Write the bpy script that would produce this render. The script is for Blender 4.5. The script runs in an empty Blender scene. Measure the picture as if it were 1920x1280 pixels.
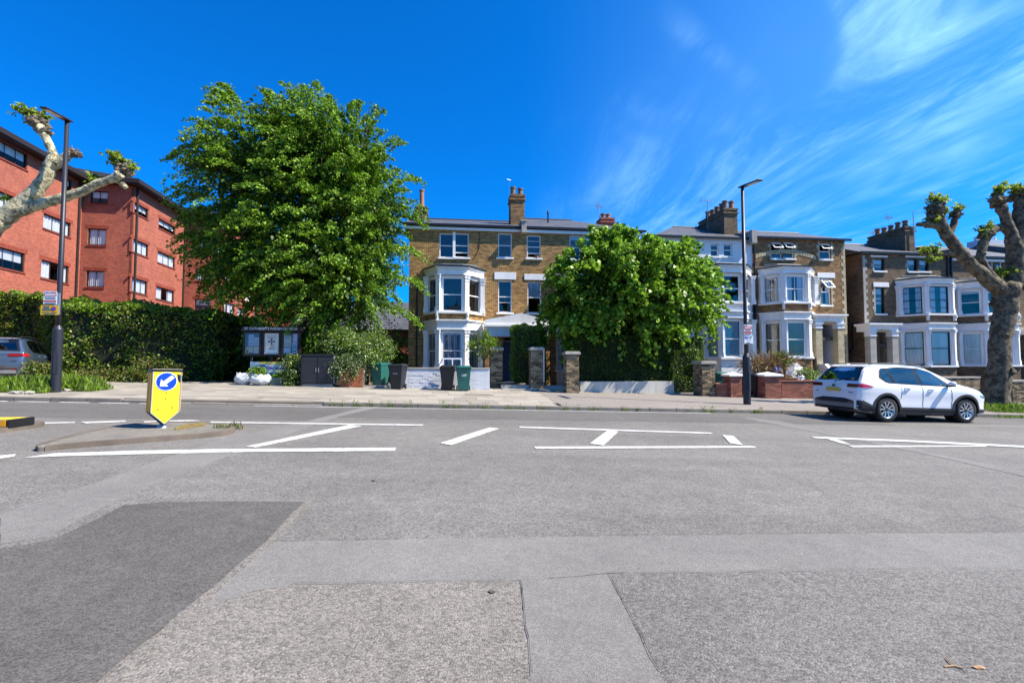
import bpy, bmesh, math, random
import numpy as np
from mathutils import Vector, Matrix
R = math.radians
S = bpy.context.scene
COL = S.collection
random.seed(7)
rng = np.random.default_rng(11)

# ------------------------------------------------------------------ camera
FPX, PITCH = 900.0, R(2.6)
cam = bpy.data.cameras.new('camera')
cam.sensor_width = 36; cam.lens = 36 * FPX / 1920; cam.clip_end = 3000; cam.clip_start = .05
camo = bpy.data.objects.new('camera', cam); COL.objects.link(camo)
camo.rotation_euler = (R(90) + PITCH, 0, 0)
S.camera = camo
# ------------------------------------------------------------------ sky and sun
SUN_EL, SUN_AZ = R(49), R(-9)            # azimuth measured from +X
w = bpy.data.worlds.new('World'); S.world = w; w.use_nodes = True
nt = w.node_tree; N = nt.nodes; L = nt.links
N.clear()
def wn(t, **k):
    n = N.new(t)
    for a, b in k.items(): setattr(n, a, b)
    return n
def wmath(op, a, b=None, c=None, clamp=False):
    n = wn('ShaderNodeMath', operation=op, use_clamp=clamp)
    for i, x in enumerate((a, b, c)):
        if x is None: continue
        if isinstance(x, (int, float)): n.inputs[i].default_value = x
        else: L.new(x, n.inputs[i])
    return n.outputs[0]
sky = wn('ShaderNodeTexSky', sky_type='NISHITA', sun_disc=False)
sky.sun_elevation = SUN_EL; sky.sun_rotation = R(90) - SUN_AZ
sky.air_density = 1.0; sky.dust_density = 0.9; sky.ozone_density = 3.0
tint = wn('ShaderNodeMix', data_type='RGBA', blend_type='MULTIPLY'); tint.inputs[0].default_value = 1
L.new(sky.outputs[0], tint.inputs[6]); tint.inputs[7].default_value = (.015, .66, 1.46, 1)
tc = wn('ShaderNodeTexCoord'); sep = wn('ShaderNodeSeparateXYZ'); L.new(tc.outputs['Generated'], sep.inputs[0])
zc = wmath('MAXIMUM', sep.outputs[2], .03)
ca = wmath('DIVIDE', sep.outputs[0], zc); cb = wmath('DIVIDE', sep.outputs[1], zc)
def cloud(sa, sb, off, det, lo, hi, rough=.6):
    cmb = wn('ShaderNodeCombineXYZ')
    L.new(wmath('MULTIPLY_ADD', ca, sa, off), cmb.inputs[0])
    L.new(wmath('MULTIPLY_ADD', cb, sb, off * .7), cmb.inputs[1])
    nz = wn('ShaderNodeTexNoise'); nz.inputs['Scale'].default_value = 1; nz.inputs['Detail'].default_value = det
    nz.inputs['Roughness'].default_value = rough; nz.inputs['Distortion'].default_value = .7
    L.new(cmb.outputs[0], nz.inputs['Vector'])
    mr = wn('ShaderNodeMapRange', interpolation_type='SMOOTHSTEP'); L.new(nz.outputs[0], mr.inputs[0])
    mr.inputs[1].default_value = lo; mr.inputs[2].default_value = hi
    return mr.outputs[0]
cl = wmath('MULTIPLY', cloud(2.9, .62, 3.1, 11, .36, .74, .66), cloud(1.1, .6, 8.3, 3, .36, .56))
mk = wn('ShaderNodeMapRange', interpolation_type='SMOOTHSTEP'); L.new(ca, mk.inputs[0])
mk.inputs[1].default_value = .0; mk.inputs[2].default_value = 1.1
cl = wmath('MULTIPLY_ADD', cl, mk.outputs[0], wmath('MULTIPLY', mk.outputs[0], .16))
lo = wn('ShaderNodeMapRange'); L.new(sep.outputs[2], lo.inputs[0]); lo.inputs[1].default_value = .08; lo.inputs[2].default_value = .5
cl = wmath('MULTIPLY', cl, lo.outputs[0]); cl = wmath('MULTIPLY', cl, .72, clamp=True)
cmix = wn('ShaderNodeMix', data_type='RGBA'); L.new(cl, cmix.inputs[0]); L.new(tint.outputs[2], cmix.inputs[6])
cmix.inputs[7].default_value = (4.2, 7.8, 10.6, 1)
bg = wn('ShaderNodeBackground'); bg.inputs[1].default_value = .078
L.new(cmix.outputs[2], bg.inputs[0]); out = wn('ShaderNodeOutputWorld'); L.new(bg.outputs[0], out.inputs[0])
sun = bpy.data.lights.new('sun', 'SUN'); sun.energy = 5.0; sun.angle = R(.55); sun.color = (1, .91, .765)
suno = bpy.data.objects.new('sun', sun); COL.objects.link(suno)
sdir = Vector((math.cos(SUN_EL) * math.cos(SUN_AZ), math.cos(SUN_EL) * math.sin(SUN_AZ), math.sin(SUN_EL)))
suno.rotation_euler = sdir.to_track_quat('Z', 'Y').to_euler()
vs = S.view_settings
vs.view_transform = 'Standard'; vs.look = 'None'; vs.gamma = 1; vs.use_curve_mapping = False
vs.exposure = 1.08
S.render.engine = 'CYCLES'
S.cycles.transparent_max_bounces = 24; S.cycles.max_bounces = 6

# ------------------------------------------------------------------ materials
MATS = {}
def mat(name, col, rough=.8, var=.12, vs=2.0, bump=0., bs=40., metal=0., spec=.4, fine=0., fs=60., coat=0., objrand=0., kind=None, col2=None, **kw):
    if name in MATS: return MATS[name]
    m = bpy.data.materials.new(name); m.use_nodes = True; MATS[name] = m
    t = m.node_tree; n = t.nodes; l = t.links
    b = n['Principled BSDF']
    b.inputs['Roughness'].default_value = rough; b.inputs['Metallic'].default_value = metal
    b.inputs['Specular IOR Level'].default_value = spec
    if coat: b.inputs['Coat Weight'].default_value = coat; b.inputs['Coat Roughness'].default_value = .04
    tc = n.new('ShaderNodeTexCoord')
    co = tc.outputs['UV'] if kind in ('brick', 'slate', 'slats') else tc.outputs['Object']
    c = (*col, 1)
    def noise(sc, det=4, ro=.6, src=None):
        z = n.new('ShaderNodeTexNoise'); z.inputs['Scale'].default_value = sc; z.inputs['Detail'].default_value = det
        z.inputs['Roughness'].default_value = ro; l.new(src or tc.outputs['Object'], z.inputs['Vector']); return z.outputs[0]
    def mul(a, f):
        x = n.new('ShaderNodeMix'); x.data_type = 'RGBA'; x.blend_type = 'MULTIPLY'; x.inputs[0].default_value = 1
        if isinstance(a, tuple): x.inputs[6].default_value = a
        else: l.new(a, x.inputs[6])
        l.new(f, x.inputs[7]); return x.outputs[2]
    def mr(a, x0, x1, y0, y1):
        r = n.new('ShaderNodeMapRange'); l.new(a, r.inputs[0])
        for i, v in enumerate((x0, x1, y0, y1)): r.inputs[i + 1].default_value = v
        return r.outputs[0]
    cur = c; hgt = None
    if kind in ('brick', 'slate'):
        br = n.new('ShaderNodeTexBrick'); l.new(co, br.inputs['Vector'])
        br.inputs['Scale'].default_value = 1
        br.inputs['Brick Width'].default_value = kw.get('bw', .225); br.inputs['Row Height'].default_value = kw.get('bh', .075)
        br.inputs['Mortar Size'].default_value = kw.get('ms', .009); br.inputs['Mortar Smooth'].default_value = .25
        br.inputs['Color1'].default_value = c
        c2 = col2 or tuple(x * .55 for x in col)
        br.inputs['Color2'].default_value = (*c2, 1)
        mo = kw.get('mortar', tuple(x * .5 for x in col)); br.inputs['Mortar'].default_value = (*mo, 1)
        br.inputs['Bias'].default_value = kw.get('bias', -.1)
        cur = br.outputs[0]; hgt = br.outputs['Fac']
    elif kind == 'leaf':
        g = n.new('ShaderNodeNewGeometry')
        rp = n.new('ShaderNodeValToRGB'); l.new(g.outputs['Random Per Island'], rp.inputs[0])
        rp.color_ramp.elements[0].color = (*[x * .62 for x in col], 1); rp.color_ramp.elements[1].color = (*(col2 or tuple(x * 1.5 for x in col)), 1)
        rp.color_ramp.elements[0].position = .1; rp.color_ramp.elements[1].position = .95
        cur = rp.outputs[0]
    elif col2:
        x = n.new('ShaderNodeMix'); x.data_type = 'RGBA'; x.inputs[6].default_value = c; x.inputs[7].default_value = (*col2, 1)
        l.new(mr(noise(kw.get('cs', vs), 6, .65), *kw.get('cr', (.42, .6)), 0, 1), x.inputs[0]); cur = x.outputs[2]
    if var: cur = mul(cur, mr(noise(vs, 6, .62), .25, .75, 1 - var, 1 + var))
    if fine: cur = mul(cur, mr(noise(fs, 3, .7), .3, .7, 1 - fine, 1 + fine))
    if kw.get('speck'):
        v = n.new('ShaderNodeTexVoronoi'); v.inputs['Scale'].default_value = kw.get('ss', 130); l.new(tc.outputs['Object'], v.inputs['Vector'])
        sp = n.new('ShaderNodeSeparateColor'); l.new(v.outputs['Color'], sp.inputs[0])
        a = kw['speck']; cur = mul(cur, mr(sp.outputs[0], 0, 1, 1 - a, 1 + a))
        dd = v.outputs['Distance']
        bb = n.new('ShaderNodeBump'); bb.inputs['Strength'].default_value = kw.get('sb', .7); bb.inputs['Distance'].default_value = .006
        bb.invert = True
        l.new(dd, bb.inputs['Height']); l.new(bb.outputs[0], b.inputs['Normal'])
    if kw.get('lane'):
        mp = n.new('ShaderNodeMapping'); mp.inputs['Rotation'].default_value = (0, 0, R(-6.8)); mp.inputs['Scale'].default_value = (.05, .75, 1); l.new(tc.outputs['Object'], mp.inputs[0])
        cur = mul(cur, mr(noise(1., 4, .55, mp.outputs[0]), .3, .7, 1 - kw['lane'], 1 + kw['lane']))
    if kw.get('streak'):
        mp = n.new('ShaderNodeMapping'); mp.inputs['Scale'].default_value = (3, 3, .25); l.new(tc.outputs['Object'], mp.inputs[0])
        cur = mul(cur, mr(noise(1.5, 5, .6, mp.outputs[0]), .4, .7, 1, 1 - kw['streak']))
    if objrand:
        oi = n.new('ShaderNodeObjectInfo'); cur = mul(cur, mr(oi.outputs['Random'], 0, 1, 1 - objrand, 1 + objrand))
    if isinstance(cur, tuple): b.inputs['Base Color'].default_value = cur
    else: l.new(cur, b.inputs['Base Color'])
    if hgt is not None or bump:
        bp = n.new('ShaderNodeBump'); bp.inputs['Strength'].default_value = kw.get('bstr', .6 if hgt is not None else 1)
        if hgt is not None:
            bp.invert = True; bp.inputs['Distance'].default_value = kw.get('bd', .012); l.new(hgt, bp.inputs['Height'])
            if bump:
                b2 = n.new('ShaderNodeBump'); b2.inputs['Distance'].default_value = bump; l.new(noise(bs, 4), b2.inputs['Height'])
                l.new(bp.outputs[0], b2.inputs['Normal']); bp = b2
        else:
            bp.inputs['Distance'].default_value = bump; l.new(noise(bs, 6, .7), bp.inputs['Height'])
        l.new(bp.outputs[0], b.inputs['Normal'])
    if kind == 'leaf':
        tr = n.new('ShaderNodeBsdfTranslucent'); l.new(cur, tr.inputs[0])
        mx = n.new('ShaderNodeMixShader'); mx.inputs[0].default_value = kw.get('trans', .42)
        l.new(b.outputs[0], mx.inputs[1]); l.new(tr.outputs[0], mx.inputs[2]); l.new(mx.outputs[0], n['Material Output'].inputs[0])
    return m
def glassmat(name, tint=(.85, .92, 1), base=.10, dark=0., fk=1.4):
    if name in MATS: return MATS[name]
    m = bpy.data.materials.new(name); m.use_nodes = True; MATS[name] = m
    t = m.node_tree; n = t.nodes; l = t.links; n.remove(n['Principled BSDF'])
    tr = n.new('ShaderNodeBsdfTransparent'); k = 1 - dark; tr.inputs[0].default_value = (tint[0] * k, tint[1] * k, tint[2] * k, 1)
    gl = n.new('ShaderNodeBsdfGlossy'); gl.inputs['Roughness'].default_value = .01; gl.inputs[0].default_value = (.95, .97, 1, 1)
    tc = n.new('ShaderNodeTexCoord'); nz = n.new('ShaderNodeTexNoise'); nz.inputs['Scale'].default_value = 1.6; l.new(tc.outputs['Object'], nz.inputs[0])
    bp = n.new('ShaderNodeBump'); bp.inputs['Distance'].default_value = .006; l.new(nz.outputs[0], bp.inputs['Height']); l.new(bp.outputs[0], gl.inputs['Normal'])
    fr = n.new('ShaderNodeFresnel'); fr.inputs[0].default_value = 1.5
    ad = n.new('ShaderNodeMath'); ad.operation = 'MULTIPLY_ADD'; l.new(fr.outputs[0], ad.inputs[0]); ad.inputs[1].default_value = fk; ad.inputs[2].default_value = base
    ad.use_clamp = True
    mx = n.new('ShaderNodeMixShader'); l.new(ad.outputs[0], mx.inputs[0]); l.new(tr.outputs[0], mx.inputs[1]); l.new(gl.outputs[0], mx.inputs[2])
    l.new(mx.outputs[0], n['Material Output'].inputs[0])
    return m
M_white = mat('white_paint', (.80, .80, .79), .55, .05, 1.2, .002, 25, streak=.10)
M_whiter = mat('white_render', (.78, .78, .77), .8, .06, .8, .003, 30, streak=.08)
M_frame = mat('white_sash_paint', (.82, .82, .82), .35, .03)
M_black = mat('black_gloss_paint', (.012, .012, .014), .35, .1)
M_stock = mat('brown_stock_brick', (.50, .29, .10), .9, .20, 1.1, .002, 60, kind='brick', col2=(.22, .115, .042), mortar=(.07, .055, .04), ms=.011, fine=.12, fs=10)
M_stock2 = mat('dark_stock_brick', (.36, .20, .08), .9, .28, 1.0, .002, 60, kind='brick', col2=(.14, .078, .034), mortar=(.07, .055, .04), ms=.011, fine=.18, fs=14)
M_stock3 = mat('sooty_stock_brick', (.20, .13, .07), .9, .30, 1.0, .002, 60, kind='brick', col2=(.085, .058, .036), mortar=(.10, .085, .065), fine=.18, fs=14)
M_red = mat('red_brick', (.40, .098, .055), .85, .22, .7, .002, 60, kind='brick', col2=(.27, .058, .035), mortar=(.30, .15, .11), fine=.2, fs=6)
M_redd = mat('red_soldier_brick', (.30, .05, .026), .85, .14, 2, 0, kind='brick', bw=.075, bh=.225, ms=.008, mortar=(.2, .06, .04))
M_wbrick = mat('white_painted_brick_face', (.78, .79, .80), .75, .08, 1, .002, 60, kind='brick', col2=(.74, .75, .77), mortar=(.6, .61, .63), bstr=.5)
M_pale = mat('pale_gault_brick', (.52, .44, .27), .9, .2, 2, .001, 60, kind='brick', col2=(.38, .31, .18), mortar=(.3, .26, .2))
M_slate = mat('roof_slate', (.085, .088, .10), .6, .25, 1.3, 0, kind='slate', bw=.3, bh=.22, ms=.006, col2=(.06, .063, .075), mortar=(.03, .03, .035), bstr=.5)
M_dark = mat('dark_brown_fascia', (.022, .014, .012), .6, .1)
M_lead = mat('lead_flashing', (.14, .16, .19), .55, .2)
M_glass = glassmat('window_glass', (.92, .96, 1), .045, 0, 1.0)
M_room = mat('dim_room_plaster', (.10, .09, .08), .9, .2)  # indoor dimness is put into this dark plaster colour
M_curt = mat('net_curtain', (.80, .80, .80), .9, .1)
M_blind = mat('roller_blind', (.36, .52, .56), .8, .04)
M_tanb = mat('tan_blind', (.34, .27, .17), .8, .08)
M_pot = mat('terracotta', (.30, .15, .085), .85, .2)
M_potd = mat('sooty_clay', (.17, .12, .085), .85, .25)
M_stone = mat('weathered_stone', (.36, .34, .30), .9, .25, 3, .004, 30)
M_metal = mat('galvanised_metal', (.42, .43, .45), .4, .1, metal=.7)
M_bark = mat('plane_bark', (.50, .45, .29), .9, .22, 3.0, .06, 9, col2=(.20, .18, .11), fine=.3, fs=16, cs=5., cr=(.50, .55))
M_barkd = mat('dark_bark', (.10, .08, .055), .95, .3, 4, .03, 14)
M_knob = mat('knobbly_bark', (.15, .12, .085), .95, .4, 6, .04, 12)

# ------------------------------------------------------------------ frames and pixels to places
TH = R(6.8); UC, US = math.cos(TH), math.sin(TH)
U2 = Vector((UC, US, 0)); V2 = Vector((-US, UC, 0))
VK, VW = 14.6, 20.2                     # kerb line, back of pavement
def W(s, v, z=0.): return Vector((s * UC - v * US, s * US + v * UC, z))
def SV(p): return (p[0] * UC + p[1] * US, -p[0] * US + p[1] * UC)
def road_z(X, Y=0): return -1.40 - .028 * X
def pave_z(s, v): return road_z(s * UC - v * US) + .12 + .025 * (v - VK)
def ray(px, py):
    q, r = px - 960, 640 - py
    return Vector((q, FPX * math.cos(PITCH) - r * math.sin(PITCH), FPX * math.sin(PITCH) + r * math.cos(PITCH)))
def pv(px, py, v):                      # -> (s, z) on the street-parallel plane v
    d = ray(px, py); t = v / (-d.x * US + d.y * UC)
    return ((d.x * UC + d.y * US) * t, d.z * t)
def pr(px, py, h=0.):                   # -> world point on the road
    d = ray(px, py); t = (-1.40 + h) / (d.z + .028 * d.x); return d * t
def pp(px, py, h=0.):                   # -> street (s, v, z) on the pavement
    d = ray(px, py); ds = d.x * UC + d.y * US; dv = -d.x * US + d.y * UC
    t = (-1.28 - .025 * VK + h) / (d.z + .028 * d.x - .025 * dv)
    return ds * t, dv * t, d.z * t
def pplane(px, py, p0, ang):            # -> (t along, z) on vertical plane through p0 at angle
    d = ray(px, py); u = Vector((math.cos(ang), math.sin(ang))); n = Vector((-u.y, u.x))
    k = (p0[0] * n.x + p0[1] * n.y) / (d.x * n.x + d.y * n.y)
    q = d * k; return ((q.x - p0[0]) * u.x + (q.y - p0[1]) * u.y, q.z)

# ------------------------------------------------------------------ mesh builder
class G:
    def __init__(s): s.v = []; s.f = []; s.m = []
    def quad(s, *p, m=0):
        i = len(s.v); s.v += [tuple(x) for x in p]; s.f.append(tuple(range(i, i + len(p)))); s.m.append(m); return s
    def box(s, x0, x1, y0, y1, z0, z1, m=0, rz=0, o=(0, 0, 0)):
        i = len(s.v); c, n = math.cos(rz), math.sin(rz)
        for z in (z0, z1):
            for x, y in ((x0, y0), (x1, y0), (x1, y1), (x0, y1)):
                s.v.append((o[0] + x * c - y * n, o[1] + x * n + y * c, o[2] + z))
        for q in ((0, 3, 2, 1), (4, 5, 6, 7), (0, 1, 5, 4), (1, 2, 6, 5), (2, 3, 7, 6), (3, 0, 4, 7)):
            s.f.append(tuple(i + k for k in q)); s.m.append(m)
        return s
    def prism(s, poly, z0, z1, m=0):    # poly counter-clockwise; z may be callables
        n = len(poly); i = len(s.v)
        for z in (z0, z1):
            for x, y in poly: s.v.append((x, y, z(x, y) if callable(z) else z))
        s.f.append(tuple(i + k for k in range(n))[::-1]); s.f.append(tuple(i + n + k for k in range(n))); s.m += [m, m]
        for k in range(n):
            k2 = (k + 1) % n; s.f.append((i + k, i + k2, i + n + k2, i + n + k)); s.m.append(m)
        return s
    def xz(s, poly, y0, y1, m=0):       # polygon in x,z extruded along y
        n = len(poly); i = len(s.v)
        for y in (y0, y1):
            for x, z in poly: s.v.append((x, y, z))
        s.f.append(tuple(i + k for k in range(n))); s.f.append(tuple(i + n + k for k in range(n))[::-1]); s.m += [m, m]
        for k in range(n):
            k2 = (k + 1) % n; s.f.append((i + k2, i + k, i + n + k, i + n + k2)); s.m.append(m)
        return s
    def tube(s, pts, rad, n=10, m=0, cap=True, bump=0.):
        pts = [Vector(p) for p in pts]; i = len(s.v); K = len(pts)
        if not hasattr(rad, '__len__'): rad = [rad] * K
        prev = None
        for k, p in enumerate(pts):
            t = (pts[min(k + 1, K - 1)] - pts[max(k - 1, 0)]).normalized()
            a = prev if prev is not None else (Vector((1, 0, 0)) if abs(t.x) < .8 else Vector((0, 1, 0)))
            a = (a - t * a.dot(t)).normalized(); b = t.cross(a); prev = a
            for j in range(n):
                q = 2 * math.pi * j / n; r = rad[k] * (1 + bump * random.uniform(-1, 1))
                s.v.append(tuple(p + a * (math.cos(q) * r) + b * (math.sin(q) * r)))
        for k in range(K - 1):
            for j in range(n):
                j2 = (j + 1) % n
                s.f.append((i + k * n + j, i + k * n + j2, i + (k + 1) * n + j2, i + (k + 1) * n + j)); s.m.append(m)
        if cap:
            s.f.append(tuple(i + j for j in range(n))[::-1]); s.f.append(tuple(i + (K - 1) * n + j for j in range(n))); s.m += [m, m]
        return s
    def lathe(s, prof, n=24, c=(0, 0, 0), ax='z', m=0):     # prof: (along axis, radius)
        i = len(s.v)
        for h, r in prof:
            for j in range(n):
                q = 2 * math.pi * j / n; a, b = math.cos(q) * r, math.sin(q) * r
                p = (a, b, h) if ax == 'z' else (a, h, b); s.v.append((c[0] + p[0], c[1] + p[1], c[2] + p[2]))
        for k in range(len(prof) - 1):
            for j in range(n):
                j2 = (j + 1) % n; s.f.append((i + k * n + j, i + k * n + j2, i + (k + 1) * n + j2, i + (k + 1) * n + j)); s.m.append(m)
        return s
    def cyl(s, x, y, z0, z1, r0, r1=None, n=14, m=0): return s.tube([(x, y, z0), (x, y, z1)], [r0, r0 if r1 is None else r1], n, m)
    def blob(s, c, r, n=2, amp=.25, m=0, fr=2.5, seed=0):
        bm = bmesh.new(); bmesh.ops.create_icosphere(bm, subdivisions=n, radius=1)
        i = len(s.v); rr = r if hasattr(r, '__len__') else (r, r, r)
        from mathutils import noise
        for v in bm.verts:
            k = 1 + amp * noise.noise(v.co * fr + Vector((seed * 7.3, seed, 1))) * 1.6
            s.v.append((c[0] + v.co.x * rr[0] * k, c[1] + v.co.y * rr[1] * k, c[2] + v.co.z * rr[2] * k))
        for f in bm.faces: s.f.append(tuple(i + v.index for v in f.verts)); s.m.append(m)
        bm.free(); return s
    def mesh(s, name, mats, smooth=False):
        me = bpy.data.meshes.new(name); me.from_pydata(s.v, [], s.f)
        if not isinstance(mats, (list, tuple)): mats = [mats]
        for x in mats: me.materials.append(x)
        if len(mats) > 1: me.polygons.foreach_set('material_index', s.m)
        uv = me.uv_layers.new(name='UVMap').data
        for p in me.polygons:
            n = p.normal
            if abs(n.z) > .85: tx, ty = Vector((1, 0, 0)), Vector((0, 1, 0))
            else:
                tx = Vector((-n.y, n.x, 0)).normalized(); ty = Vector((0, 0, 1)) if abs(n.z) < .3 else n.cross(tx)
            for li in p.loop_indices:
                c = me.vertices[me.loops[li].vertex_index].co; uv[li].uv = (c.dot(tx), c.dot(ty))
        if smooth: me.polygons.foreach_set('use_smooth', [True] * len(me.polygons))
        me.update(); return me
    def build(s, name, mats, parent=None, loc=(0, 0, 0), rz=0, smooth=False, rx=0, ry=0, bevel=0):
        return obj(name, s.mesh(name, mats, smooth), parent, loc, rz, rx, ry, bevel)
def obj(name, me, parent=None, loc=(0, 0, 0), rz=0, rx=0, ry=0, bevel=0):
    o = bpy.data.objects.new(name, me); COL.objects.link(o); o.parent = parent
    o.location = loc; o.rotation_euler = (rx, ry, rz)
    if bevel:
        b = o.modifiers.new('bevel', 'BEVEL'); b.width = bevel; b.segments = 2; b.limit_method = 'ANGLE'; b.angle_limit = R(40)
    return o
def tag(o, label=None, cat=None, group=None, kind=None):
    for k, v in (('label', label), ('category', cat), ('group', group), ('kind', kind)):
        if v: o[k] = v
    return o
def thing(name, label, cat, loc=(0, 0, 0), rz=0, group=None, tilt=None):
    o = bpy.data.objects.new(name, None); COL.objects.link(o); o.location = loc
    o.rotation_euler = (tilt or (0, 0))[0], (tilt or (0, 0))[1], rz
    o.empty_display_size = .3
    return tag(o, label, cat, group)
def sthing(name, label, cat, s, v, z, rz=0, group=None): return thing(name, label, cat, W(s, v, z), TH + rz, group)
def text(parent, body, size, loc, mt, rx=R(90), rz=0, name='lettering', ext=.002, align='CENTER', sx=1.):
    cu = bpy.data.curves.new(name, 'FONT'); cu.body = body; cu.size = size; cu.extrude = ext; cu.align_x = align; cu.align_y = 'CENTER'
    cu.resolution_u = 3
    t = bpy.data.objects.new('tmp', cu); COL.objects.link(t)
    me = bpy.data.meshes.new_from_object(t); bpy.data.objects.remove(t)
    me.materials.clear(); me.materials.append(mt)
    o = obj(name, me, parent, loc, rz, rx); o.scale = (sx, 1, 1); return o
def copy_tree(o, parent=None):
    c = o.copy(); COL.objects.link(c); c.parent = parent
    for ch in list(o.children): copy_tree(ch, c)
    return c
def offs(pts, o):                       # offset an open plan polyline to its right-hand side (outward, towards -y)
    E = []
    for a, b in zip(pts, pts[1:]):
        d = Vector((b[0] - a[0], b[1] - a[1])).normalized(); n = Vector((d.y, -d.x)); E.append((Vector(a) + n * o, d))
    out = [E[0][0]]
    for (p, d), (q, e) in zip(E, E[1:]):
        k = d.x * e.y - d.y * e.x
        t = ((q.x - p.x) * e.y - (q.y - p.y) * e.x) / k; out.append(p + d * t)
    lp, ld = E[-1]; out.append(lp + ld * (Vector(pts[-1]) - Vector(pts[-2])).length)
    return [tuple(p) for p in out]

# ------------------------------------------------------------------ foliage
def leafmesh(name, C, L, D, mt, parent=None, up=.9, wid=.62, flop=.5, seed=1):
    """C centres, L lengths, D preferred direction of each leaf."""
    r = np.random.default_rng(seed); n = len(C)
    d = D + r.normal(0, flop, (n, 3)); d /= np.linalg.norm(d, axis=1)[:, None]
    u = r.normal(0, 1, (n, 3)) * .75 + np.array([0, 0, up]); s = np.cross(d, u); s /= np.linalg.norm(s, axis=1)[:, None] + 1e-9
    nn = np.cross(s, d); L = L[:, None]
    a = C - d * L * .5; b = C + s * L * wid * .5 + nn * L * .1; c = C + d * L * .5 - nn * L * .12; e = C - s * L * wid * .5 + nn * L * .1
    V = np.stack([a, b, c, e], 1).reshape(-1, 3).astype(np.float32)
    me = bpy.data.meshes.new(name); me.vertices.add(4 * n); me.vertices.foreach_set('co', V.ravel())
    me.loops.add(4 * n); me.loops.foreach_set('vertex_index', np.arange(4 * n, dtype=np.int32))
    me.polygons.add(n); me.polygons.foreach_set('loop_start', np.arange(0, 4 * n, 4, dtype=np.int32))
    me.update(calc_edges=True)
    if not isinstance(mt, (list, tuple)): mt = [mt]
    for x in mt: me.materials.append(x)
    if len(mt) > 1: me.polygons.foreach_set('material_index', r.integers(0, len(mt), n).astype(np.int32))
    return obj(name, me, parent)
# ================================================================== GROUND, ROAD, PAVEMENT
M_asph = mat('worn_asphalt', (.150, .140, .130), .9, .18, .4, fine=.12, fs=5, speck=.42, ss=85, sb=.7, lane=.14)
M_asphd = mat('dark_asphalt_patch', (.088, .082, .076), .9, .18, .8, fine=.12, fs=7, speck=.40, ss=110, sb=.6)
M_asphl = mat('pale_trench_asphalt', (.168, .159, .150), .9, .16, .9, fine=.08, fs=9, speck=.28, ss=150, sb=.5)
M_aspht = mat('tan_pebbly_asphalt', (.166, .150, .134), .9, .18, .9, fine=.13, fs=9, speck=.42, ss=88, sb=.8)
M_asphc = mat('coarse_asphalt', (.134, .126, .118), .9, .18, .7, fine=.12, fs=14, speck=.42, ss=85, sb=.8)
M_paint = mat('road_paint', (.50, .49, .465), .7, .16, 5, fine=.2, fs=30, col2=(.27, .26, .25), cs=11., cr=(.56, .64))
M_slab = mat('concrete_paving', (.272, .245, .208), .85, .16, 1.6, .001, 60, fine=.08, fs=30, objrand=.17)
M_joint = mat('sandy_joint', (.13, .115, .095), .95, .2)
M_foot = mat('footway_asphalt', (.215, .19, .172), .9, .12, .8, fine=.1, fs=14, speck=.25, ss=130, sb=.5)
M_kerb = mat('granite_kerb', (.27, .24, .20), .85, .22, 3, .003, 30, fine=.15, fs=25, objrand=.12, col2=(.17, .145, .12))
M_earth = mat('garden_earth', (.09, .065, .04), .95, .3, 2, .02, 8)
M_iron = mat('cast_iron', (.09, .08, .07), .7, .2)
M_yel = mat('yellow_plastic', (.80, .62, .02), .45, .08, 4, streak=.05)
M_ora = mat('amber_plastic', (.75, .33, .01), .45, .1)

g = G()
xs = [-900, -40, 40, 900]
for a, b in zip(xs, xs[1:]):
    za, zb = [-1.55 - .028 * max(-40, min(40, x)) for x in (a, b)]
    g.quad((a, -600, za), (b, -600, zb), (b, 900, zb), (a, 900, za))
tag(g.build('ground', M_earth), kind='structure')

def wsheet(name, pts, mt, h, th=.02, parent=None):      # world pts polygon draped on the road plane
    P = [(p[0], p[1]) for p in pts]
    A = sum(a[0] * b[1] - b[0] * a[1] for a, b in zip(P, P[1:] + P[:1]))
    if A < 0: P = P[::-1]
    return G().prism(P, lambda x, y: road_z(x) + h - th, lambda x, y: road_z(x) + h).build(name, mt, parent)
road = wsheet('road', [W(-38, -14), W(38, -14), W(38, VK), W(-38, VK)], M_asph, 0, .14)
tag(road, kind='structure')
def smooth(pts, n=3, jit=0.):
    for _ in range(n):
        q = []
        for a, b in zip(pts, pts[1:] + pts[:1]):
            q += [tuple(a[i] * .75 + b[i] * .25 for i in (0, 1)), tuple(a[i] * .25 + b[i] * .75 for i in (0, 1))]
        pts = q
    return pts
def rough(pts, step=.18, amp=.018):                     # ragged outline in world metres
    out = []
    for a, b in zip(pts, pts[1:] + pts[:1]):
        a, b = Vector((a[0], a[1])), Vector((b[0], b[1])); n = max(1, int((b - a).length / step))
        for k in range(n):
            p = a.lerp(b, k / n); out.append((p.x + random.uniform(-amp, amp), p.y + random.uniform(-amp, amp)))
    return out
def patch(name, px, mt, h, amp=.018):
    return tag(wsheet(name, rough([pr(*p) for p in px], .16, amp), mt, h, .01, road))
M_asphf = mat('smooth_far_lane_asphalt', (.108, .101, .095), .9, .14, .5, fine=.10, fs=5, speck=.35, ss=85, sb=.5, lane=.12)
for a_, b_, q_ in ((-37, -3.2, 11.2), (-3.2, 12, 11.9), (12, 37, 12.4)):
    tag(wsheet('road_patch', rough([W(a_, q_), W(b_, q_), W(b_, VK - .03), W(a_, VK - .03)], .4, .02), M_asphf, .003 + (a_ > 0) * .0003, .008, road))
patch('road_patch', [(500, 1016), (1000, 1007), (1500, 1001), (1990, 998), (2050, 1068), (1140, 1075), (980, 1088), (545, 1097), (470, 1110), (330, 1160)], M_asphl, .004, .008)
patch('road_patch', [(330, 1160), (470, 1110), (545, 1097), (975, 1089), (1000, 1290), (140, 1330)], M_aspht, .0045, .01)
patch('road_patch', [(976, 1089), (1139, 1076), (1260, 1310), (1001, 1310)], M_asphl, .005, .008)
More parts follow.
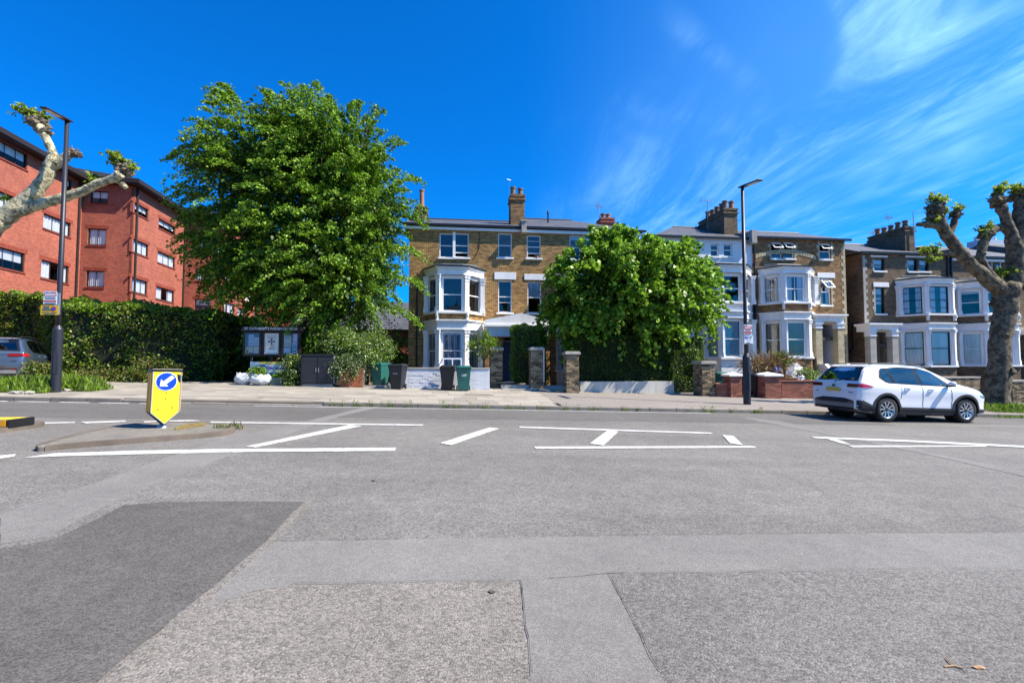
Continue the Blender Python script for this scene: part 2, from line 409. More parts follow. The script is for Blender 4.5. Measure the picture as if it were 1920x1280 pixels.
patch('road_patch', [(1140, 1076), (2050, 1067), (2300, 1320), (1262, 1320)], M_asphc, .0048, .008)
patch('road_patch', [(-220, 1062), (0, 1030), (92, 1015), (160, 985), (235, 948), (300, 943), (400, 941), (571, 942), (540, 980), (498, 1018), (420, 1085), (350, 1148), (260, 1210), (150, 1310), (-250, 1330)], M_asphd, .009, .01)
patch('seam_of_pale_tar', [(571, 941), (584, 941), (512, 1018), (360, 1152), (215, 1290), (180, 1290), (340, 1152), (496, 1018)], M_aspht, .0115, .012)
patch('trench_strip', [(685, 763), (712, 763), (640, 780), (585, 797), (440, 850), (300, 905), (233, 930), (160, 968), (92, 1006), (0, 1020), (0, 960), (180, 905), (300, 862), (420, 822), (560, 793)], M_asphl, .0042, .01)
patch('trench_strip', [(1385, 781), (1440, 787), (1465, 790), (1700, 837), (1822, 864), (1990, 897), (1990, 912), (1920, 893), (1740, 852), (1590, 822), (1440, 793)], M_asphl, .0044, .006)
def crack(px, w=.006, m=None):
    P = [pr(*p) for p in px]; Q = []
    for a, b in zip(P, P[1:]):
        n_ = max(2, int((b - a).length / .09))
        for k in range(n_): q = a.lerp(b, k / n_); Q.append(Vector((q.x + random.uniform(-.006, .006), q.y + random.uniform(-.006, .006))))
    g = G(); h = .0135
    for a, b in zip(Q, Q[1:]):
        d = (b - a).normalized(); nn = Vector((-d.y, d.x)) * w * .42 * random.uniform(.3, 1.1)
        g.quad((a.x - nn.x, a.y - nn.y, road_z(a.x) + h), (b.x - nn.x, b.y - nn.y, road_z(b.x) + h), (b.x + nn.x, b.y + nn.y, road_z(b.x) + h), (a.x + nn.x, a.y + nn.y, road_z(a.x) + h))
    return g.build('road_crack', m or M_tar, road)
M_tar = mat('tar_seam', (.045, .042, .04), .8, .3, 6)
crack([(500, 1016), (800, 1010)], .004); crack([(1050, 1006), (1500, 1001), (1920, 998)], .006); crack([(1140, 1077), (1180, 1150), (1250, 1290)], .008); crack([(1145, 1076), (1400, 1072), (1650, 1068), (1920, 1066)], .004)
crack([(545, 1097), (760, 1092), (975, 1089)], .004); crack([(977, 1090), (988, 1180), (1000, 1290)], .007); crack([(1385, 858), (1500, 905), (1600, 948), (1690, 985)], .006); crack([(1510, 895), (1560, 940), (1640, 968)], .004)
crack([(1180, 785), (1215, 790), (1250, 800)], .008); crack([(0, 965), (40, 950), (150, 925)], .005)
M_oil = mat('oil_stain', (.075, .07, .066), .6, .2, 5)
for x_, y_, r_ in ((922, 1112, .022), (700, 902, .025)):
    c_ = pr(x_, y_); wsheet('oil_stain', [(c_.x + math.cos(a / 14 * 6.283) * r_ * random.uniform(.5, 1.3), c_.y + math.sin(a / 14 * 6.283) * r_ * random.uniform(.4, 1.1)) for a in range(14)], M_oil, .0128, .004, road)
MK = [[(48, 858.5), (100, 851), (250, 846), (400, 843), (742, 840), (741, 846), (430, 848.5), (150, 855)],
      [(-40, 858), (28, 852.5), (28, 856), (-40, 867)],
      [(460, 838), (478, 839.5), (678, 799), (656, 797)], [(825, 831.5), (845, 835), (935, 804), (918, 802)],
      [(974, 800), (974, 802.5), (1338, 814), (1332, 811.5)], [(1106, 832), (1131, 835.8), (1159, 809.5), (1139, 807.5)],
      [(1354.5, 816), (1375, 817.5), (1393, 835), (1369, 831.5)], [(1001, 838), (1005, 842), (1419, 840), (1412, 836.8)],
      [(1521, 819), (1528, 822), (1700, 829), (1990, 843), (1990, 839.5), (1700, 825.5)],
      [(1589, 835.8), (1599, 839), (1850, 838), (1850, 835.8)], [(1550, 823.5), (1570, 824), (1597, 834.8), (1578, 832)],
      [(395, 791), (793, 796.4), (793, 798.6), (395, 793)], [(150, 791.5), (235, 789), (235, 791), (160, 794)],
      [(84, 792.6), (140, 791.6), (140, 793.4), (84, 794.6)], [(270, 790.4), (360, 787.8), (375, 789.4), (270, 792.2)]]
for k in MK: wsheet('road_marking', rough([pr(*p) for p in k], .12, .006), M_paint, .0125, .006, road)
for a, b in ((-12.6, -11.9), (-11.6, -10.9), (-10.6, -9.9), (-9.6, -8.9), (-8.6, -7.9)):
    wsheet('road_marking', rough([W(a, VK - .28), W(b, VK - .28), W(b, VK - .14), W(a, VK - .14)], .12, .01), M_paint, .0125, .006, road)
wsheet('road_marking', rough([W(-5.6, VK - .34), W(8.0, VK - .34), W(8.0, VK - .26), W(-5.6, VK - .26)], .25, .008), M_paint, .0125, .006, road)

# pavement base, slabs, kerbstones
def ssheet(name, s0, s1, v0, v1, mt, h, th, parent=None):
    def z(x, y):
        s, v = SV((x, y)); return pave_z(s, v) + h
    P = [tuple(W(a, b)[:2]) for a, b in ((s0, v0), (s1, v0), (s1, v1), (s0, v1))]
    return G().prism(P, lambda x, y: z(x, y) - th, z).build(name, mt, parent)
S_TAR = 3.35
pav = tag(ssheet('pavement', -38, S_TAR, VK + .15, VW + .9, M_joint, -.045, .3), kind='structure')
foot = tag(ssheet('footway', S_TAR, 38, VK + .155, VW + .1, M_foot, 0, .35), kind='structure')
ey = Vector((V2.x, V2.y, .028 * US + .025)).normalized(); ex = Vector((U2.x, U2.y, -.028 * UC)).normalized(); ez = ex.cross(ey)
MP = Matrix((ex, ey, ez)).transposed()
DS0, DS1 = SV(pr(250, 757))[0], SV(pr(590, 758))[0]
slabm = {}
def slab_mesh(w, d):
    k = (round(w, 2), round(d, 2))
    if k not in slabm: slabm[k] = G().box(-k[0] / 2, k[0] / 2, -k[1] / 2, k[1] / 2, -.06, 0).mesh('paving_slab', M_slab)
    return slabm[k]
v = VK + .16; row = 0
while v < VW + .75:
    d = .62 if row else .75; s = -19.0 - random.random() * .6
    while s < S_TAR:
        ln = random.choice((.91, .91, .91, .76, .61)); ln = min(ln, S_TAR - s)
        if ln > .2:
            o = obj('paving_slab', slab_mesh(ln - .012, d - .012), pav)
            o.location = W(s + ln / 2, v + d / 2, pave_z(s + ln / 2, v + d / 2) + random.uniform(-.005, .004))
            mm = MP.copy()
            if row == 0 and DS0 < s + ln / 2 < DS1:
                o.location.z -= .048; mm = mm @ Matrix.Rotation(R(7), 3, 'X')
            o.rotation_euler = (mm @ Matrix.Rotation(R(random.uniform(-.25, .25)), 3, 'X') @ Matrix.Rotation(R(random.uniform(-.25, .25)), 3, 'Y')).to_euler()
        s += ln
    v += d; row += 1
kerb = tag(ssheet('kerb', -38, 38, VK + .02, VK + .15, M_joint, -.12, .2), kind='structure')
km = G().box(-.45, .45, 0, .15, -.26, 0)
kms = [G().box(-.447, .447, 0, .148, -.26, 0).mesh('kerbstone', M_kerb) for _ in range(1)]
s = -20.0
while s < 26:
    m = (s + .45); dr = .085 if DS0 < m < DS1 else 0
    if m < DS0 + .9 and m > DS0 - .9: dr = .03 if m < DS0 else .085
    o = obj('kerbstone', kms[0], kerb, W(m, VK, pave_z(m, VK) - dr + random.uniform(-.004, .004)))
    o.rotation_euler = (MP @ Matrix.Rotation(R(random.uniform(-.5, .5)), 3, 'Z')).to_euler()
    b = o.modifiers.new('bevel', 'BEVEL'); b.width = .018; b.segments = 2
    s += .9
# access cover in the pavement
s0, v0, z0 = pp(900, 740)
o = G().box(-.5, .5, -.11, .11, -.02, .006).build('access_cover', M_iron, pav, W(s0, v0, z0)); o.rotation_euler = MP.to_euler()
# gardens and forecourt behind the pavement
gar = tag(ssheet('garden_ground', -38, 38, VW + .1, 42, M_earth, -.02, .3), kind='structure')
for o in (gar,):
    for vtx in o.data.vertices:
        s_, v_ = SV(vtx.co)
        if v_ > VW + 1: vtx.co.z -= .025 * (v_ - VW)

# ================================================================== TRAFFIC ISLANDS AND BOLLARDS
M_isl = mat('island_asphalt', (.20, .18, .155), .9, .25, 2, fine=.2, fs=20, speck=.3, ss=100, col2=(.13, .12, .105))
M_kerbd = mat('dark_island_kerb', (.13, .105, .085), .9, .3, 3, .003, 30, objrand=.15)
def island(name, px, h=.075):
    P = smooth([tuple(pr(x, y, h)[:2]) for x, y in px], 2)
    A = sum(a[0] * b[1] - b[0] * a[1] for a, b in zip(P, P[1:] + P[:1]))
    if A < 0: P = P[::-1]
    g = G().prism(P, lambda x, y: road_z(x) - .05, lambda x, y: road_z(x) + h)
    o = g.build(name, M_isl, bevel=.02); tag(o, kind='structure')
    # kerb ring of separate stones
    n = len(P); cx = sum(p[0] for p in P) / n; cy = sum(p[1] for p in P) / n; acc = 0; cur = [P[0]]
    for a, b in zip(P, P[1:] + P[:1]):
        d = math.dist(a, b); acc += d; cur.append(b)
        if acc > .85:
            q = G(); outer = cur; inner = [(x + (cx - x) / math.dist((x, y), (cx, cy)) * .12, y + (cy - y) / math.dist((x, y), (cx, cy)) * .12) for x, y in cur]
            ex_ = [(x - (cx - x) / math.dist((x, y), (cx, cy)) * .012, y - (cy - y) / math.dist((x, y), (cx, cy)) * .012) for x, y in outer]
            q.prism(ex_ + inner[::-1], lambda x, y: road_z(x) - .05, lambda x, y: road_z(x) + h + .004)
            q.build('kerbstone', M_kerbd, o); cur = [b]; acc = 0
    return o
island('traffic_island', [(45, 840), (150, 829), (325, 817), (401, 811), (436, 806), (442, 801), (428, 796), (380, 791), (317, 789.5), (252, 793), (190, 802), (120, 818)])
island('traffic_island', [(-120, 822), (0, 803), (60, 795), (83, 791.5), (80, 789), (35, 789.5), (-60, 795), (-160, 806)])
M_blue = mat('blue_sign_face', (.0, .045, .55), .4, .02); M_wsign = mat('white_sign_face', (.8, .81, .82), .4, .02)
M_grime = mat('brown_grime', (.33, .17, .02), .8, .2)
def bollard(name, label, loc, rz, tilt=None, face=True):
    t = thing(name, label, 'traffic bollard', loc, rz, tilt=tilt)
    w, d = .225, .115
    out = [(-w, 1.04), (-w, .27), (0, .045), (w, .27), (w, 1.04)]
    G().xz(out, -d + .008, d - .008).build('casing', M_black, t, bevel=.006)
    i = [(-w + .02, 1.0), (-w + .02, .28), (0, .075), (w - .02, .28), (w - .02, 1.0)]
    G().xz(i, -d, -d + .012).build('front_panel', M_yel, t)
    f = G().xz([(-w + .004, 1.01), (-w + .004, .275), (-w + .02, .275), (-w + .02, 1.01)], -d - .006, -d + .01)
    f.xz([(w - .02, 1.01), (w - .02, .275), (w - .004, .275), (w - .004, 1.01)], -d - .006, -d + .01)
    f.xz([(-w + .004, .275), (0, .06), (0, .078), (-w + .02, .285)], -d - .006, -d + .01)
    f.xz([(0, .06), (w - .004, .275), (w - .02, .285), (0, .078)], -d - .006, -d + .01); f.build('edge_trim', M_metal, t)
    for sx in (-1, 1):
        G().box(-.014, .014, -d + .018, d - .018, .30, .98).build('side_panel', M_ora, t, (sx * (w - .003), 0, 0))
    G().box(-w - .01, w + .01, -d - .012, d + .012, 1.0, 1.05).build('top_cap', M_black, t, bevel=.01)
    G().cyl(0, 0, 0, .06, .085, .05, 16).build('spring_foot', M_metal, t)
    if face:
        r = .165; n = 40
        c = [(math.cos(2 * math.pi * k / n) * r - .01, .825 + math.sin(2 * math.pi * k / n) * r) for k in range(n)]
        G().xz(c, -d - .009, -d - .002).build('sign_rim', M_wsign, t)
        c = [((x + .01) * .93 - .01, .825 + (z - .825) * .93) for x, z in c]
        disc = G().xz(c, -d - .012, -d - .008).build('sign_disc', M_blue, t)
        a = [(0, -.13), (-.085, -.035), (-.032, -.035), (-.032, .13), (.032, .13), (.032, -.035), (.085, -.035)]
        an = R(-48); cc, ss = math.cos(an), math.sin(an)
        a = [(x * cc - z * ss - .01, x * ss + z * cc + .825) for x, z in a]
        gg = G().xz(a, -d - .016, -d - .011); gg.build('arrow', M_wsign, disc)
        for x, z in ((-.11, .33), (.10, .36), (0, .62), (-.005, .52)):
            G().blob((x, -d - .002, z), (.014, .006, .018), 1, .3).build('rivet', M_grime, t)
        M_blk = M_black
        G().xz([(.15, .96), (.235, .93), (.235, .84), (.195, .8), (.16, .86)], -d - .004, -d - .001).build('scuff_mark', M_blk, t)
    return t
b = pr(304, 801, .075)
bollard('keep_left_bollard', 'battered yellow bollard with round blue keep left arrow sign, standing on the traffic island', (b.x, b.y, b.z), R(50), tilt=(0, R(1.5)))
b = pr(34, 799, .075)
fb = bollard('fallen_bollard', 'yellow bollard lying flat on the far left island, cut by the edge of view', (b.x - 1.05, b.y, b.z + .068), R(-90) + TH * .6, tilt=(R(-90), 0), face=False); fb.scale = (1, .52, 1)

# ================================================================== HOUSE KIT (local: x along street, y inwards, z up)
M_lead2 = mat('dark_lead_roof', (.045, .05, .058), .55, .2)
M_glassf = glassmat('flats_glass', (.95, .97, 1), .0, 0, .55)
def window(par, loc, rz, w, h, fm=M_frame, style='sash', open_=None, behind=None, bars=(), vbars=(), sill=True, split=.5, depth=.07, name='window', gm=M_glass):
    g = G(); ft = .055; D = depth
    g.box(-w / 2, -w / 2 + ft, 0, D, 0, h).box(w / 2 - ft, w / 2, 0, D, 0, h)
    g.box(-w / 2 + ft, w / 2 - ft, 0, D, h - ft, h).box(-w / 2 + ft, w / 2 - ft, 0, D, 0, ft * 1.2)
    iw = w / 2 - ft
    if style == 'sash': g.box(-iw, iw, .012, D - .01, h * split - .022, h * split + .022)
    if style == 'flats': g.box(-.03, .03, .0, D, ft, h - ft)
    for b in bars: g.box(-iw, iw, .02, .045, h * b - .012, h * b + .012)
    for b in vbars: g.box(w * b - w / 2 - .013, w * b - w / 2 + .013, .02, .046, ft, h - ft)
    o = g.build(name, fm, par, loc, rz)
    def pane(x0, x1, z0, z1, y):
        G().quad((x0, y, z0), (x1, y, z0), (x1, y, z1), (x0, y, z1)).build('pane', gm, o)
    if style == 'sash':
        lo = ft
        if open_ == 'bottom': lo = h * .2; g2 = G().box(-iw, iw, .03, .06, lo, lo + .05).build('raised_sash', fm, o)
        pane(-iw, iw, h * split, h - ft, .03); pane(-iw, iw, lo, h * split, .05)
    elif style == 'flats': pane(-iw, -.03, ft, h - ft, .035); pane(.03, iw, ft, h - ft, .04)
    elif style == 'vent':           # open top-hung vent over a fixed light
        zt = h - ft; hv = h * (.5 if open_ == 'top' else .45)
        g.__init__(); g.box(-iw, iw, .0, D, h - hv - .025, h - hv + .02); g.build('transom', fm, o)
        sh = G(); sh.box(-iw, -iw + .045, -.02, .02, -hv + .05, 0).box(iw - .045, iw, -.02, .02, -hv + .05, 0).box(-iw, iw, -.02, .02, -.045, 0).box(-iw, iw, -.02, .02, -hv + .05, -hv + .1)
        so = sh.build('open_casement', fm, o, (0, -.02, zt), 0, rx=R(-42))
        pane(-iw, iw, ft, h - hv - .02, .04)
        G().quad((-iw + .04, 0, -hv + .1), (iw - .04, 0, -hv + .1), (iw - .04, 0, -.05), (-iw + .04, 0, -.05)).build('open_casement_pane', gm, o, (0, -.02, zt), 0, rx=R(-42))
    else: pane(-iw, iw, ft, h - ft, .035)
    if sill: G().box(-w / 2 - .09, w / 2 + .09, -.16, .05, -.09, -.002).build('sill', M_white, o, bevel=.008)
    if behind:
        kind, mt, f0, f1 = behind       # (kind, material, from, to) as fractions of the height
        n = 26 if kind == 'curtain' else 1; gg = G(); y = .105
        if kind == 'shutter':
            for pn in range(3):
                x0 = -iw + pn * 2 * iw / 3 + .015; x1 = x0 + 2 * iw / 3 - .03
                gg.box(x0, x0 + .05, .09, .12, ft, h - ft).box(x1 - .05, x1, .09, .12, ft, h - ft)
                gg.box(x0, x1, .09, .12, h - ft - .06, h - ft).box(x0, x1, .09, .12, h * .5 - .04, h * .5 + .04).box(x0, x1, .09, .12, ft, ft + .07)
                z = ft + .1
                while z < h - ft - .08:
                    gg.quad((x0 + .05, .085, z), (x1 - .05, .085, z), (x1 - .05, .125, z + .028), (x0 + .05, .125, z + .028)); z += .06
            gg.build('shutter', mt, o)
        else:
            xs = [(-iw + 2 * iw * k / n) for k in range(n + 1)]
            def yy(k): return y + (.03 * math.sin(k * 1.9) + .012 * math.sin(k * 4.1) if kind == 'curtain' else 0)
            if kind == 'curtain' and f1 > 1:     # a pair drawn aside
                f1 = 1; sel = [k for k in range(n) if k < n * .32 or k > n * .68]
            else: sel = range(n)
            for k in sel: gg.quad((xs[k], yy(k), h * f0 + ft * .5), (xs[k + 1], yy(k + 1), h * f0 + ft * .5), (xs[k + 1], yy(k + 1), h * f1), (xs[k], yy(k), h * f1))
            gg.build('curtain' if kind == 'curtain' else 'blind', mt, o)
    return o
def wall(par, x0, x1, z0, z1, holes, mt, name='front_wall', reveal=.13, loc=(0, 0, 0), rz=0, rmat=None):
    xs = sorted({x0, x1} | {max(x0, min(x1, k)) for h in holes for k in h[:2]}); zs = sorted({z0, z1} | {max(z0, min(z1, k)) for h in holes for k in h[2:4]})
    g = G()
    for a, b in zip(xs, xs[1:]):
        for c, d in zip(zs, zs[1:]):
            mx, mz = (a + b) / 2, (c + d) / 2
            if any(h[0] < mx < h[1] and h[2] < mz < h[3] for h in holes): continue
            g.quad((a, 0, c), (b, 0, c), (b, 0, d), (a, 0, d)); g.quad((a, reveal, d), (b, reveal, d), (b, reveal, c), (a, reveal, c))
    for h in holes:
        a, b, c, d = h[:4]; r = reveal
        g.quad((a, 0, c), (a, 0, d), (a, r, d), (a, r, c), m=1); g.quad((b, 0, d), (b, 0, c), (b, r, c), (b, r, d), m=1)
        g.quad((a, 0, d), (b, 0, d), (b, r, d), (a, r, d), m=1); g.quad((a, 0, c), (a, r, c), (b, r, c), (b, 0, c), m=1)
    for a, b, c, d in ((x0, x0, 1, -1), (x1, x1, -1, 1)):
        g.quad((a, 0, z0), (a, 0, z1), (a, reveal, z1), (a, reveal, z0))
    return g.build(name, [mt, rmat or mt], par, loc, rz)
def pilaster(par, x, y, z0, z1, rz, w=.23, mt=M_white):
    g = G(); h = w / 2
    g.box(-h, h, -h, h, .0, z1 - z0).box(-h - .03, h + .03, -h - .03, h + .03, .0, .22).box(-h - .018, h + .018, -h - .018, h + .018, .22, .27)
    H = z1 - z0
    g.box(-h - .02, h + .02, -h - .02, h + .02, H - .34, H - .30)
    for k, e in enumerate((.008, .03, .045, .03)): g.box(-h - e, h + e, -h - e, h + e, H - .26 + k * .055, H - .215 + k * .055)
    g.box(-h - .06, h + .06, -h - .06, h + .06, H - .045, H - .002)
    for q in (-1, 1):
        g.blob((q * h * .7, -h - .02, H - .17), (.04, .03, .05), 1, .1); g.blob((0, -h - .03, H - .13), (.04, .03, .05), 1, .1)
    return g.build('pilaster', mt, par, (x, y, z0), rz)
def bay(par, xl, xa, xb, xr, d, Lv, fm=M_frame, brick=M_stock, base=M_white, wst=None, roofm=M_lead2, name='bay_window', brk=True):
    """Lv: base, sill0, head0, ent0, sill1, head1, ent1, roof"""
    pts = [(xl, 0), (xa, -d), (xb, -d), (xr, 0)]; wst = wst or {}
    def ring(off, z0, z1, mt, nm, parent, inn=.0):
        q = offs(pts, off); poly = [(q[0][0], -.004)] + [(q[0][0], q[0][1] - .0)] + q[1:3] + [(q[3][0], q[3][1])] + [(q[3][0], -.004)]
        poly = [(q[0][0] - max(off, 0) * .0, .02)] + [q[1], q[2]] + [(q[3][0], .02)]
        return G().prism(poly, z0, z1).build(nm, mt, parent, bevel=.006)
    B = par
    ring(0, Lv['base'], Lv['sill0'] - .1, base, 'bay_base', B)
    for k in (0, 1):
        s, h, e = Lv['sill%d' % k], Lv['head%d' % k], Lv['ent%d' % k]
        ring(.11, s - .10, s, M_white, 'bay_sill', B)
        ring(.02, h, e - .13, M_white, 'entablature', B); ring(.06, h + .0, h + .06, M_white, 'moulding', B)
        ring(.07, e - .13, e - .07, M_white, 'cornice', B); ring(.12, e - .07, e, M_white, 'cornice', B)
        qi = offs(pts, -.10)
        ang = [math.atan2(b[1] - a[1], b[0] - a[0]) for a, b in zip(pts, pts[1:])]
        for x, y, rz in ((qi[0][0] + .0, -.13, 0), (qi[1][0], qi[1][1], ang[0] / 2), (qi[2][0], qi[2][1], ang[2] / 2), (qi[3][0], -.13, 0)):
            pilaster(B, x, y, s, h, rz)
        for f, (a, b) in enumerate(zip(pts, pts[1:])):
            Lf = math.dist(a, b); an = ang[f]; c, sn = math.cos(an), math.sin(an)
            ww = Lf - (.50 if f == 1 else .46); H = h - s
            cfg = dict(fm=fm, style='sash'); cfg.update(wst.get((k, f), wst.get(k, {})))
            mx, my = (a[0] + b[0]) / 2 - sn * .10, (a[1] + b[1]) / 2 + c * .10
            head = .14
            window(B, (mx, my, s + .01), an, ww, H - head, sill=False, **cfg)
            G().box(-ww / 2 - .14, ww / 2 + .14, -.02, .08, H - head, H).box(-ww / 2 - .14, -ww / 2, 0, .08, 0, H - head).box(ww / 2, ww / 2 + .14, 0, .08, 0, H - head).build('window_surround', M_white, B, (mx, my, s + .003), an)
    if brk:
        ring(-.02, Lv['ent0'], Lv['sill1'] - .10, brick, 'brick_band', B)
        q = offs(pts, .03)
        for (x, y), rz in ((q[1], ang[0] / 2), (q[2], ang[2] / 2)):
            G().box(-.06, .06, -.04, .10, -.30, -.0).box(-.05, .05, -.09, .1, -.14, 0).build('bracket', M_white, B, (x, y, Lv['sill1'] - .1), rz, bevel=.01)
    # hipped lead and slate roof over the bay
    q = offs(pts, .17); e = Lv['ent1']; r = e + .26; g = G(); q = [(q[0][0], -.004), q[1], q[2], (q[3][0], -.004)]
    ins = [(xl + .35, -.004), (xa + .25, -.32), (xb - .25, -.32), (xr - .35, -.004)]
    for k in range(3): g.quad((*q[k], e + .06), (*q[k + 1], e + .06), (*ins[k + 1], r), (*ins[k], r))
    g.quad(*[(*p, r) for p in ins]); g.build('bay_roof', roofm, B)
    G().prism(q, e + .001, e + .058).build('gutter', M_black, B)
    G().tube([(ins[0][0], -.01, r + .02), (ins[1][0], ins[1][1], r + .02), (ins[2][0], ins[2][1], r + .02), (ins[3][0], -.01, r + .02)], .035, 6).build('roof_ridge', M_lead, B)
    return B
def chimney(par, x0, x1, y0, y1, z0, z1, pots, mt=M_stock3, name='chimney', ph=.5):
    o = G().box(x0, x1, y0, y1, z0, z1).box(x0 - .06, x1 + .06, y0 - .06, y1 + .06, z1 - .32, z1 - .22).box(x0 - .04, x1 + .04, y0 - .04, y1 + .04, z1 - .10, z1 + .02).build(name, mt, par)
    for i, (x, y) in enumerate(pots):
        h = ph * random.uniform(.9, 1.1); r = .155
        g = G().lathe([(0, r * 1.2), (.08, r * 1.2), (.1, r), (h - .1, r * .85), (h - .08, r * 1.1), (h, r * 1.1), (h, r * .8), (h - .2, r * .7), (h - .2, 0)], 14)
        g.build('chimney_pot', random.choice((M_pot, M_potd)), o, (x, y, z1 + .02), smooth=False)
    return o
def antenna(par, loc, h=1.2, rz=0, n=8):
    g = G().tube([(0, 0, 0), (0, 0, h)], .018, 5).tube([(-.5, 0, h), (.5, 0, h - .02)], .012, 4)
    for k in range(n): x = -.45 + .9 * k / n; g.tube([(x, -.2, h), (x, .2, h)], .007, 4)
    for z in (-.16, .16): g.tube([(-.5, -.15, h + z), (-.42, .15, h + z)], .01, 4)
    g.tube([(-.46, 0, h - .16), (-.46, 0, h + .16)], .01, 4)
    return g.build('tv_antenna', M_metal, par, loc, rz)
def downpipe(par, x, z0, z1, y=-.07, name='drainpipe', r=.04):
    g = G().cyl(x, y, z0, z1, r, n=8)
    z = z0 + .5
    while z < z1: g.box(x - r - .02, x + r + .02, y - r - .01, .01, z, z + .06); z += 1.8
    return g.build(name, M_black, par)
def quoins(par, x, z0, z1, side=1, name='quoin', mt=M_pale, y=-.012):
    A_, B_ = (.27, .15) if name == 'quoin' else (.20, .10)
    z = z0; k = 0
    while z < z1 - .2:
        w = A_ if k % 2 else B_; x0, x1 = (x, x + w) if side > 0 else (x - w, x)
        G().box(min(x0, x1), max(x0, x1), y, .05, z + .002, z + .223).build(name, mt, par)
        z += .225; k += 1
def roof(par, x0, x1, ze, zr, y0=-.12, yr=4.2, yb=8.6, hipl=False, hipr=False, mt=M_slate, zg=None):
    hl = 3.2 if hipl else 0; hr = 3.2 if hipr else 0; g = G()
    a, b, c, d = (x0, y0, ze), (x1, y0, ze), (x1, yb, ze), (x0, yb, ze); e, f = (x0 + hl, yr, zr), (x1 - hr, yr, zr)
    g.quad(a, b, f, e).quad(b, c, f).quad(c, d, e, f).quad(d, a, e)
    g.quad(d, c, b, a); o = g.build('roof', mt, par)
    G().tube([e, f], .07, 6).build('ridge_tiles', M_dark if mt is M_slate else mt, o)
    G().box(x0, x1, y0 - .09, y0, ze - .10, ze + .02).build('gutter', M_black, par)
    return o
# ================================================================== HOUSES
VF, BD = 25.8, 1.1
def house(name, label, pxl, pxr, pye, mt, v=VF, group=None, depth=8.4, xl=None, xr=None, side=M_stock2):
    s0 = pv(pxl, 600, v)[0] if xl is None else xl; s1 = pv(pxr, 600, v)[0] if xr is None else xr
    ze = pv((pxl + pxr) / 2, pye, v)[1]; zg = pave_z((s0 + s1) / 2, VW) - .35
    t = thing(name, label, 'house', W(s0, v, 0), TH, group)
    t['w'] = s1 - s0
    return t, s0, s1 - s0, ze, zg
def lr(s0, rect, v=VF):                 # pixel rect (x0,x1,y0,y1) -> local x0,x1,z0,z1
    x0, x1, y0, y1 = rect; ym = (y0 + y1) / 2; xm = (x0 + x1) / 2
    return (pv(x0, ym, v)[0] - s0, pv(x1, ym, v)[0] - s0, pv(xm, y1, v)[1], pv(xm, y0, v)[1])
def zb(px, py, d=BD): return pv(px, py, VF - d)[1]
def shell(par, w, zg, ze, depth, mt, side):
    G().quad((0, depth, zg), (0, .131, zg), (0, .131, ze), (0, depth, ze)).quad((0.2, .131, zg), (0.2, depth, zg), (.2, depth, ze), (.2, .131, ze)).quad((w, .131, zg), (w, depth, zg), (w, depth, ze), (w, .131, ze)).quad((w - .2, depth, zg), (w - .2, .131, zg), (w - .2, .131, ze), (w - .2, depth, ze)).quad((w, depth, zg), (0, depth, zg), (0, depth, ze), (w, depth, ze)).build('side_wall', side, par)
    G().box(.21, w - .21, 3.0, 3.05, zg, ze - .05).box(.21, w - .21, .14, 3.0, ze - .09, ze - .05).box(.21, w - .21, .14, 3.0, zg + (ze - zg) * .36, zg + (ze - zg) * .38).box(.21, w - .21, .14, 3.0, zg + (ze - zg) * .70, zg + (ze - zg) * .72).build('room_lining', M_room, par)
def lintel(par, s0, rect, mt=M_white):
    a, b, c, d = lr(s0, rect); G().box(a, b, -.035, .05, c, d).build('lintel', mt, par, bevel=.008)
def win(par, s0, rect, **k):
    a, b, c, d = lr(s0, rect); window(par, ((a + b) / 2, .08, c), 0, b - a, d - c, **k)
    return (a, b, c, d)
NC = ('curtain', M_curt, 0, 1)
# ---- central pair, left half
A, s0, w, ze, zg = house('terraced_house', 'brown brick left half of the central pair with white bay, beside the big tree', 766, 986, 425, M_stock)
H = []
for r, k in (((824, 851, 437, 483), {}), ((852, 879, 437, 483), dict(open_='bottom')), ((934, 960, 437, 483), {}), ((934, 960, 526, 586), dict(bars=(.32,), behind=None))):
    H.append(win(A, s0, r, **k))
a = lr(s0, (849, 854, 435, 484)); G().box(a[0], a[1], -.03, .1, a[2], a[3]).build('mullion', M_white, A)
xl, xr = pv(796, 600, VF)[0] - s0, pv(907, 600, VF)[0] - s0; xa, xb = pv(820, 600, VF - BD)[0] - s0, pv(876, 600, VF - BD)[0] - s0
bl = dict(base=zg, sill0=zb(848, 692), head0=zb(848, 618), ent0=zb(848, 599), sill1=zb(848, 584), head1=zb(848, 515), ent1=zb(848, 500), roof=pv(848, 489, VF)[1])
H += [(xl + .2, xr - .2, bl['sill0'], bl['head0']), (xl + .2, xr - .2, bl['sill1'], bl['head1'])]
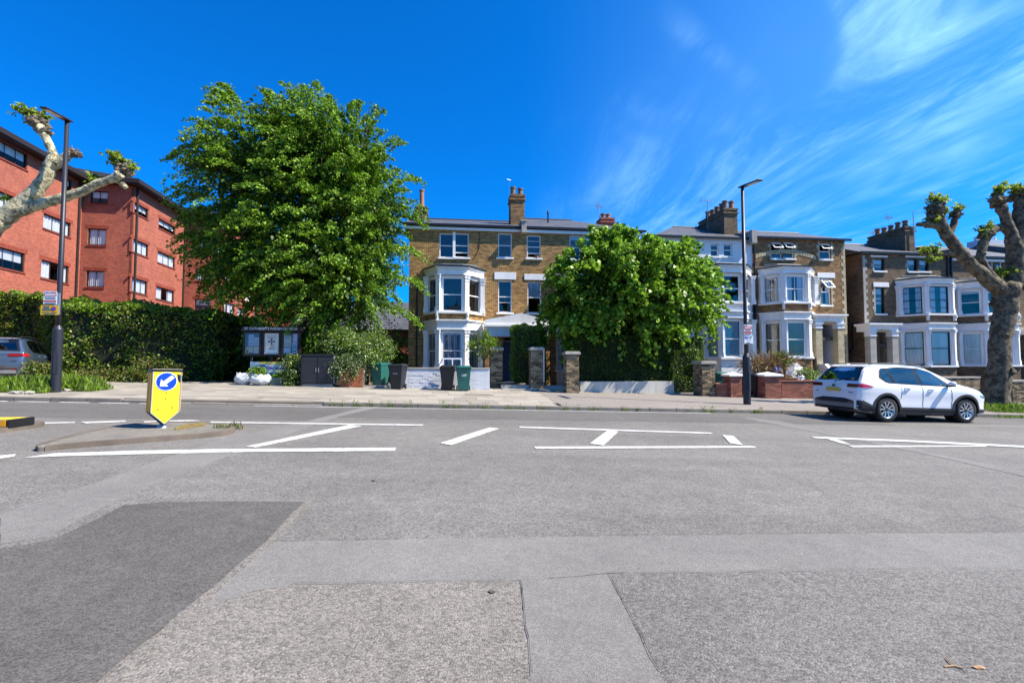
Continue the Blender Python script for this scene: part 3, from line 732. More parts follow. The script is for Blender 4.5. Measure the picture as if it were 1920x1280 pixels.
# entrance recess
dr = lr(s0, (943, 975, 624, 712)); dr = (dr[0], dr[1], zg + .45, dr[3]); H.append(dr)
wall(A, 0, w, zg, ze, H, M_stock); shell(A, w, zg, ze, 8.4, M_stock, M_stock)
M_shut = mat('white_shutters', (.72, .74, .76), .5, .03)
bay(A, xl, xa, xb, xr, BD, bl, wst={0: dict(behind=('shutter', M_shut, 0, 1))})
lintel(A, s0, (927, 967.5, 510.5, 524)); roof(A, -.35, w, ze + .06, pv(900, 414, VF + 4.2)[1]); G().box(-.3, w, -.11, .0, ze - .22, ze - .09).build('white_eaves_board', M_white, A)
M_bluedoor = mat('blue_door_paint', (.07, .11, .20), .45, .05)
def door(par, x0, x1, z0, z1, y, mt, fan=.45):
    o = G().box(x0, x1, y, y + .05, z0, z1 - fan).build('front_door', mt, par)
    ww = x1 - x0; hh = z1 - fan - z0; g = G()
    for i in (0, 1):
        for a_, b_ in ((.1, .42), (.52, .92)): g.box(x0 + ww * (.12 + .42 * i), x0 + ww * (.46 + .42 * i), y - .014, y + .01, z0 + hh * a_, z0 + hh * b_)
    g.build('panel', mt, o, bevel=.006); G().blob((x1 - .12, y - .04, z0 + 1.0), .035, 1, 0).build('handle', M_metal, o)
    G().box(x0, x1, y - .02, y + .06, z1 - fan, z1 - fan + .06).build('transom', M_frame, par)
    G().quad((x0, y + .03, z1 - fan + .06), (x1, y + .03, z1 - fan + .06), (x1, y + .03, z1), (x0, y + .03, z1)).build('fanlight', M_glass, par)
door(A, dr[0] + .02, dr[1] - .02, dr[2], dr[3], .5, M_bluedoor)
G().box(dr[0] - .002, dr[0] + .015, .13, .6, dr[2], dr[3]).box(dr[1] - .015, dr[1] + .002, .13, .6, dr[2], dr[3]).build('door_reveal', M_whiter, A)
G().box(dr[0] - .2, dr[1] + .2, -1.1, 0, zg, dr[2] - .16).box(dr[0] - .2, dr[1] + .2, -.7, .5, dr[2] - .16, dr[2]).build('door_step', M_stone, A)
downpipe(A, pv(782, 600, VF)[0] - s0, zg, pv(782, 512, VF)[1])
cA = pv(970.5, 390, VF + 1.6)[0] - s0; zt = pv(970, 366, VF + 1.6)[1]
chimney(A, cA - .42, cA + .40, 1.5, 2.5, ze, zt, [(cA - .24, 1.85), (cA + .2, 1.85)], M_stock2, ph=.5)
antenna(A, (cA - .5, 1.6, zt - 1.2), 2.1, .3, 0).scale = (.25, .25, 1)
g = G().box(w - .28, w - .02, -.45, .4, ze - .32, ze + .28).box(w - .34, w + .02, -.5, .4, ze + .28, ze + .36); g.build('party_wall_corbel', M_stone, A)
cR = pv(790, 400, 31)[0] - s0; zt = pv(790, 391, 31)[1]
c = chimney(A, cR - .35, cR + .35, 4.8, 6.2, ze, zt, [(cR + .02, 5.2)], M_stock3, ph=1.1)
# satellite wire and pipework
G().tube([pvq for pvq in [(lr(s0, (899, 900, 430, 431))[0], -.02, ze - .3), (lr(s0, (899, 900, 430, 431))[0], -.02, lr(s0, (899, 900, 460, 465))[2]), (lr(s0, (888, 889, 480, 486))[0], -.02, lr(s0, (888, 889, 480, 487))[2])]], .012, 4).build('cable', M_black, A)
# ---- central pair, right half
Bh, s0, w, ze, zg = house('terraced_house', 'brown brick right half of the central pair, mostly hidden by the round lime tree', 986, 1200, 432, M_stock2)
H = [win(Bh, s0, (988, 1014, 441, 484), open_='bottom', bars=(.75,)), win(Bh, s0, (989, 1015, 528, 587), behind=('curtain', M_curt, .5, 1.0))]
for r in ((1068, 1089, 441, 486), (1093, 1115, 441, 486)): H.append(win(Bh, s0, r, behind=('blind', M_curt, .8, 1)))
p_ = lr(s0, (1000, 1006, 478, 487)); G().cyl(p_[1], .0, p_[2] + .04, p_[2] + .22, .08, .11).build('flower_pot', M_pot, Bh)
dr2 = lr(s0, (1001, 1033, 624, 712)); dr2 = (dr2[0], dr2[1], zg + .45, dr2[3]); H.append(dr2)
xl, xr = pv(1043, 600, VF)[0] - s0, pv(1155, 600, VF)[0] - s0; xa, xb = pv(1070, 600, VF - BD)[0] - s0, pv(1126, 600, VF - BD)[0] - s0
bl = dict(base=zg, sill0=zb(1090, 694), head0=zb(1090, 620), ent0=zb(1090, 602), sill1=zb(1090, 587), head1=zb(1090, 519), ent1=zb(1090, 504), roof=pv(1090, 493, VF)[1])
H += [(xl + .2, xr - .2, bl['sill0'], bl['head0']), (xl + .2, xr - .2, bl['sill1'], bl['head1'])]
wall(Bh, 0, w, zg, ze, H, M_stock); shell(Bh, w, zg, ze, 8.4, M_stock, M_stock2); bay(Bh, xl, xa, xb, xr, BD, bl, wst={0: dict(behind=('blind', M_blind, 0, 1))})
lintel(Bh, s0, (983, 1023, 514, 525)); roof(Bh, 0, w + .35, ze + .06, pv(1000, 411, VF + 4.2)[1], hipr=True); G().box(.02, w + .3, -.11, 0, ze - .24, ze - .09).build('white_eaves_board', M_white, Bh)
door(Bh, dr2[0] + .02, dr2[1] - .02, dr2[2], dr2[3], .5, M_bluedoor)
G().box(dr2[0] - .2, dr2[1] + .2, -1.1, 0, zg, dr2[2] - .16).box(dr2[0] - .2, dr2[1] + .2, -.7, .5, dr2[2] - .16, dr2[2]).build('door_step', M_stone, Bh)
cx = pv(1136, 415, VF + 5)[0] - s0; zt = pv(1136, 412, VF + 5)[1]
c = chimney(Bh, cx - .45, cx + .45, 4.6, 5.6, ze, zt, [(cx - .2, 5), (cx + .15, 5)], M_red, ph=.35); antenna(Bh, (cx - .45, 5, zt - .4), 1.3, .9)
x_, z_ = pv(1027, 410, VF + 2.5); G().cyl(x_ - s0, 2.4, z_ - .4, z_ + .35, .05, n=8).cyl(x_ - s0, 2.4, z_ + .3, z_ + .42, .08, .06, 8).build('vent_pipe', M_black, Bh)
# porch canopy shared by the two doors: a white pediment
pl, prr = pv(910, 600, VF - .9)[0], pv(1031, 600, VF - .9)[0]; z0_, z1_ = pv(970, 612, VF - .9)[1], pv(970, 587, VF - .9)[1]
can = sthing('porch_canopy', 'shallow white painted pediment spanning both front doors of the central pair', 'canopy', pl, VF, 0)
ww = prr - pl
G().xz([(0, z1_ - .36), (0, z1_ - .62), (ww, z1_ - .62), (ww, z1_ - .36), (ww * .55, z1_)], -.95, -.14).build('pediment', M_white, can)
G().box(-.06, ww + .06, -1.05, -.14, z1_ - .72, z1_ - .62).build('cornice', M_white, can); G().box(.05, ww - .05, -.9, -.14, z1_ - 1.22, z1_ - .72).build('frieze', M_white, can)
cb_ = lambda x: G().box(-.11, .11, -.11, .11, zg, z1_ - 1.22).build('porch_pier', M_stock, can, (x, -.75, 0))
cb_(.1); cb_(ww * .5); cb_(ww - .1)

# ---- white house
Wh, s0, w, ze, zg = house('terraced_house', 'white painted brick house with canted bay behind the right-hand lamp post', 1236, 1413, 447, M_wbrick)
H = []
for r in ((1332.5, 1348, 456, 481), (1357, 1373, 456, 481)): H.append(win(Wh, s0, r, behind=('blind', M_curt, .8, 1)))
xl, xr = pv(1317, 600, VF)[0] - s0, pv(1411, 600, VF)[0] - s0; xa, xb = pv(1351, 600, VF - BD)[0] - s0, pv(1398, 600, VF - BD)[0] - s0
bl = dict(base=zg, sill0=zb(1374, 670), head0=zb(1374, 596), ent0=zb(1374, 582), sill1=zb(1374, 566), head1=zb(1374, 511), ent1=zb(1374, 497), roof=pv(1374, 490, VF)[1])
H += [(xl + .2, xr - .2, bl['sill0'], bl['head0']), (xl + .2, xr - .2, bl['sill1'], bl['head1'])]
wall(Wh, 0, w, zg, ze, H, M_wbrick); shell(Wh, w, zg, ze, 8.4, M_wbrick, M_stock2)
bay(Wh, xl, xa, xb, xr, BD, bl, brick=M_whiter, base=M_whiter, wst={0: dict(behind=('blind', M_blind, 0, 1))})
roof(Wh, -.3, w, ze + .06, pv(1330, 428, VF + 4.2)[1], hipl=True)
cs = pv(1358, 420, VF + 1.2)[0] - s0; ce = pv(1383, 420, VF + 1.2)[0] - s0; zt = pv(1370, 391, VF + 1.2)[1]
chimney(Wh, cs, ce, 1.2, 4.2, ze, zt, [(ce - .2, 1.5), (ce - .62, 1.5), (ce - .5, 2.05), (ce - .5, 2.6), (ce - .5, 3.15), (ce - .5, 3.7)], M_stock3, ph=.55)
G().xz([(0, 0), (.3, 0), (.3, .1), (0, .1)], 0, .1)
P = G(); P.quad((cs + .1, 4.2, ze), (cs + .35, 4.2, ze), (cs + .35, 4.2, zt - .6), (cs + .1, 4.2, zt - .6))
i = len(P.v); y0, y1 = -.45, 1.2
G().xz([(w - .3, ze - .3), (w, ze - .3), (w, ze + .45), (w - .3, ze + .45)], -.5, .0).build('parapet_stone', M_stone, Wh)
def slopebox(par, x0, x1, ya, za, yb_, zb_, th, nm, mt):
    g = G(); v = [(x0, ya, za - th), (x1, ya, za - th), (x1, yb_, zb_ - th), (x0, yb_, zb_ - th), (x0, ya, za), (x1, ya, za), (x1, yb_, zb_), (x0, yb_, zb_)]
    i = len(g.v); g.v += v
    for q in ((0, 3, 2, 1), (4, 5, 6, 7), (0, 1, 5, 4), (1, 2, 6, 5), (2, 3, 7, 6), (3, 0, 4, 7)): g.f.append(q); g.m.append(0)
    return g.build(nm, mt, par)
slopebox(Wh, w - .32, w - .02, 0, ze + .42, 1.3, ze + .7, .6, 'party_parapet', M_lead)
slopebox(Wh, cs + .02, cs + .3, 4.2, zt - .5, 8.2, ze + .3, 1.5, 'party_parapet', M_stock3)
antenna(Wh, (pv(1327, 405, VF + 3)[0] - s0, 3, ze + .2), pv(1327, 376, VF + 3)[1] - ze - .2, .1)
o = G().box(.0, .9, 0, .9, 0, .55).build('roof_dormer', M_white, Wh, (ce + .25, 3.2, ze + .9)); G().box(-.05, .95, -.05, .95, .55, .62).build('dormer_top', M_dark, o)
for z in (bl['ent0'],): G().box(0, xl, -.06, 0, z - .08, z + .03).build('string_course', M_white, Wh)
downpipe(Wh, w - .03, zg, pv(1410, 512, VF)[1])
p1, p2 = pv(1352, 674, VF - BD - .02), pv(1398, 712, VF - BD - .02)

# ---- brown house with pale quoins
Br, s0, w, ze, zg = house('terraced_house', 'brown brick house with pale toothed corners and arched porch, adjoining the white house', 1413, 1588, 449, M_stock2)
H = []
for r in ((1446, 1466.5, 454, 485), (1469, 1489, 454, 485)): H.append(win(Br, s0, r, style='vent', open_='top'))
H.append(win(Br, s0, (1537, 1558, 456, 486), style='vent', open_='top')); H.append(win(Br, s0, (1539, 1558, 522, 572), style='vent', open_='top', behind=('curtain', M_curt, 0, 1.5)))
lintel(Br, s0, (1532.7, 1565, 511.5, 521))
xl, xr = pv(1424, 600, VF)[0] - s0, pv(1529, 600, VF)[0] - s0; xa, xb = pv(1470, 600, VF - BD)[0] - s0, pv(1519, 600, VF - BD)[0] - s0
bl = dict(base=zg, sill0=zb(1490, 669), head0=zb(1490, 599), ent0=zb(1490, 584), sill1=zb(1490, 566), head1=zb(1490, 512), ent1=zb(1490, 500), roof=pv(1490, 490, VF)[1])
H += [(xl + .2, xr - .2, bl['sill0'], bl['head0']), (xl + .2, xr - .2, bl['sill1'], bl['head1'])]
pd = lr(s0, (1541, 1562, 606, 690)); pd = (pd[0], pd[1] + .1, zg + .9, pd[3] + .1); H.append(pd)
wall(Br, 0, w, zg, ze, H, M_stock2); shell(Br, w, zg, ze, 8.4, M_stock2, M_stock2)
bay(Br, xl, xa, xb, xr, BD, bl, brick=M_stock2, base=M_stock2, wst={0: dict(behind=('blind', M_tanb, .0, 1)), 1: dict(behind=('curtain', M_curt, 0, 1.5), vbars=(.5,))})
roof(Br, 0, w + .3, ze + .06, pv(1500, 438, VF + 4.2)[1]); quoins(Br, w, zg + 1.2, ze - .1, -1)
for h in H[:2]: pass
quoins(Br, H[0][0] - .01, H[0][2] - .05, H[0][3], -1, 'window_quoin'); quoins(Br, H[1][1] + .01, H[1][2] - .05, H[1][3], 1, 'window_quoin')
for h in H[2:4]: quoins(Br, h[0] - .01, h[2] - .05, h[3] + .1, -1, 'window_quoin'); quoins(Br, h[1] + .01, h[2] - .05, h[3] + .1, 1, 'window_quoin')
g = G(); xm = (xl + xr) / 2; n = 22; z_ = bl['roof'] + .1
for k in range(n):
    a0 = -1 + 2 * k / n; a1 = -1 + 2 * (k + .88) / n; hw = (xr - xl) / 2 + .15
    zz = lambda t: z_ + .35 * (1 - t * t)
    g.xz([(xm + a0 * hw, zz(a0)), (xm + a1 * hw, zz(a1)), (xm + a1 * hw, zz(a1) + .24), (xm + a0 * hw, zz(a0) + .24)], -.015, .02)
g.build('brick_arch', M_pale, Br)
downpipe(Br, .08, zg, ze - .1, r=.05)
def porch(par, xc, wdt, zbase, z0, z1, ztop, pier, wallm, d=.95, s=1):
    x0, x1 = xc - wdt / 2, xc + wdt / 2
    for x in (x0 + .2, x1 - .2): 
        G().box(-.19, .19, -.19, .19, zbase, z0 - .3).build('porch_pier', pier, par, (x, -d + .2, 0))
        G().box(-.22, .22, -.22, .22, z0 - .3, z0 - .22).box(-.2, .2, -.2, .2, z0 - .22, z0 - .05).box(-.26, .26, -.26, .26, z0 - .05, z0).build('capital', M_white, par, (x, -d + .2, 0))
    pts = [(x0, z0), (x0 + .4, z0)]
    n = 12; r = wdt / 2 - .4
    arc = [(xc - math.cos(math.pi * k / n) * r, z0 + math.sin(math.pi * k / n) * .12) for k in range(n + 1)]
    G().xz([(x0, z0)] + arc + [(x1, z0), (x1, z1), (x0, z1)], -d, -.005).build('porch_beam', M_white, par)
    G().box(x0 - .1, x1 + .1, -d - .1, -.005, z1, z1 + .06).box(x0 - .16, x1 + .16, -d - .16, -.005, z1 + .06, z1 + .15).build('cornice', M_white, par)
    G().box(x0 + .1, x1 - .1, .1, 1.1, zbase, z1).build('x', wallm) if 0 else None
M_pblue = mat('pale_blue_render', (.50, .54, .62), .8, .04)
e0 = pv(1545, 589, VF - .95)[1]; e1 = pv(1545, 604, VF - .95)[1]; xp = pv(1556, 600, VF - .95)[0] - s0
porch(Br, xp, pv(1582, 620, VF - .95)[0] - pv(1529, 620, VF - .95)[0], zg, e1 - .05, e0 - .15, 0, M_pale, M_pblue)
G().box(pd[0] - .0, pd[1] + .0, 1.3, 1.36, zg, pd[3]).box(pd[0] - .06, pd[0], .14, 1.3, zg, pd[3]).box(pd[1], pd[1] + .06, .14, 1.3, zg, pd[3]).build('porch_lining', M_pblue, Br)
def stairs(par, xc, wdt, z0, zt, d=2.4, n=6, mt=M_white, ystart=-.9):
    g = G()
    zt -= .45
    for k in range(n): g.box(xc - wdt / 2, xc + wdt / 2, ystart - d * (n - k) / n, ystart + (0 if k == n - 1 else -d * (n - k - 1) / n) + .0, z0, z0 + (zt - z0) * (k + 1) / n)
    g.build('steps', M_stone, par)
    zt += .45
    for q in (-1, 1):
        x = xc + q * (wdt / 2 + .12)
        P = [(ystart + .9, z0), (ystart - d, z0), (ystart - d, z0 + .45), (ystart - d + .3, z0 + .5), (ystart - .5, zt), (ystart + .9, zt)]
        g = G(); i = 0
        for xx in (x - .1, x + .1): g.v += [(xx, y, z) for y, z in P]
        n6 = len(P); g.f += [tuple(range(n6)), tuple(range(2 * n6 - 1, n6 - 1, -1))]; g.m += [0, 0]
        for k in range(n6): k2 = (k + 1) % n6; g.f.append((k2, k, n6 + k, n6 + k2)); g.m.append(0)
        g.build('stair_wall', mt, par)
zst = pv(1552, 682, VF - .9)[1]
stairs(Br, xp, 1.1, zg - .1, zst)

# ---- right dark house
Rh, s0, w, ze, zg = house('terraced_house', 'dark sooty brick house with black sash windows, behind the white car', 1621, 1787, 477, M_stock3)
H = [win(Rh, s0, (1639, 1659, 485, 508), fm=M_black, behind=('blind', M_curt, .3, 1))]
for r in ((1703, 1720.5, 485.5, 509), (1724, 1742, 486, 509)): H.append(win(Rh, s0, r, fm=M_black, behind=('blind', M_curt, .4, 1)))
H.append(win(Rh, s0, (1641.7, 1659, 539, 588), fm=M_black, behind=('blind', M_curt, .35, 1)))
lintel(Rh, s0, (1637, 1666, 529.5, 538)); lintel(Rh, s0, (1632, 1664, 479, 482)); lintel(Rh, s0, (1697, 1748, 480, 483))
xl, xr = pv(1682, 600, VF)[0] - s0, w - .15; xa, xb = pv(1740, 600, VF - BD)[0] - s0, pv(1790, 600, VF - BD)[0] - s0
bl = dict(base=zg, sill0=zb(1770, 685), head0=zb(1770, 617), ent0=zb(1770, 605), sill1=zb(1770, 588), head1=zb(1770, 532), ent1=zb(1770, 522), roof=pv(1730, 515, VF)[1])
H += [(xl + .2, xr - .2, bl['sill0'], bl['head0']), (xl + .2, xr - .2, bl['sill1'], bl['head1'])]
pd = lr(s0, (1650, 1667, 618, 700)); pd = (pd[0], pd[1], zg + .7, pd[3] + .1); H.append(pd)
wall(Rh, 0, w, zg, ze, H, M_stock3); shell(Rh, w, zg, ze, 8.4, M_stock3, M_stock3)
bay(Rh, xl, xa, xb, xr, BD, bl, fm=M_black, brick=M_stock3, base=M_stock3, wst={0: dict(behind=NC), 1: dict(behind=('curtain', M_curt, 0, 1.5), bars=(.78, .22))})
roof(Rh, -.25, w, ze + .06, pv(1700, 462, VF + 4.2)[1]); quoins(Rh, 0, zg + 1.2, ze - .1, 1, 'quoin', M_stone)
for h in H[:4]:
    if h is H[2]: continue
    quoins(Rh, h[0] - .01, h[2], h[3], -1, 'window_quoin', M_stone) if h is not H[2] else None
xp = pv(1658, 620, VF - .95)[0] - s0; e0 = pv(1658, 606, VF - .95)[1]; e1 = pv(1658, 619, VF - .95)[1]
porch(Rh, xp, pv(1686, 620, VF - .95)[0] - pv(1633, 620, VF - .95)[0], zg, e1 - .05, e0 - .15, 0, M_stone, M_pblue)
M_tanr = mat('tan_render', (.34, .29, .24), .8, .05)
G().box(pd[0], pd[1], 1.3, 1.36, zg, pd[3]).box(pd[0] - .06, pd[0], .14, 1.3, zg, pd[3]).box(pd[1], pd[1] + .06, .14, 1.3, zg, pd[3]).build('porch_lining', M_tanr, Rh)
stairs(Rh, xp, 1.1, zg - .1, pv(1658, 690, VF - .9)[1])
cs, ce = pv(1697, 440, VF + .9)[0] - s0, pv(1713, 440, VF + .9)[0] - s0; zt = pv(1705, 425, VF + .9)[1]
chimney(Rh, cs, ce + .1, .9, 3.6, ze, zt, [((cs + ce) / 2, 1.15 + k * .5) for k in range(5)], M_stock3, ph=.42)
slopebox(Rh, cs, cs + .3, 3.6, zt - .3, 8.3, ze + .3, 1.2, 'party_parapet', M_lead); slopebox(Rh, ce + .15, ce + .45, -.2, ze + .5, 4.2, ze + 1.2, .5, 'party_parapet', M_dark)
antenna(Rh, (pv(1668, 440, VF + 3)[0] - s0, 3, ze + .8), pv(1668, 408, VF + 3)[1] - ze - .8, .5); antenna(Rh, (pv(1637, 440, VF + 4)[0] - s0, 4, ze + .5), pv(1637, 436, VF + 4)[1] - ze - .5, 1)
x_ = pv(1713, 420, VF + .8)[0] - s0; z_ = pv(1713, 396, VF + .8)[1]; G().tube([(x_, .8, ze), (x_, .8, z_), (x_ + .6, .8, z_ + .02)], .03, 6).build('aerial_pole', M_metal, Rh)
downpipe(Rh, w - .05, zg, ze - .1, r=.06); downpipe(Rh, w - .3, zb(1770, 600), ze - .1, r=.05)
G().tube([(-.03, .4, zg + 4.6), (-.03, .9, zg + 4.6), (-.03, .9, zg + 3.0), (-.03, 1.2, zg + 2.9)], .05, 6).build('waste_pipe', M_black, Rh)
# ---- far right house
s1 = pv(1787, 600, VF)[0]
Fh, s0, w, ze, zg = house('terraced_house', 'dark brick house with white bay partly behind the right-hand plane tree trunk', 0, 0, 0, M_stock3, xl=s1, xr=s1 + 6.1)
ze = pv(1850, 484, VF)[1]; zg = pave_z(s1 + 3, VW) - .35
H = [win(Fh, s0, (1852, 1864, 486, 512)), win(Fh, s0, (1868, 1880, 486, 512)), win(Fh, s0, (1912, 1928, 488, 515))]
xl, xr = .15, 4.0; xa, xb = .95, 3.1
bl = dict(base=zg, sill0=zb(1830, 684), head0=zb(1830, 619), ent0=zb(1830, 605), sill1=zb(1830, 588), head1=zb(1830, 538), ent1=zb(1830, 526), roof=pv(1830, 514, VF)[1])
H += [(xl + .2, xr - .2, bl['sill0'], bl['head0']), (xl + .2, xr - .2, bl['sill1'], bl['head1'])]
wall(Fh, 0, w, zg, ze, H, M_stock3); shell(Fh, w, zg, ze, 8.4, M_stock3, M_stock3)
bay(Fh, xl, xa, xb, xr, BD, bl, brick=M_stock3, base=M_stock3, wst={0: dict(behind=NC), 1: dict(behind=('blind', M_curt, .85, 1))})
roof(Fh, 0, w + .3, ze + .06, pv(1850, 468, VF + 4.2)[1]); G().box(.02, w, -.11, 0, ze - .22, ze - .09).build('white_eaves_board', M_white, Fh)
porch(Fh, w - .8, 1.5, zg, e1 - .15, e0 - .25, 0, M_stone, M_pblue)
x_ = pv(1850, 460, VF + 5)[0] - s0; zt = pv(1850, 452, VF + 5)[1]
c = G().box(x_ - .95, x_ + .95, 4.6, 5.6, ze, zt).build('chimney', M_pblue, Fh)
for q in (-.7, .3, .75): G().cyl(x_ + q, 5.1, zt, zt + .3, .16, .14).build('chimney_pot', M_pblue, c)
# one more house beyond, closes the street to the right
n1 = copy_tree(Br); n1.location = W(s0 + 7.2, VF, -.35); n1['label'] = 'brown brick house at the far right end of the terrace, beyond the plane tree'
# ---- slate-roofed hall behind, left of the central pair
sA = pv(735, 600, 36)[0]; zA, zB_ = pv(750, 618, 36)[1], pv(750, 585, 40)[1]
hall = thing('church_hall', 'low red hall with grey slate roof between the big tree and brown house', 'building', W(sA - 7, 36, 0), TH)
G().box(0, 12, 0, 8, -1.5, zA).build('wall', M_red, hall); g = G().quad((-.3, -.3, zA), (12.3, -.3, zA), (12.3, 4, zB_ + .8), (-.3, 4, zB_ + .8)).quad((12.3, 8.3, zA), (-.3, 8.3, zA), (-.3, 4, zB_ + .8), (12.3, 4, zB_ + .8)); g.quad((-.3, -.3, zA), (-.3, 4, zB_ + .8), (-.3, 8.3, zA)).quad((12.3, -.3, zA), (12.3, 8.3, zA), (12.3, 4, zB_ + .8)).build('roof', M_slate, hall)

# ================================================================== RED BRICK FLATS
FA = R(10.7); fc, fs_ = math.cos(FA), math.sin(FA); C2 = Vector((-25.6, 32.0, 0))
def FW(x, y): return (C2.x + x * fc - y * fs_, C2.y + x * fs_ + y * fc)
F = thing('apartment_block', 'long stepped red brick block of flats with dark eaves behind the hedge on the left', 'apartment block', tuple(C2), FA)
ZE = pplane(240, 350, C2, FA)[1] + .05; ZB = -2.0
def fface(x0, y0, ln, ang, wins, nm='facade'):      # ang 0: short face (normal -y); 90: long face (normal +x)
    a = R(ang); p0 = FW(x0, y0); H = []
    for (l, r, yt, yb, *k) in wins:
        t0, zt = pplane(l, yt, p0, FA + a); t1, _ = pplane(r, yt, p0, FA + a); _, zb_ = pplane(l, yb, p0, FA + a)
        H.append((t0, t1, zb_, zt))
    wl = wall(F, 0, ln, ZB, ZE, H, M_red, nm, .14, (x0, y0, 0), a)
    for h, wn_ in zip(H, wins):
        k = wn_[4] if len(wn_) > 4 else None
        ww = h[1] - h[0]
        ca, sa_ = math.cos(a), math.sin(a)
        def LP(u, v_, z_): return (x0 + u * ca - v_ * sa_, y0 + u * sa_ + v_ * ca, z_)
        window(F, LP((h[0] + h[1]) / 2, .06, h[2]), a, ww, h[3] - h[2], fm=M_dark, style='plain', sill=False, gm=M_glassf,
               vbars=(.36, .68) if ww > 1.25 else (.5,), behind=k)
        if h[3] < ZE - .8:
            G().box(h[0] - .15, h[1] + .15, -.012, .01, h[3] + .003, h[3] + .23).build('soldier_course', M_redd, F, (x0, y0, 0), a)
        G().box(h[0] - .05, h[1] + .05, -.05, .06, h[2] - .07, h[2] - .003).build('window_sill', M_redd, F, (x0, y0, 0), a)
    return wl
cu = ('curtain', M_curt, 0, 1); cv = ('curtain', M_curt, 0, 1.5); bd = ('blind', M_curt, .45, 1)
fface(-3, -14, 14, 90, [(-12, 54, 256, 289, bd), (120, 136, 331, 356, bd), (-16, 26, 352, 388, cu), (82, 134, 399, 428, cu), (-14, 48, 459, 498, bd), (78, 130, 486, 521, cv)])
fface(-3, 0, 3, 0, [(170, 203, 357, 381, bd), (165, 200, 428, 459, cu), (162, 196, 507, 538, cu)], 'return_wall')
fface(0, 0, 7.4, 90, [(249, 279, 377, 397, bd), (298, 330, 409, 427, bd), (247, 279, 446, 471, cu), (296, 329, 470, 492, cu), (245, 277, 519, 546, cu), (293, 327, 536, 560, cv)])
fface(0, 7.4, 3, 0, [(368.5, 399, 450, 470, cu), (366.5, 397, 503, 526, cv), (365, 396, 560, 582, bd)], 'return_wall')
fface(3, 7.4, 7.4, 90, [(422, 440, 513, 533, bd), (447, 461, 530, 547, cu), (421, 440, 565, 585, cu), (446, 459, 576, 592, cu)])
fface(3, 14.8, 3, 0, [(468, 481, 582, 600)], 'return_wall')
fface(6, 14.8, 7.4, 90, [(486, 496, 560, 574), (486, 496, 590, 602)])
fface(6, 22.2, 3, 0, [], 'return_wall'); fface(9, 22.2, 12, 90, [], 'facade')
M_roomd = M_room
steps_ = [(-3, -14), (-3, 0), (0, 0), (0, 7.4), (3, 7.4), (3, 14.8), (6, 14.8), (6, 22.2), (9, 22.2), (9, 34)]
g = G()
for (a, b), (c, d) in zip(steps_, steps_[1:]):
    if a == c: g.box(a - 3.0, a - 2.95, b + .2, d - .2, ZB, ZE).box(a - 2.95, a - .15, d - .25, d - .2, ZB, ZE).box(a - 2.95, a - .15, b + .2, b + .25, ZB, ZE)
for k in range(1, 5): g.box(-9, 8.4, 22.4, 34, ZB + k, ZB + k + .05)
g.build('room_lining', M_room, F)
def estep(o):
    q = []
    for x, y in steps_: q.append((x + o, y - o))
    return q
low, top = estep(.55), estep(.6)
G().prism([(-14, -14.6)] + low[:1] + low[1:] + [(-14, 34)], ZE, ZE + .06).build('soffit', M_dark, F)
G().prism([(-14, -14.65)] + top + [(-14, 34)], ZE + .062, ZE + .34).build('fascia', M_dark, F)
# slate slope rising inwards from each long face
g = G()
for (a, b), (c, d) in zip(top, top[1:]):
    if a == c: g.quad((a, b, ZE + .341), (a, d, ZE + .341), (a - 5, d, ZE + .95), (a - 5, b, ZE + .95)); g.quad((a, b, ZE + .341), (a - 5, b, ZE + .95), (a - 5, b, ZE + .341)); g.quad((a, d, ZE + .341), (a - 5, d, ZE + .341), (a - 5, d, ZE + .95))
g.build('roof', M_slate, F)
for x, y in ((-2.93, -.35), (.07, .35), (3.07, 7.75), (.07, 7.1)): G().cyl(x, y, ZB, ZE, .07, n=8).build('drainpipe', M_dark, F)
t0, z0_ = pplane(455, 557, FW(3, 7.4), FA + R(90))
dish = G(); n = 16
ring = [(0, math.cos(2 * math.pi * k / n) * .33, math.sin(2 * math.pi * k / n) * .36) for k in range(n)]
for k in range(n): dish.quad((-.08, 0, 0), ring[k], ring[(k + 1) % n])
dish.tube([(0, 0, 0), (-.3, 0, -.1)], .02, 5).tube([(0, 0, -.3), (.3, 0, -.05)], .012, 4).build('satellite_dish', M_white, F, (3.4, 7.4 + t0, z0_), R(-35))
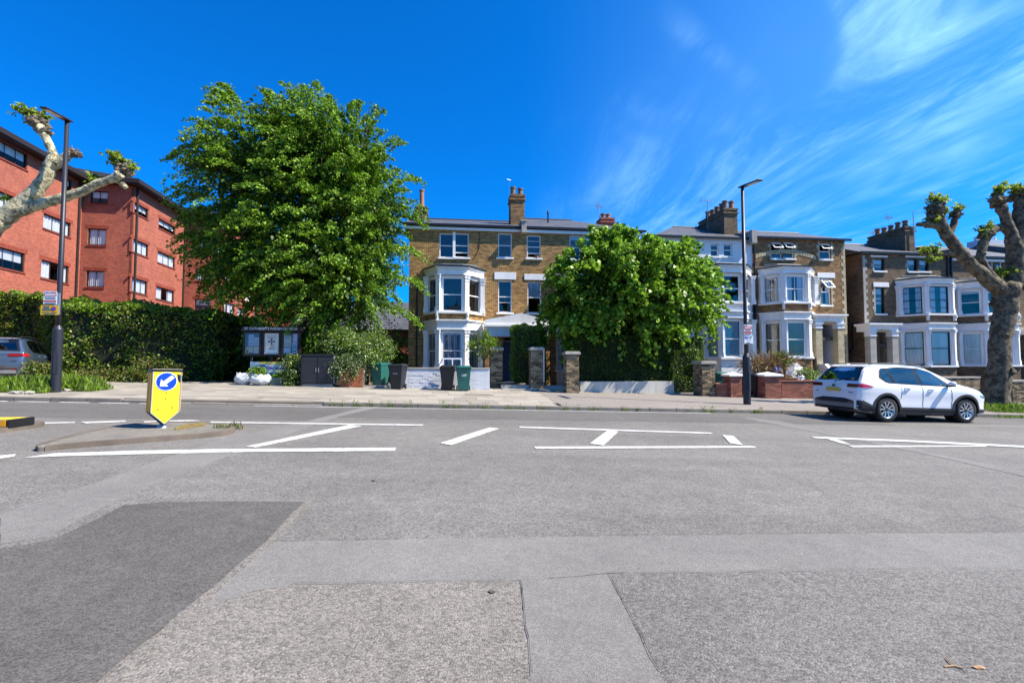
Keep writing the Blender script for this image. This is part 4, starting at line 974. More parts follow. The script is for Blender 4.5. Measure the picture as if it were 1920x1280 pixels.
# ================================================================== VEGETATION
def pw(px, py, v): s, z = pv(px, py, v); return W(s, v, z)
def mpp(px, v): d = ray(px, 640); return d.y * v / (-d.x * US + d.y * UC) / FPX      # metres per pixel there
ML = dict(
    horn=mat('hornbeam_leaf', (0.109, 0.228, 0.015), .5, 0, kind='leaf', col2=(0.246, 0.428, 0.028), spec=.35, trans=.35),
    lime=mat('lime_leaf', (0.118, 0.263, 0.016), .45, 0, kind='leaf', col2=(0.321, 0.541, 0.042), spec=.4, trans=.4),
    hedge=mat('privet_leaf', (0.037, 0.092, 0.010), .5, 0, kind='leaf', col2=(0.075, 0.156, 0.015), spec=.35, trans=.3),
    laurel=mat('laurel_leaf', (.115, .215, .02), .35, 0, kind='leaf', col2=(.27, .38, .04), spec=.6, trans=.35),
    brt=mat('bright_hedge_leaf', (0.132, 0.264, 0.013), .45, 0, kind='leaf', col2=(0.264, 0.432, 0.025), spec=.4, trans=.4),
    vari=mat('cream_edged_leaf', (.24, .32, .14), .5, 0, kind='leaf', col2=(.46, .50, .30), spec=.4, trans=.25),
    rust=mat('rusty_young_leaf', (.16, .10, .04), .5, 0, kind='leaf', col2=(.27, .19, .08), spec=.4, trans=.3),
    tuft=mat('young_plane_leaf', (0.192, 0.288, 0.025), .5, 0, kind='leaf', col2=(0.408, 0.528, 0.076), spec=.4, trans=.5),
    grass=mat('grass_blade', (.10, .17, .03), .6, 0, kind='leaf', col2=(.26, .34, .07), spec=.3, trans=.4),
    dead=mat('dead_fronds', (.17, .11, .05), .8, 0, kind='leaf', col2=(.36, .25, .13), spec=.2, trans=.2))
M_core = mat('hedge_core_shade', (.012, .018, .007), .95, .4, 3)  # near-black fill: shade between hedge leaves is put into the colour
def unit(a): return a / (np.linalg.norm(a, axis=-1, keepdims=True) + 1e-9)
def crown(name, par, ell, nclump, nleaf, size, mt, seed=1, droop=.25, along=.55, fat=.16, wind=(0, 0, 0), shell=.45, tips=(), up=.9, flop=.55, wid=.62, upb=.12):
    """ell: (centre, (rx, ry, rz)) ellipsoids in world axes. Sprays of leaves grow outwards on and in them."""
    r = np.random.default_rng(seed)
    E = [(np.array(c), np.array(q)) for c, q in ell]; wt = np.array([np.prod(q) ** (2 / 3) for _, q in E]); wt /= wt.sum()
    k = r.choice(len(E), nclump, p=wt)
    d = unit(r.normal(0, 1, (nclump, 3))); rad = 1 - shell * r.random(nclump) ** 1.6
    cc = np.array([E[i][0] for i in k]); qq = np.array([E[i][1] for i in k])
    from mathutils import noise
    bump = np.array([1 + .16 * noise.noise(Vector(x * 2.1) + Vector((seed, 0, 0))) + .08 * noise.noise(Vector(x * 5)) for x in d])
    c = cc + d * qq * (rad * bump)[:, None]; out = unit(d / qq)
    keep = np.ones(nclump, bool)
    out = unit(out + np.array(wind) + np.array([0, 0, upb]))
    if len(tips):
        c = np.vstack([c] + [np.array([t[0]]) for t in tips]); out = np.vstack([out] + [unit(np.array([t[1]])) for t in tips])
    n = len(c); sc = r.uniform(.6, 1.25, n)
    t = r.uniform(-1, 1, (n, nleaf)); 
    P = c[:, None, :] + out[:, None, :] * (t * along * sc[:, None])[..., None]
    P[..., 2] -= droop * (np.clip(t, -.3, 1) + .3) ** 2 * sc[:, None]
    taper = (1.15 - .55 * np.abs(t))[..., None]
    P += r.normal(0, 1, P.shape) * fat * np.array([1, 1, .6]) * taper * sc[:, None, None]
    D = np.broadcast_to(out[:, None, :], P.shape) + np.array([0, 0, -.45]) + r.normal(0, .3, P.shape)
    P = P.reshape(-1, 3); D = unit(D.reshape(-1, 3)); Ls = size * r.uniform(.6, 1.25, len(P))
    return leafmesh(name, P, Ls, D, mt, par, up, wid, flop, seed)
def pell(px, py, v, rxp, ryp, ry):      # pixel ellipsoid -> world ellipsoid
    m = mpp(px, v); return (pw(px, py, v), (rxp * m, ry, ryp * m))
def surf_leaves(name, par, quads, dens, size, mt, seed=2, bulge=.14, depth=.22, up=.5, outw=.8, wid=.6):
    r = np.random.default_rng(seed); C, D = [], []
    from mathutils import noise
    for q in quads:
        p = [np.array(x) for x in q]; area = (np.linalg.norm(np.cross(p[1] - p[0], p[3] - p[0])) + np.linalg.norm(np.cross(p[1] - p[2], p[3] - p[2]))) / 2
        n = int(area * dens); u, w = r.random((n, 1)), r.random((n, 1))
        x = p[0] * (1 - u) * (1 - w) + p[1] * u * (1 - w) + p[2] * u * w + p[3] * (1 - u) * w
        nn = unit(np.cross(p[1] - p[0], p[3] - p[0]))
        b = np.array([noise.noise(Vector(a) * .9) * bulge + noise.noise(Vector(a) * 3.3) * bulge * .6 for a in x])
        x = x + nn * (b - depth * r.random(n) ** 2)[:, None]; C.append(x); D.append(unit(np.broadcast_to(nn, x.shape) * outw + np.array([0, 0, -.2]) + r.normal(0, .6, x.shape)))
    C = np.vstack(C); D = np.vstack(D)
    return leafmesh(name, C, size * r.uniform(.6, 1.3, len(C)), D, mt, par, up, wid, .5, seed)
def ground_at(s, v): return pave_z(s, min(v, VW + .1)) if v > VK else road_z(*W(s, v)[:2])

# ---- big hornbeam
V0 = 23.2
base = SV(pw(632, 700, V0)); gb = ground_at(base[0], V0) - .1
T = thing('hornbeam_tree', 'very tall dense green tree with ragged windblown sprays behind the church notice board', 'tree', W(base[0], V0, gb))
o0 = Vector(T.location)
def rel(p): return Vector(p) - o0
limbs = [([(632, 705), (628, 640), (618, 560), (600, 460), (590, 330), (585, 230)], .34, .06), ([(626, 620), (560, 520), (480, 430), (400, 400)], .17, .03), ([(618, 570), (690, 470), (730, 380)], .16, .03),
         ([(610, 500), (520, 400), (450, 250)], .15, .03), ([(600, 440), (660, 330), (690, 240)], .14, .03), ([(628, 600), (700, 560), (745, 520)], .12, .02), ([(622, 610), (520, 560), (420, 480)], .12, .02)]
g = G()
for P, r0, r1 in limbs:
    pts = [rel(pw(x, y, V0 - (i * .25 if j_ % 2 else -i * .2))) for i, (x, y) in enumerate(P) for j_ in (len(P),)]
    g.tube(pts, [r0 + (r1 - r0) * i / (len(P) - 1) for i in range(len(P))], 9)
g.build('trunk', M_barkd, T, smooth=True)
ell = [pell(582, 415, V0, 165, 215, 3.7), pell(480, 340, V0 - .2, 122, 150, 2.9), pell(632, 525, V0 - .3, 108, 115, 3.2), pell(440, 470, V0 - .2, 82, 60, 2.2), pell(505, 535, V0, 90, 45, 2.4), pell(684, 420, V0, 70, 150, 2.8), pell(638, 300, V0, 92, 100, 2.6), pell(570, 280, V0 - .5, 120, 105, 2.6)]
tips = []
for x, y, dx, dy in ((350, 278, -1, .15), (365, 290, -1, .1), (378, 300, -1, .1), (415, 175, -.7, .6), (430, 165, -.6, .7), (440, 180, -.5, .7), (402, 225, -.9, .3), (395, 255, -.9, .2), (370, 335, -1, 0), (362, 372, -1, -.1), (352, 395, -1, -.1), (375, 400, -1, -.05), (352, 440, -1, .1), (370, 455, -1, 0), (395, 470, -1, -.1), (562, 175, -.1, 1), (590, 168, 0, 1), (612, 185, .1, 1), (665, 198, .2, .9), (705, 212, .4, .8), (740, 265, .7, .5), (768, 330, .9, .2), (775, 400, 1, 0), (770, 385, 1, 0), (772, 470, 1, -.1), (768, 520, 1, -.1), (765, 590, 1, -.2), (500, 180, -.3, .9), (530, 190, -.2, .9), (385, 500, -1, -.2), (400, 520, -1, -.3), (430, 530, -.6, -.4)):
    for q in range(3): tips.append((tuple(pw(x + random.uniform(-10, 10), y + random.uniform(-8, 8), V0 + random.uniform(-1.2, .8))), (dx, random.uniform(-.3, .2), dy)))
ell_r = [(rel(c), q) for c, q in ell]; tips_r = [(tuple(rel(c)), d) for c, d in tips]
crown('foliage', T, ell_r, 1380, 104, .142, ML['horn'], 3, droop=.34, along=.74, fat=.105, wind=(-.40, -.1, .10), shell=.5, tips=tips_r)
# inner dark leaf mass seen between the sprays
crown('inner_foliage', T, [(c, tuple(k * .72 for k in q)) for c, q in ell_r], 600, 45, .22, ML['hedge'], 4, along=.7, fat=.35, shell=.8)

# ---- round lime tree over the clipped hedge
V1 = 21.6
base = SV(pw(1190, 720, V1)); gb = ground_at(base[0], V1) - .1
T = thing('lime_tree', 'round broad tree with large bright green leaves above the clipped hedge', 'tree', W(base[0], V1, gb)); o0 = Vector(T.location)
g = G()
for P, r0, r1 in (([(1190, 725), (1188, 650), (1185, 560), (1180, 480)], .22, .05), ([(1188, 640), (1120, 560), (1080, 520)], .12, .03), ([(1188, 640), (1250, 560), (1300, 540)], .12, .03), ([(1186, 580), (1240, 500)], .09, .03), ([(1186, 580), (1120, 480)], .09, .03)):
    g.tube([rel(pw(x, y, V1)) for x, y in P], [r0 + (r1 - r0) * i / (len(P) - 1) for i in range(len(P))], 8)
g.build('trunk', M_barkd, T, smooth=True)
ell = [pell(1130, 535, V1, 100, 98, 2.0), pell(1240, 545, V1, 106, 98, 2.0), pell(1165, 490, V1, 68, 62, 1.6), pell(1235, 490, V1, 68, 50, 1.5), pell(1130, 455, V1, 26, 25, .7), pell(1080, 580, V1, 55, 56, 1.3), pell(1052, 560, V1, 30, 60, .9), pell(1100, 635, V1 - .3, 55, 30, 1.0), pell(1290, 560, V1, 55, 60, 1.4), pell(1190, 615, V1 - .2, 110, 45, 1.8), pell(1185, 520, V1 - .5, 120, 90, 2.0)]
tips = [(tuple(rel(pw(x + random.uniform(-6, 6), y + random.uniform(-6, 6), V1 + random.uniform(-.6, .4)))), (dx, 0, dy)) for x, y, dx, dy in ((1115, 432, 0, 1), (1112, 425, 0, 1), (1165, 430, .2, 1), (1040, 498, -1, .2), (1048, 502, -1, .3), (1062, 482, -.6, .7), (1028, 560, -1, -.2), (1020, 590, -1, -.4), (1345, 560, 1, -.1), (1350, 585, 1, -.2), (1340, 520, 1, .2), (1300, 455, .5, .7), (1290, 450, .4, .8), (1325, 610, .8, -.6), (1060, 640, -.5, -1), (1100, 655, 0, -1), (1240, 650, 0, -1), (1170, 655, 0, -1)) for _ in range(2)]
crown('foliage', T, [(rel(c), q) for c, q in ell], 720, 58, .195, ML['lime'], 8, droop=.36, along=.46, fat=.115, shell=.4, tips=tips, up=.7, flop=.7, wid=.82)
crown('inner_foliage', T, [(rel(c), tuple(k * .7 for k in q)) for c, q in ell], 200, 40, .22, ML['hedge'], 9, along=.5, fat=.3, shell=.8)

# ---- hedges built on a footprint
def hedge(name, label, foot_, z0, ztop, dens, size, mt, core_in=.16, seed=5, open_back=False, cat='hedge', bulge=.12, topmt=None, topd=1.3, **k):
    """foot_: list of (s, v) counter-clockwise starting with the side facing the street; ztop list per corner"""
    c = [sum(p[i] for p in foot_) / len(foot_) for i in (0, 1)]
    T = thing(name, label, cat, W(c[0], c[1], z0), 0); o = Vector(T.location)
    zt = ztop if hasattr(ztop, '__len__') else [ztop] * len(foot_)
    wp = [W(*p) for p in foot_]; n = len(wp); quads = []
    for i in range(n):
        a, b = wp[i], wp[(i + 1) % n]
        quads.append([tuple(Vector((a.x, a.y, z0)) - o), tuple(Vector((b.x, b.y, z0)) - o), tuple(Vector((b.x, b.y, zt[(i + 1) % n])) - o), tuple(Vector((a.x, a.y, zt[i])) - o)])
    surf_leaves('foliage', T, quads, dens, size, mt, seed, bulge, **k)
    tq = []
    if n == 4: tq = [[tuple(Vector((wp[i].x, wp[i].y, zt[i])) - o) for i in range(4)]]
    else:
        h = n // 2
        for i in range(h - 1): j = n - 1 - i; tq.append([tuple(Vector((wp[q].x, wp[q].y, zt[q])) - o) for q in (i, i + 1, j - 1, j)])
    surf_leaves('top_growth', T, tq, dens * topd, size, topmt or mt, seed + 1, bulge, depth=.15, up=.9)
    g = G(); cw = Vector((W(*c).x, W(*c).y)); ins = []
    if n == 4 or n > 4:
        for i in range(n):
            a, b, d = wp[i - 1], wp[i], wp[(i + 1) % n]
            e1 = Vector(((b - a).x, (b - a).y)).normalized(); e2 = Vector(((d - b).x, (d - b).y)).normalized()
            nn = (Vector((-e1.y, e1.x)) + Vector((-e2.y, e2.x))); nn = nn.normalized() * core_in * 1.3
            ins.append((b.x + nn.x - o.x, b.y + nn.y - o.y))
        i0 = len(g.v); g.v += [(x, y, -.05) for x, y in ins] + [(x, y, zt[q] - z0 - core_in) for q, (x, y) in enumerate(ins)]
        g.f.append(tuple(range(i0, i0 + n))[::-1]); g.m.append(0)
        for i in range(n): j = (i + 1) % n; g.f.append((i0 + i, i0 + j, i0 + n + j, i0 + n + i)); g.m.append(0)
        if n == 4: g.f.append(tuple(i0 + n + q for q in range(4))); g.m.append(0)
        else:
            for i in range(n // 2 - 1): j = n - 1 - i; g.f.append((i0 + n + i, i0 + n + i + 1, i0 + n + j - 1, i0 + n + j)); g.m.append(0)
        g.build('dark_hedge_core', M_core, T)  # solid dark core standing in for the hedge's shaded inside
    return T
def sp(px, v, py=640): return pv(px, py, v)[0]
Z_ = lambda px, py, v: pv(px, py, v)[1]
zg_l = pave_z(-16, VW) - .25
hedge('laurel_hedge', 'long tall mixed hedge along the left pavement in front of the red brick flats',
      [(sp(-420, 26), 26), (sp(70, 24.2), 24.2), (sp(118, 20.7), 20.7), (sp(260, 21.0), 21.0), (sp(405, 22.6), 22.6), (sp(512, 29), 29),
       (sp(470, 30), 30.2), (sp(370, 25), 25), (sp(250, 23.4), 23.6), (sp(118, 22.9), 23.2), (sp(60, 26.2), 26.2), (sp(-420, 28), 28)],
      zg_l, [Z_(-60, 556, 26)] * 2 + [Z_(118, 570, 20.7), Z_(260, 573, 21.0), Z_(405, 588, 22.6), Z_(512, 609, 29)] + [Z_(470, 603, 30), Z_(370, 582, 25) - .05, Z_(250, 570, 23.5), Z_(118, 565, 23)] + [Z_(-60, 556, 26)] * 2,
      430, .115, [ML['laurel'], ML['hedge'], ML['laurel'], ML['brt'], ML['laurel'], ML['rust']], bulge=.34, depth=.35, up=.2, topmt=[ML['brt'], ML['brt'], ML['laurel']], topd=1.5)  # brighter leaves mixed in put sunlit mottle and a lit top into the colour
fh0, fh1 = VW + .25, VW + 2.1
zc = Z_(1180, 722, fh0)
hedge('clipped_hedge', 'dark clipped box-shaped hedge under the round lime tree on a low cream wall', [(sp(1080, fh0), fh0), (sp(1302, fh0), fh0), (sp(1318, fh1), fh1), (sp(1062, fh1), fh1)], Z_(1180, 716, fh0), Z_(1180, 630, fh0), 1000, .062, [ML['hedge']], bulge=.10, seed=15)
# skirt where it hangs over the right end
hedge('clipped_hedge', 'bulging right end of the dark clipped hedge hanging over the gateway beside the stone pier', [(sp(1258, fh0 - .15), fh0 - .15), (sp(1308, fh0 - .1), fh0 - .1), (sp(1318, fh1), fh1), (sp(1262, fh1), fh1)], Z_(1280, 732, fh0), Z_(1280, 655, fh0), 900, .062, [ML['hedge'], ML['hedge'], ML['laurel']], bulge=.14, seed=17)
ph0 = VW + .9
hedge('privet_column', 'tall rounded privet bush between the two dark brick gate pillars at the entrance', [(sp(958, ph0), ph0), (sp(1010, ph0), ph0), (sp(1026, ph0 + 2.0), ph0 + 2.0), (sp(962, ph0 + 2), ph0 + 2)], Z_(985, 716, ph0), Z_(985, 612, ph0), 950, .06, [ML['hedge'], ML['hedge'], ML['brt']], bulge=.22, seed=19, cat='bush', topmt=[ML['brt'], ML['hedge']])
def shrub(name, label, ell, n, nl, size, mt, seed, cat='shrub', v=20, gpx=None, stem=True, **k):
    c = ell[0]; s, vv = SV(c[0]); gz = ground_at(s, vv) - .05
    T = thing(name, label, cat, (c[0].x, c[0].y, gz)); o = Vector(T.location)
    crown('foliage', T, [(Vector(a) - o, q) for a, q in ell], n, nl, size, mt, seed, **k)
    if stem:
        g = G()
        for q in range(6):
            e = ell[q % len(ell)]; t_ = Vector(e[0]) - o; g.tube([(random.uniform(-.08, .08), random.uniform(-.08, .08), 0), tuple(t_ * .5 + Vector((0, 0, .1))), tuple(t_ + Vector((random.uniform(-.3, .3), random.uniform(-.2, .2), random.uniform(-.1, .3))))], [.03, .022, .01], 6)
        g.build('stems', M_barkd, T)
    return T
vv = 21.0
shrub('variegated_shrub', 'large cream and green variegated shrub spilling over the red wall behind the black cabinet', [pell(680, 645, vv, 52, 34, 1.2), pell(630, 640, vv + .3, 32, 30, 1.0), pell(706, 650, vv + .1, 26, 20, .7), pell(655, 655, vv - .1, 32, 18, .8)], 260, 60, .085, [ML['vari'], ML['brt'], ML['laurel'], ML['hedge']], 31, along=.3, fat=.13, shell=.35)
shrub('variegated_shrub', 'pale variegated bush sitting low on top of the small red brick planter wall', [pell(651, 680, 20.15, 28, 15, .42)], 200, 60, .075, [ML['vari'], ML['vari'], ML['laurel'], ML['hedge']], 33, along=.2, fat=.1, shell=.5)
shrub('variegated_shrub', 'narrow ivy-like bush with pale top pressed against left side of black cabinet', [pell(549, 678, 20.3, 16, 16, .4), pell(547, 703, 20.3, 15, 20, .4)], 130, 55, .075, [ML['vari'], ML['laurel'], ML['hedge'], ML['hedge']], 34, along=.2, fat=.1, shell=.5)
shrub('shady_bush', 'dark bushes in deep shade beneath the big hornbeam, behind the notice board', [pell(600, 650, 24, 55, 40, 1.4), pell(740, 660, 27, 35, 45, 1.4), pell(500, 660, 25, 55, 45, 1.5), pell(560, 640, 26, 50, 55, 1.4)], 330, 50, .14, [ML['hedge'], ML['horn']], 35, along=.5, fat=.3, shell=.7)
vv = VW + 1.3
t = shrub('apple_tree', 'small multi-branched tree with thin twigs in front of the white ground floor bay', [pell(905, 640, vv, 20, 26, .5), pell(888, 645, vv, 12, 14, .4), pell(925, 645, vv, 14, 14, .4)], 85, 42, .062, [ML['laurel'], ML['horn']], 36, cat='small tree', along=.24, fat=.09, shell=.8, stem=False)
o = Vector(t.location); g = G()
for x, y in ((880, 640), (935, 635), (905, 612), (893, 620), (918, 618), (948, 632)): g.tube([Vector(pw(907, 715, vv)) - o + Vector((random.uniform(-.04, .04), 0, 0)), Vector(pw(907, 675, vv)) - o, Vector(pw(x, y, vv)) - o], [.045, .035, .008], 6)
g.build('stems', M_barkd, t)
t = shrub('bare_sapling', 'spindly grey sapling standing in front of the pale blue bay behind the gate', [pell(1058, 665, 22.3, 9, 16, .3)], 26, 14, .05, [ML['vari']], 37, cat='small tree', along=.2, fat=.08, shell=.9)
# low growth along the hedge foot
shrub('bramble', 'rusty leaved brambles low against the foot of the laurel hedge', [pell(235, 703, 20.5, 62, 14, .4), pell(175, 706, 20.4, 40, 12, .4), pell(300, 690, 20.9, 42, 20, .35)], 200, 44, .085, [ML['laurel'], ML['rust'], ML['hedge']], 38, cat='brambles', along=.25, fat=.12)
shrub('bramble', 'small bramble clump beside the silver car behind the left lamp post', [pell(74, 690, 17.6, 24, 14, .35)], 60, 40, .075, [ML['laurel'], ML['rust'], ML['hedge']], 39, cat='brambles', along=.25, fat=.1)

# ---- pollarded plane trees
def limb(g, pts, v, dv=0., m=0, k=.70, n=14):
    P, Rr = [], []
    for i, (x, y, r) in enumerate(pts):
        P.append(Vector(pw(x, y, v + dv * i))); Rr.append(r * mpp(x, v) * k)
    # resample with a slight wobble
    Q, S_ = [], []
    for i in range(len(P) - 1):
        for j in range(4):
            t_ = j / 4; p = P[i].lerp(P[i + 1], t_)
            if i > 0 and j == 0: pass
            Q.append(p + Vector((random.uniform(-1, 1), random.uniform(-1, 1), random.uniform(-1, 1))) * Rr[i] * .09); S_.append((Rr[i] * (1 - t_) + Rr[i + 1] * t_) * random.uniform(.95, 1.07))
    Q.append(P[-1]); S_.append(Rr[-1])
    for q_, r_ in list(zip(Q, S_))[1:-1]:
        if random.random() < .55:
            a_ = Vector((random.gauss(0, 1), random.gauss(0, 1), random.gauss(0, 1))).normalized(); g.blob(q_ - OO + a_ * r_ * .82, (r_ * random.uniform(.25, .5),) * 3, 2, .6, m, 2.5, int(q_.x * 99) % 50)
    g.tube([q - OO for q in Q], S_, n, m, bump=.05)
def knob(g, x, y, r, v, m=1, seed=0):
    c = Vector(pw(x, y, v)) - OO; R_ = r * mpp(x, v) * .74
    g.blob(c, (R_, R_, R_ * .85), 3, .45, m, 2.2, seed)
    for q in range(14):
        a = Vector((random.gauss(0, 1), random.gauss(0, 1), random.gauss(.4, .8))).normalized()
        g.blob(c + a * R_ * .8, R_ * random.uniform(.22, .4), 1, .4, m, 3, seed + q)
        if q < 7: g.tube([c + a * R_ * .7, c + a * R_ * 1.35 + Vector((0, 0, .05))], [R_ * .13, R_ * .05], 5, m)
def tuft(x, y, r, v, n, seed, T, wind=(-.3, 0, .5)):
    c = Vector(pw(x, y, v)) - OO; R_ = r * mpp(x, v)
    crown('young_shoots', T, [(c, (R_, R_ * .7, R_ * .7))], int(n * 1.5), 18, .135, ML['tuft'], seed, along=.20, fat=.045, shell=.9, wind=wind, wid=.5, droop=.05)
LV = 16.4
OO = Vector(pw(-75, 640, LV)); OO.z = pave_z(*SV(OO))
T = thing('plane_tree', 'pollarded plane tree with knobbly fists on pale limbs, behind the left lamp post', 'tree', tuple(OO))
g = G(); limb(g, [(-75, 745, 42), (-78, 640, 36), (-72, 540, 34), (-50, 470, 30), (-20, 430, 24)], LV); g.build('trunk', M_bark, T, smooth=True)
g = G(); limb(g, [(-25, 433, 28.1), (0, 412, 23.2), (26, 395, 20.7), (57, 369, 18.3), (80, 342, 15.9), (93, 315, 14.6), (101, 294, 13.4)], LV)
limb(g, [(101, 296, 11.6), (95, 276, 9.8), (84, 255, 9.8), (72, 236, 13.4)], LV, m=0); limb(g, [(101, 312, 11.0), (117, 300, 11.0), (129, 290, 11.0)], LV)
limb(g, [(18, 402, 15.9), (50, 392, 13.4), (81, 381, 13.4), (114, 372, 12.2), (150, 361, 11.0), (183, 345, 10.4), (214, 334, 9.8), (226, 326, 11.0)], LV, -.03); limb(g, [(216, 336, 7.3), (228, 344, 7.3), (236, 352, 6.1)], LV)
limb(g, [(-60, 480, 24.4), (-110, 400, 19.5), (-150, 330, 14.6)], LV); g.build('limb', M_bark, T, smooth=True)
for a in (((70, 229, 20), (86, 248, 12)), ((135, 287, 12), (147, 290, 8)), ((230, 318, 17), (242, 324, 11)), ((80, 340, 8),), ((28, 385, 8),)):
    g = G()
    for x, y, r in a: knob(g, x, y, r, LV, 0, int(x))
    g.build('pollard_knob', M_knob, T)
for i, (x, y, r, n) in enumerate(((45, 208, 14, 12), (62, 212, 10, 10), (80, 216, 8, 9), (215, 297, 12, 14), (228, 300, 9, 10), (247, 312, 6, 7), (176, 335, 6, 6), (10, 372, 5, 4), (3, 395, 4, 4))): tuft(x, y, r, LV, n, 50 + i, T, (-.6, 0, .5))
RV = 16.0
OO = Vector(pw(1876, 765, RV)); OO.z = pave_z(*SV(OO)) - .05
T = thing('plane_tree', 'thick dark pollarded plane tree on the right edge, just beyond the white car', 'tree', tuple(OO))
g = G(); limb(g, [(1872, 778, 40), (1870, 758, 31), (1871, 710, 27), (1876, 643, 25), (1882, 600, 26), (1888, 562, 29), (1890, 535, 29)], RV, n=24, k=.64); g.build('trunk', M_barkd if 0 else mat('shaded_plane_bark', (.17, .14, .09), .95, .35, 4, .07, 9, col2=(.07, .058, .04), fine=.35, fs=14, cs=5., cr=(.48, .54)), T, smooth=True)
MB = MATS['shaded_plane_bark']  # darker plane bark: the tree's shaded side is put into its colour
g = G(); limb(g, [(1880, 545, 20), (1855, 526, 17), (1826, 503, 15), (1798, 471, 15), (1776, 442, 14), (1765, 422, 14), (1757, 404, 14)], RV, .0)
limb(g, [(1772, 428, 10), (1750, 422, 9), (1735, 420, 8), (1722, 421, 5)], RV); limb(g, [(1778, 440, 9), (1788, 422, 8), (1790, 410, 8)], RV)
limb(g, [(1800, 480, 7), (1776, 472, 6), (1752, 476, 5.5), (1742, 477, 6)], RV)
limb(g, [(1876, 535, 12), (1852, 508, 9), (1836, 483, 10), (1844, 456, 11), (1858, 432, 11), (1880, 424, 10), (1895, 440, 10)], RV, .02)
limb(g, [(1856, 432, 9), (1842, 438, 8), (1834, 446, 5)], RV)
limb(g, [(1900, 545, 24), (1906, 505, 22), (1904, 465, 20), (1895, 435, 13), (1884, 405, 12), (1876, 385, 13)], RV); limb(g, [(1905, 470, 18), (1913, 428, 18), (1914, 395, 16), (1916, 372, 15)], RV)
limb(g, [(1905, 530, 20), (1950, 470, 18), (1990, 400, 14)], RV); g.build('limb', MB, T, smooth=True)
g = G()
for i, (x, y, r) in enumerate(((1755, 392, 19), (1748, 408, 12), (1792, 402, 12), (1738, 474, 9), (1870, 376, 17), (1855, 438, 10), (1917, 362, 18), (1897, 372, 10), (1990, 392, 18), (1722, 421, 5))): g = G(); knob(g, x, y, r, RV, 0, 20 + i); g.build('pollard_knob', MB, T)
for i, (x, y, r, n) in enumerate(((1752, 372, 12, 12), (1765, 378, 10, 10), (1752, 412, 14, 10), (1772, 395, 8, 6), (1797, 392, 8, 8), (1735, 470, 12, 9), (1752, 465, 8, 6), (1745, 485, 8, 5), (1880, 354, 14, 12), (1870, 360, 9, 8), (1905, 355, 12, 10), (1852, 425, 9, 8), (1842, 433, 7, 6), (1888, 508, 12, 10), (1875, 512, 8, 6))): tuft(x, y, r, RV, n, 70 + i, T, (0, 0, .6))

# ---- grass and weeds
def blades(name, label, spots, n, h, mt, seed, cat='weeds', kind='stuff', wide=.012):
    r = np.random.default_rng(seed); C = []; D = []; Ls = []
    for (s0, s1, v0, v1, k) in spots:
        m = int(n * k); s = r.uniform(s0, s1, m); v = r.uniform(v0, v1, m)
        edge = np.minimum(np.minimum(s - s0, s1 - s) / (s1 - s0), np.minimum(v - v0, v1 - v) / (v1 - v0)) * 4
        hh = h * r.uniform(.4, 1.2, m) * np.clip(edge + .35, .3, 1)
        z = np.array([ground_at(a, b) for a, b in zip(s, v)])
        x = s * UC - v * US; y = s * US + v * UC
        C.append(np.stack([x, y, z + hh * .42], 1)); D.append(np.stack([r.normal(0, .35, m), r.normal(0, .35, m), np.ones(m)], 1)); Ls.append(hh)
    C = np.vstack(C); D = unit(np.vstack(D)); Ls = np.concatenate(Ls); o = Vector(C[0])
    ob = leafmesh(name, C - np.array(o), Ls, D, mt, None, .1, .12, .12, seed); ob.location = o
    tag(ob, label, cat, kind=kind); return ob
sA, sB = sp(-60, 15.6, 740), sp(148, 16.4, 730)
blades('weeds', 'tall weeds and long grass around the foot of the left lamp post', [(sA, sB - .3, 15.5, 17.4, 1), (sB - 1.5, sB + .5, 16.2, 17.2, .4), (sA, sB - 1.2, 17, 18.6, .6)], 5200, .46, [ML['grass'], ML['brt']], 90)
blades('weeds', 'weeds sprouting round the plane tree on the right edge', [(sp(1850, 15.3, 770), sp(1990, 15.6, 770), 14.95, 16.2, 1)], 2600, .33, [ML['grass'], ML['brt']], 91)
blades('weeds', 'green weeds in the gutter at the far right below the kerb', [(sp(1862, 14.5, 785), sp(1945, 14.5, 785), 14.35, 14.58, 1)], 420, .13, [ML['grass'], ML['brt']], 92)
sk = []
for px in (618, 640, 668, 690, 722, 735, 770, 838, 880, 912, 955, 972, 1010, 1048, 1095, 1110, 1150, 1170, 1250, 1275, 1290, 1318, 1352, 1362, 700, 855, 1070):
    s = SV(pr(px, 764))[0]; sk.append((s - random.uniform(.06, .22), s + random.uniform(.06, .22), VK - .07, VK + .03, random.uniform(.5, 1.3)))
blades('kerb_weeds', 'tufts of small weeds growing in the joint below the kerb', sk, 42, .14, [ML['grass'], ML['brt']], 93)
b1 = SV(pr(412, 810)); b2 = SV(pr(442, 804)); b3 = SV(pr(350, 797))
blades('island_weeds', 'sparse grass and brown moss on the right tip of the traffic island', [(b1[0] - .15, b1[0] + .2, b1[1] - .05, b1[1] + .12, 1), (b2[0] - .15, b2[0] + .15, b2[1] - .1, b2[1] + .1, 1)], 90, .17, [ML['grass'], ML['dead']], 94)
M_moss = mat('brown_moss', (.20, .12, .03), .95, .5, 8, .01, 30, col2=(.16, .15, .05))
wsheet('moss_patch', rough([pr(*p, .075) for p in [(330, 801), (352, 795), (385, 793), (382, 798), (350, 804), (325, 806)]], .08, .04), M_moss, .086, .01, road)

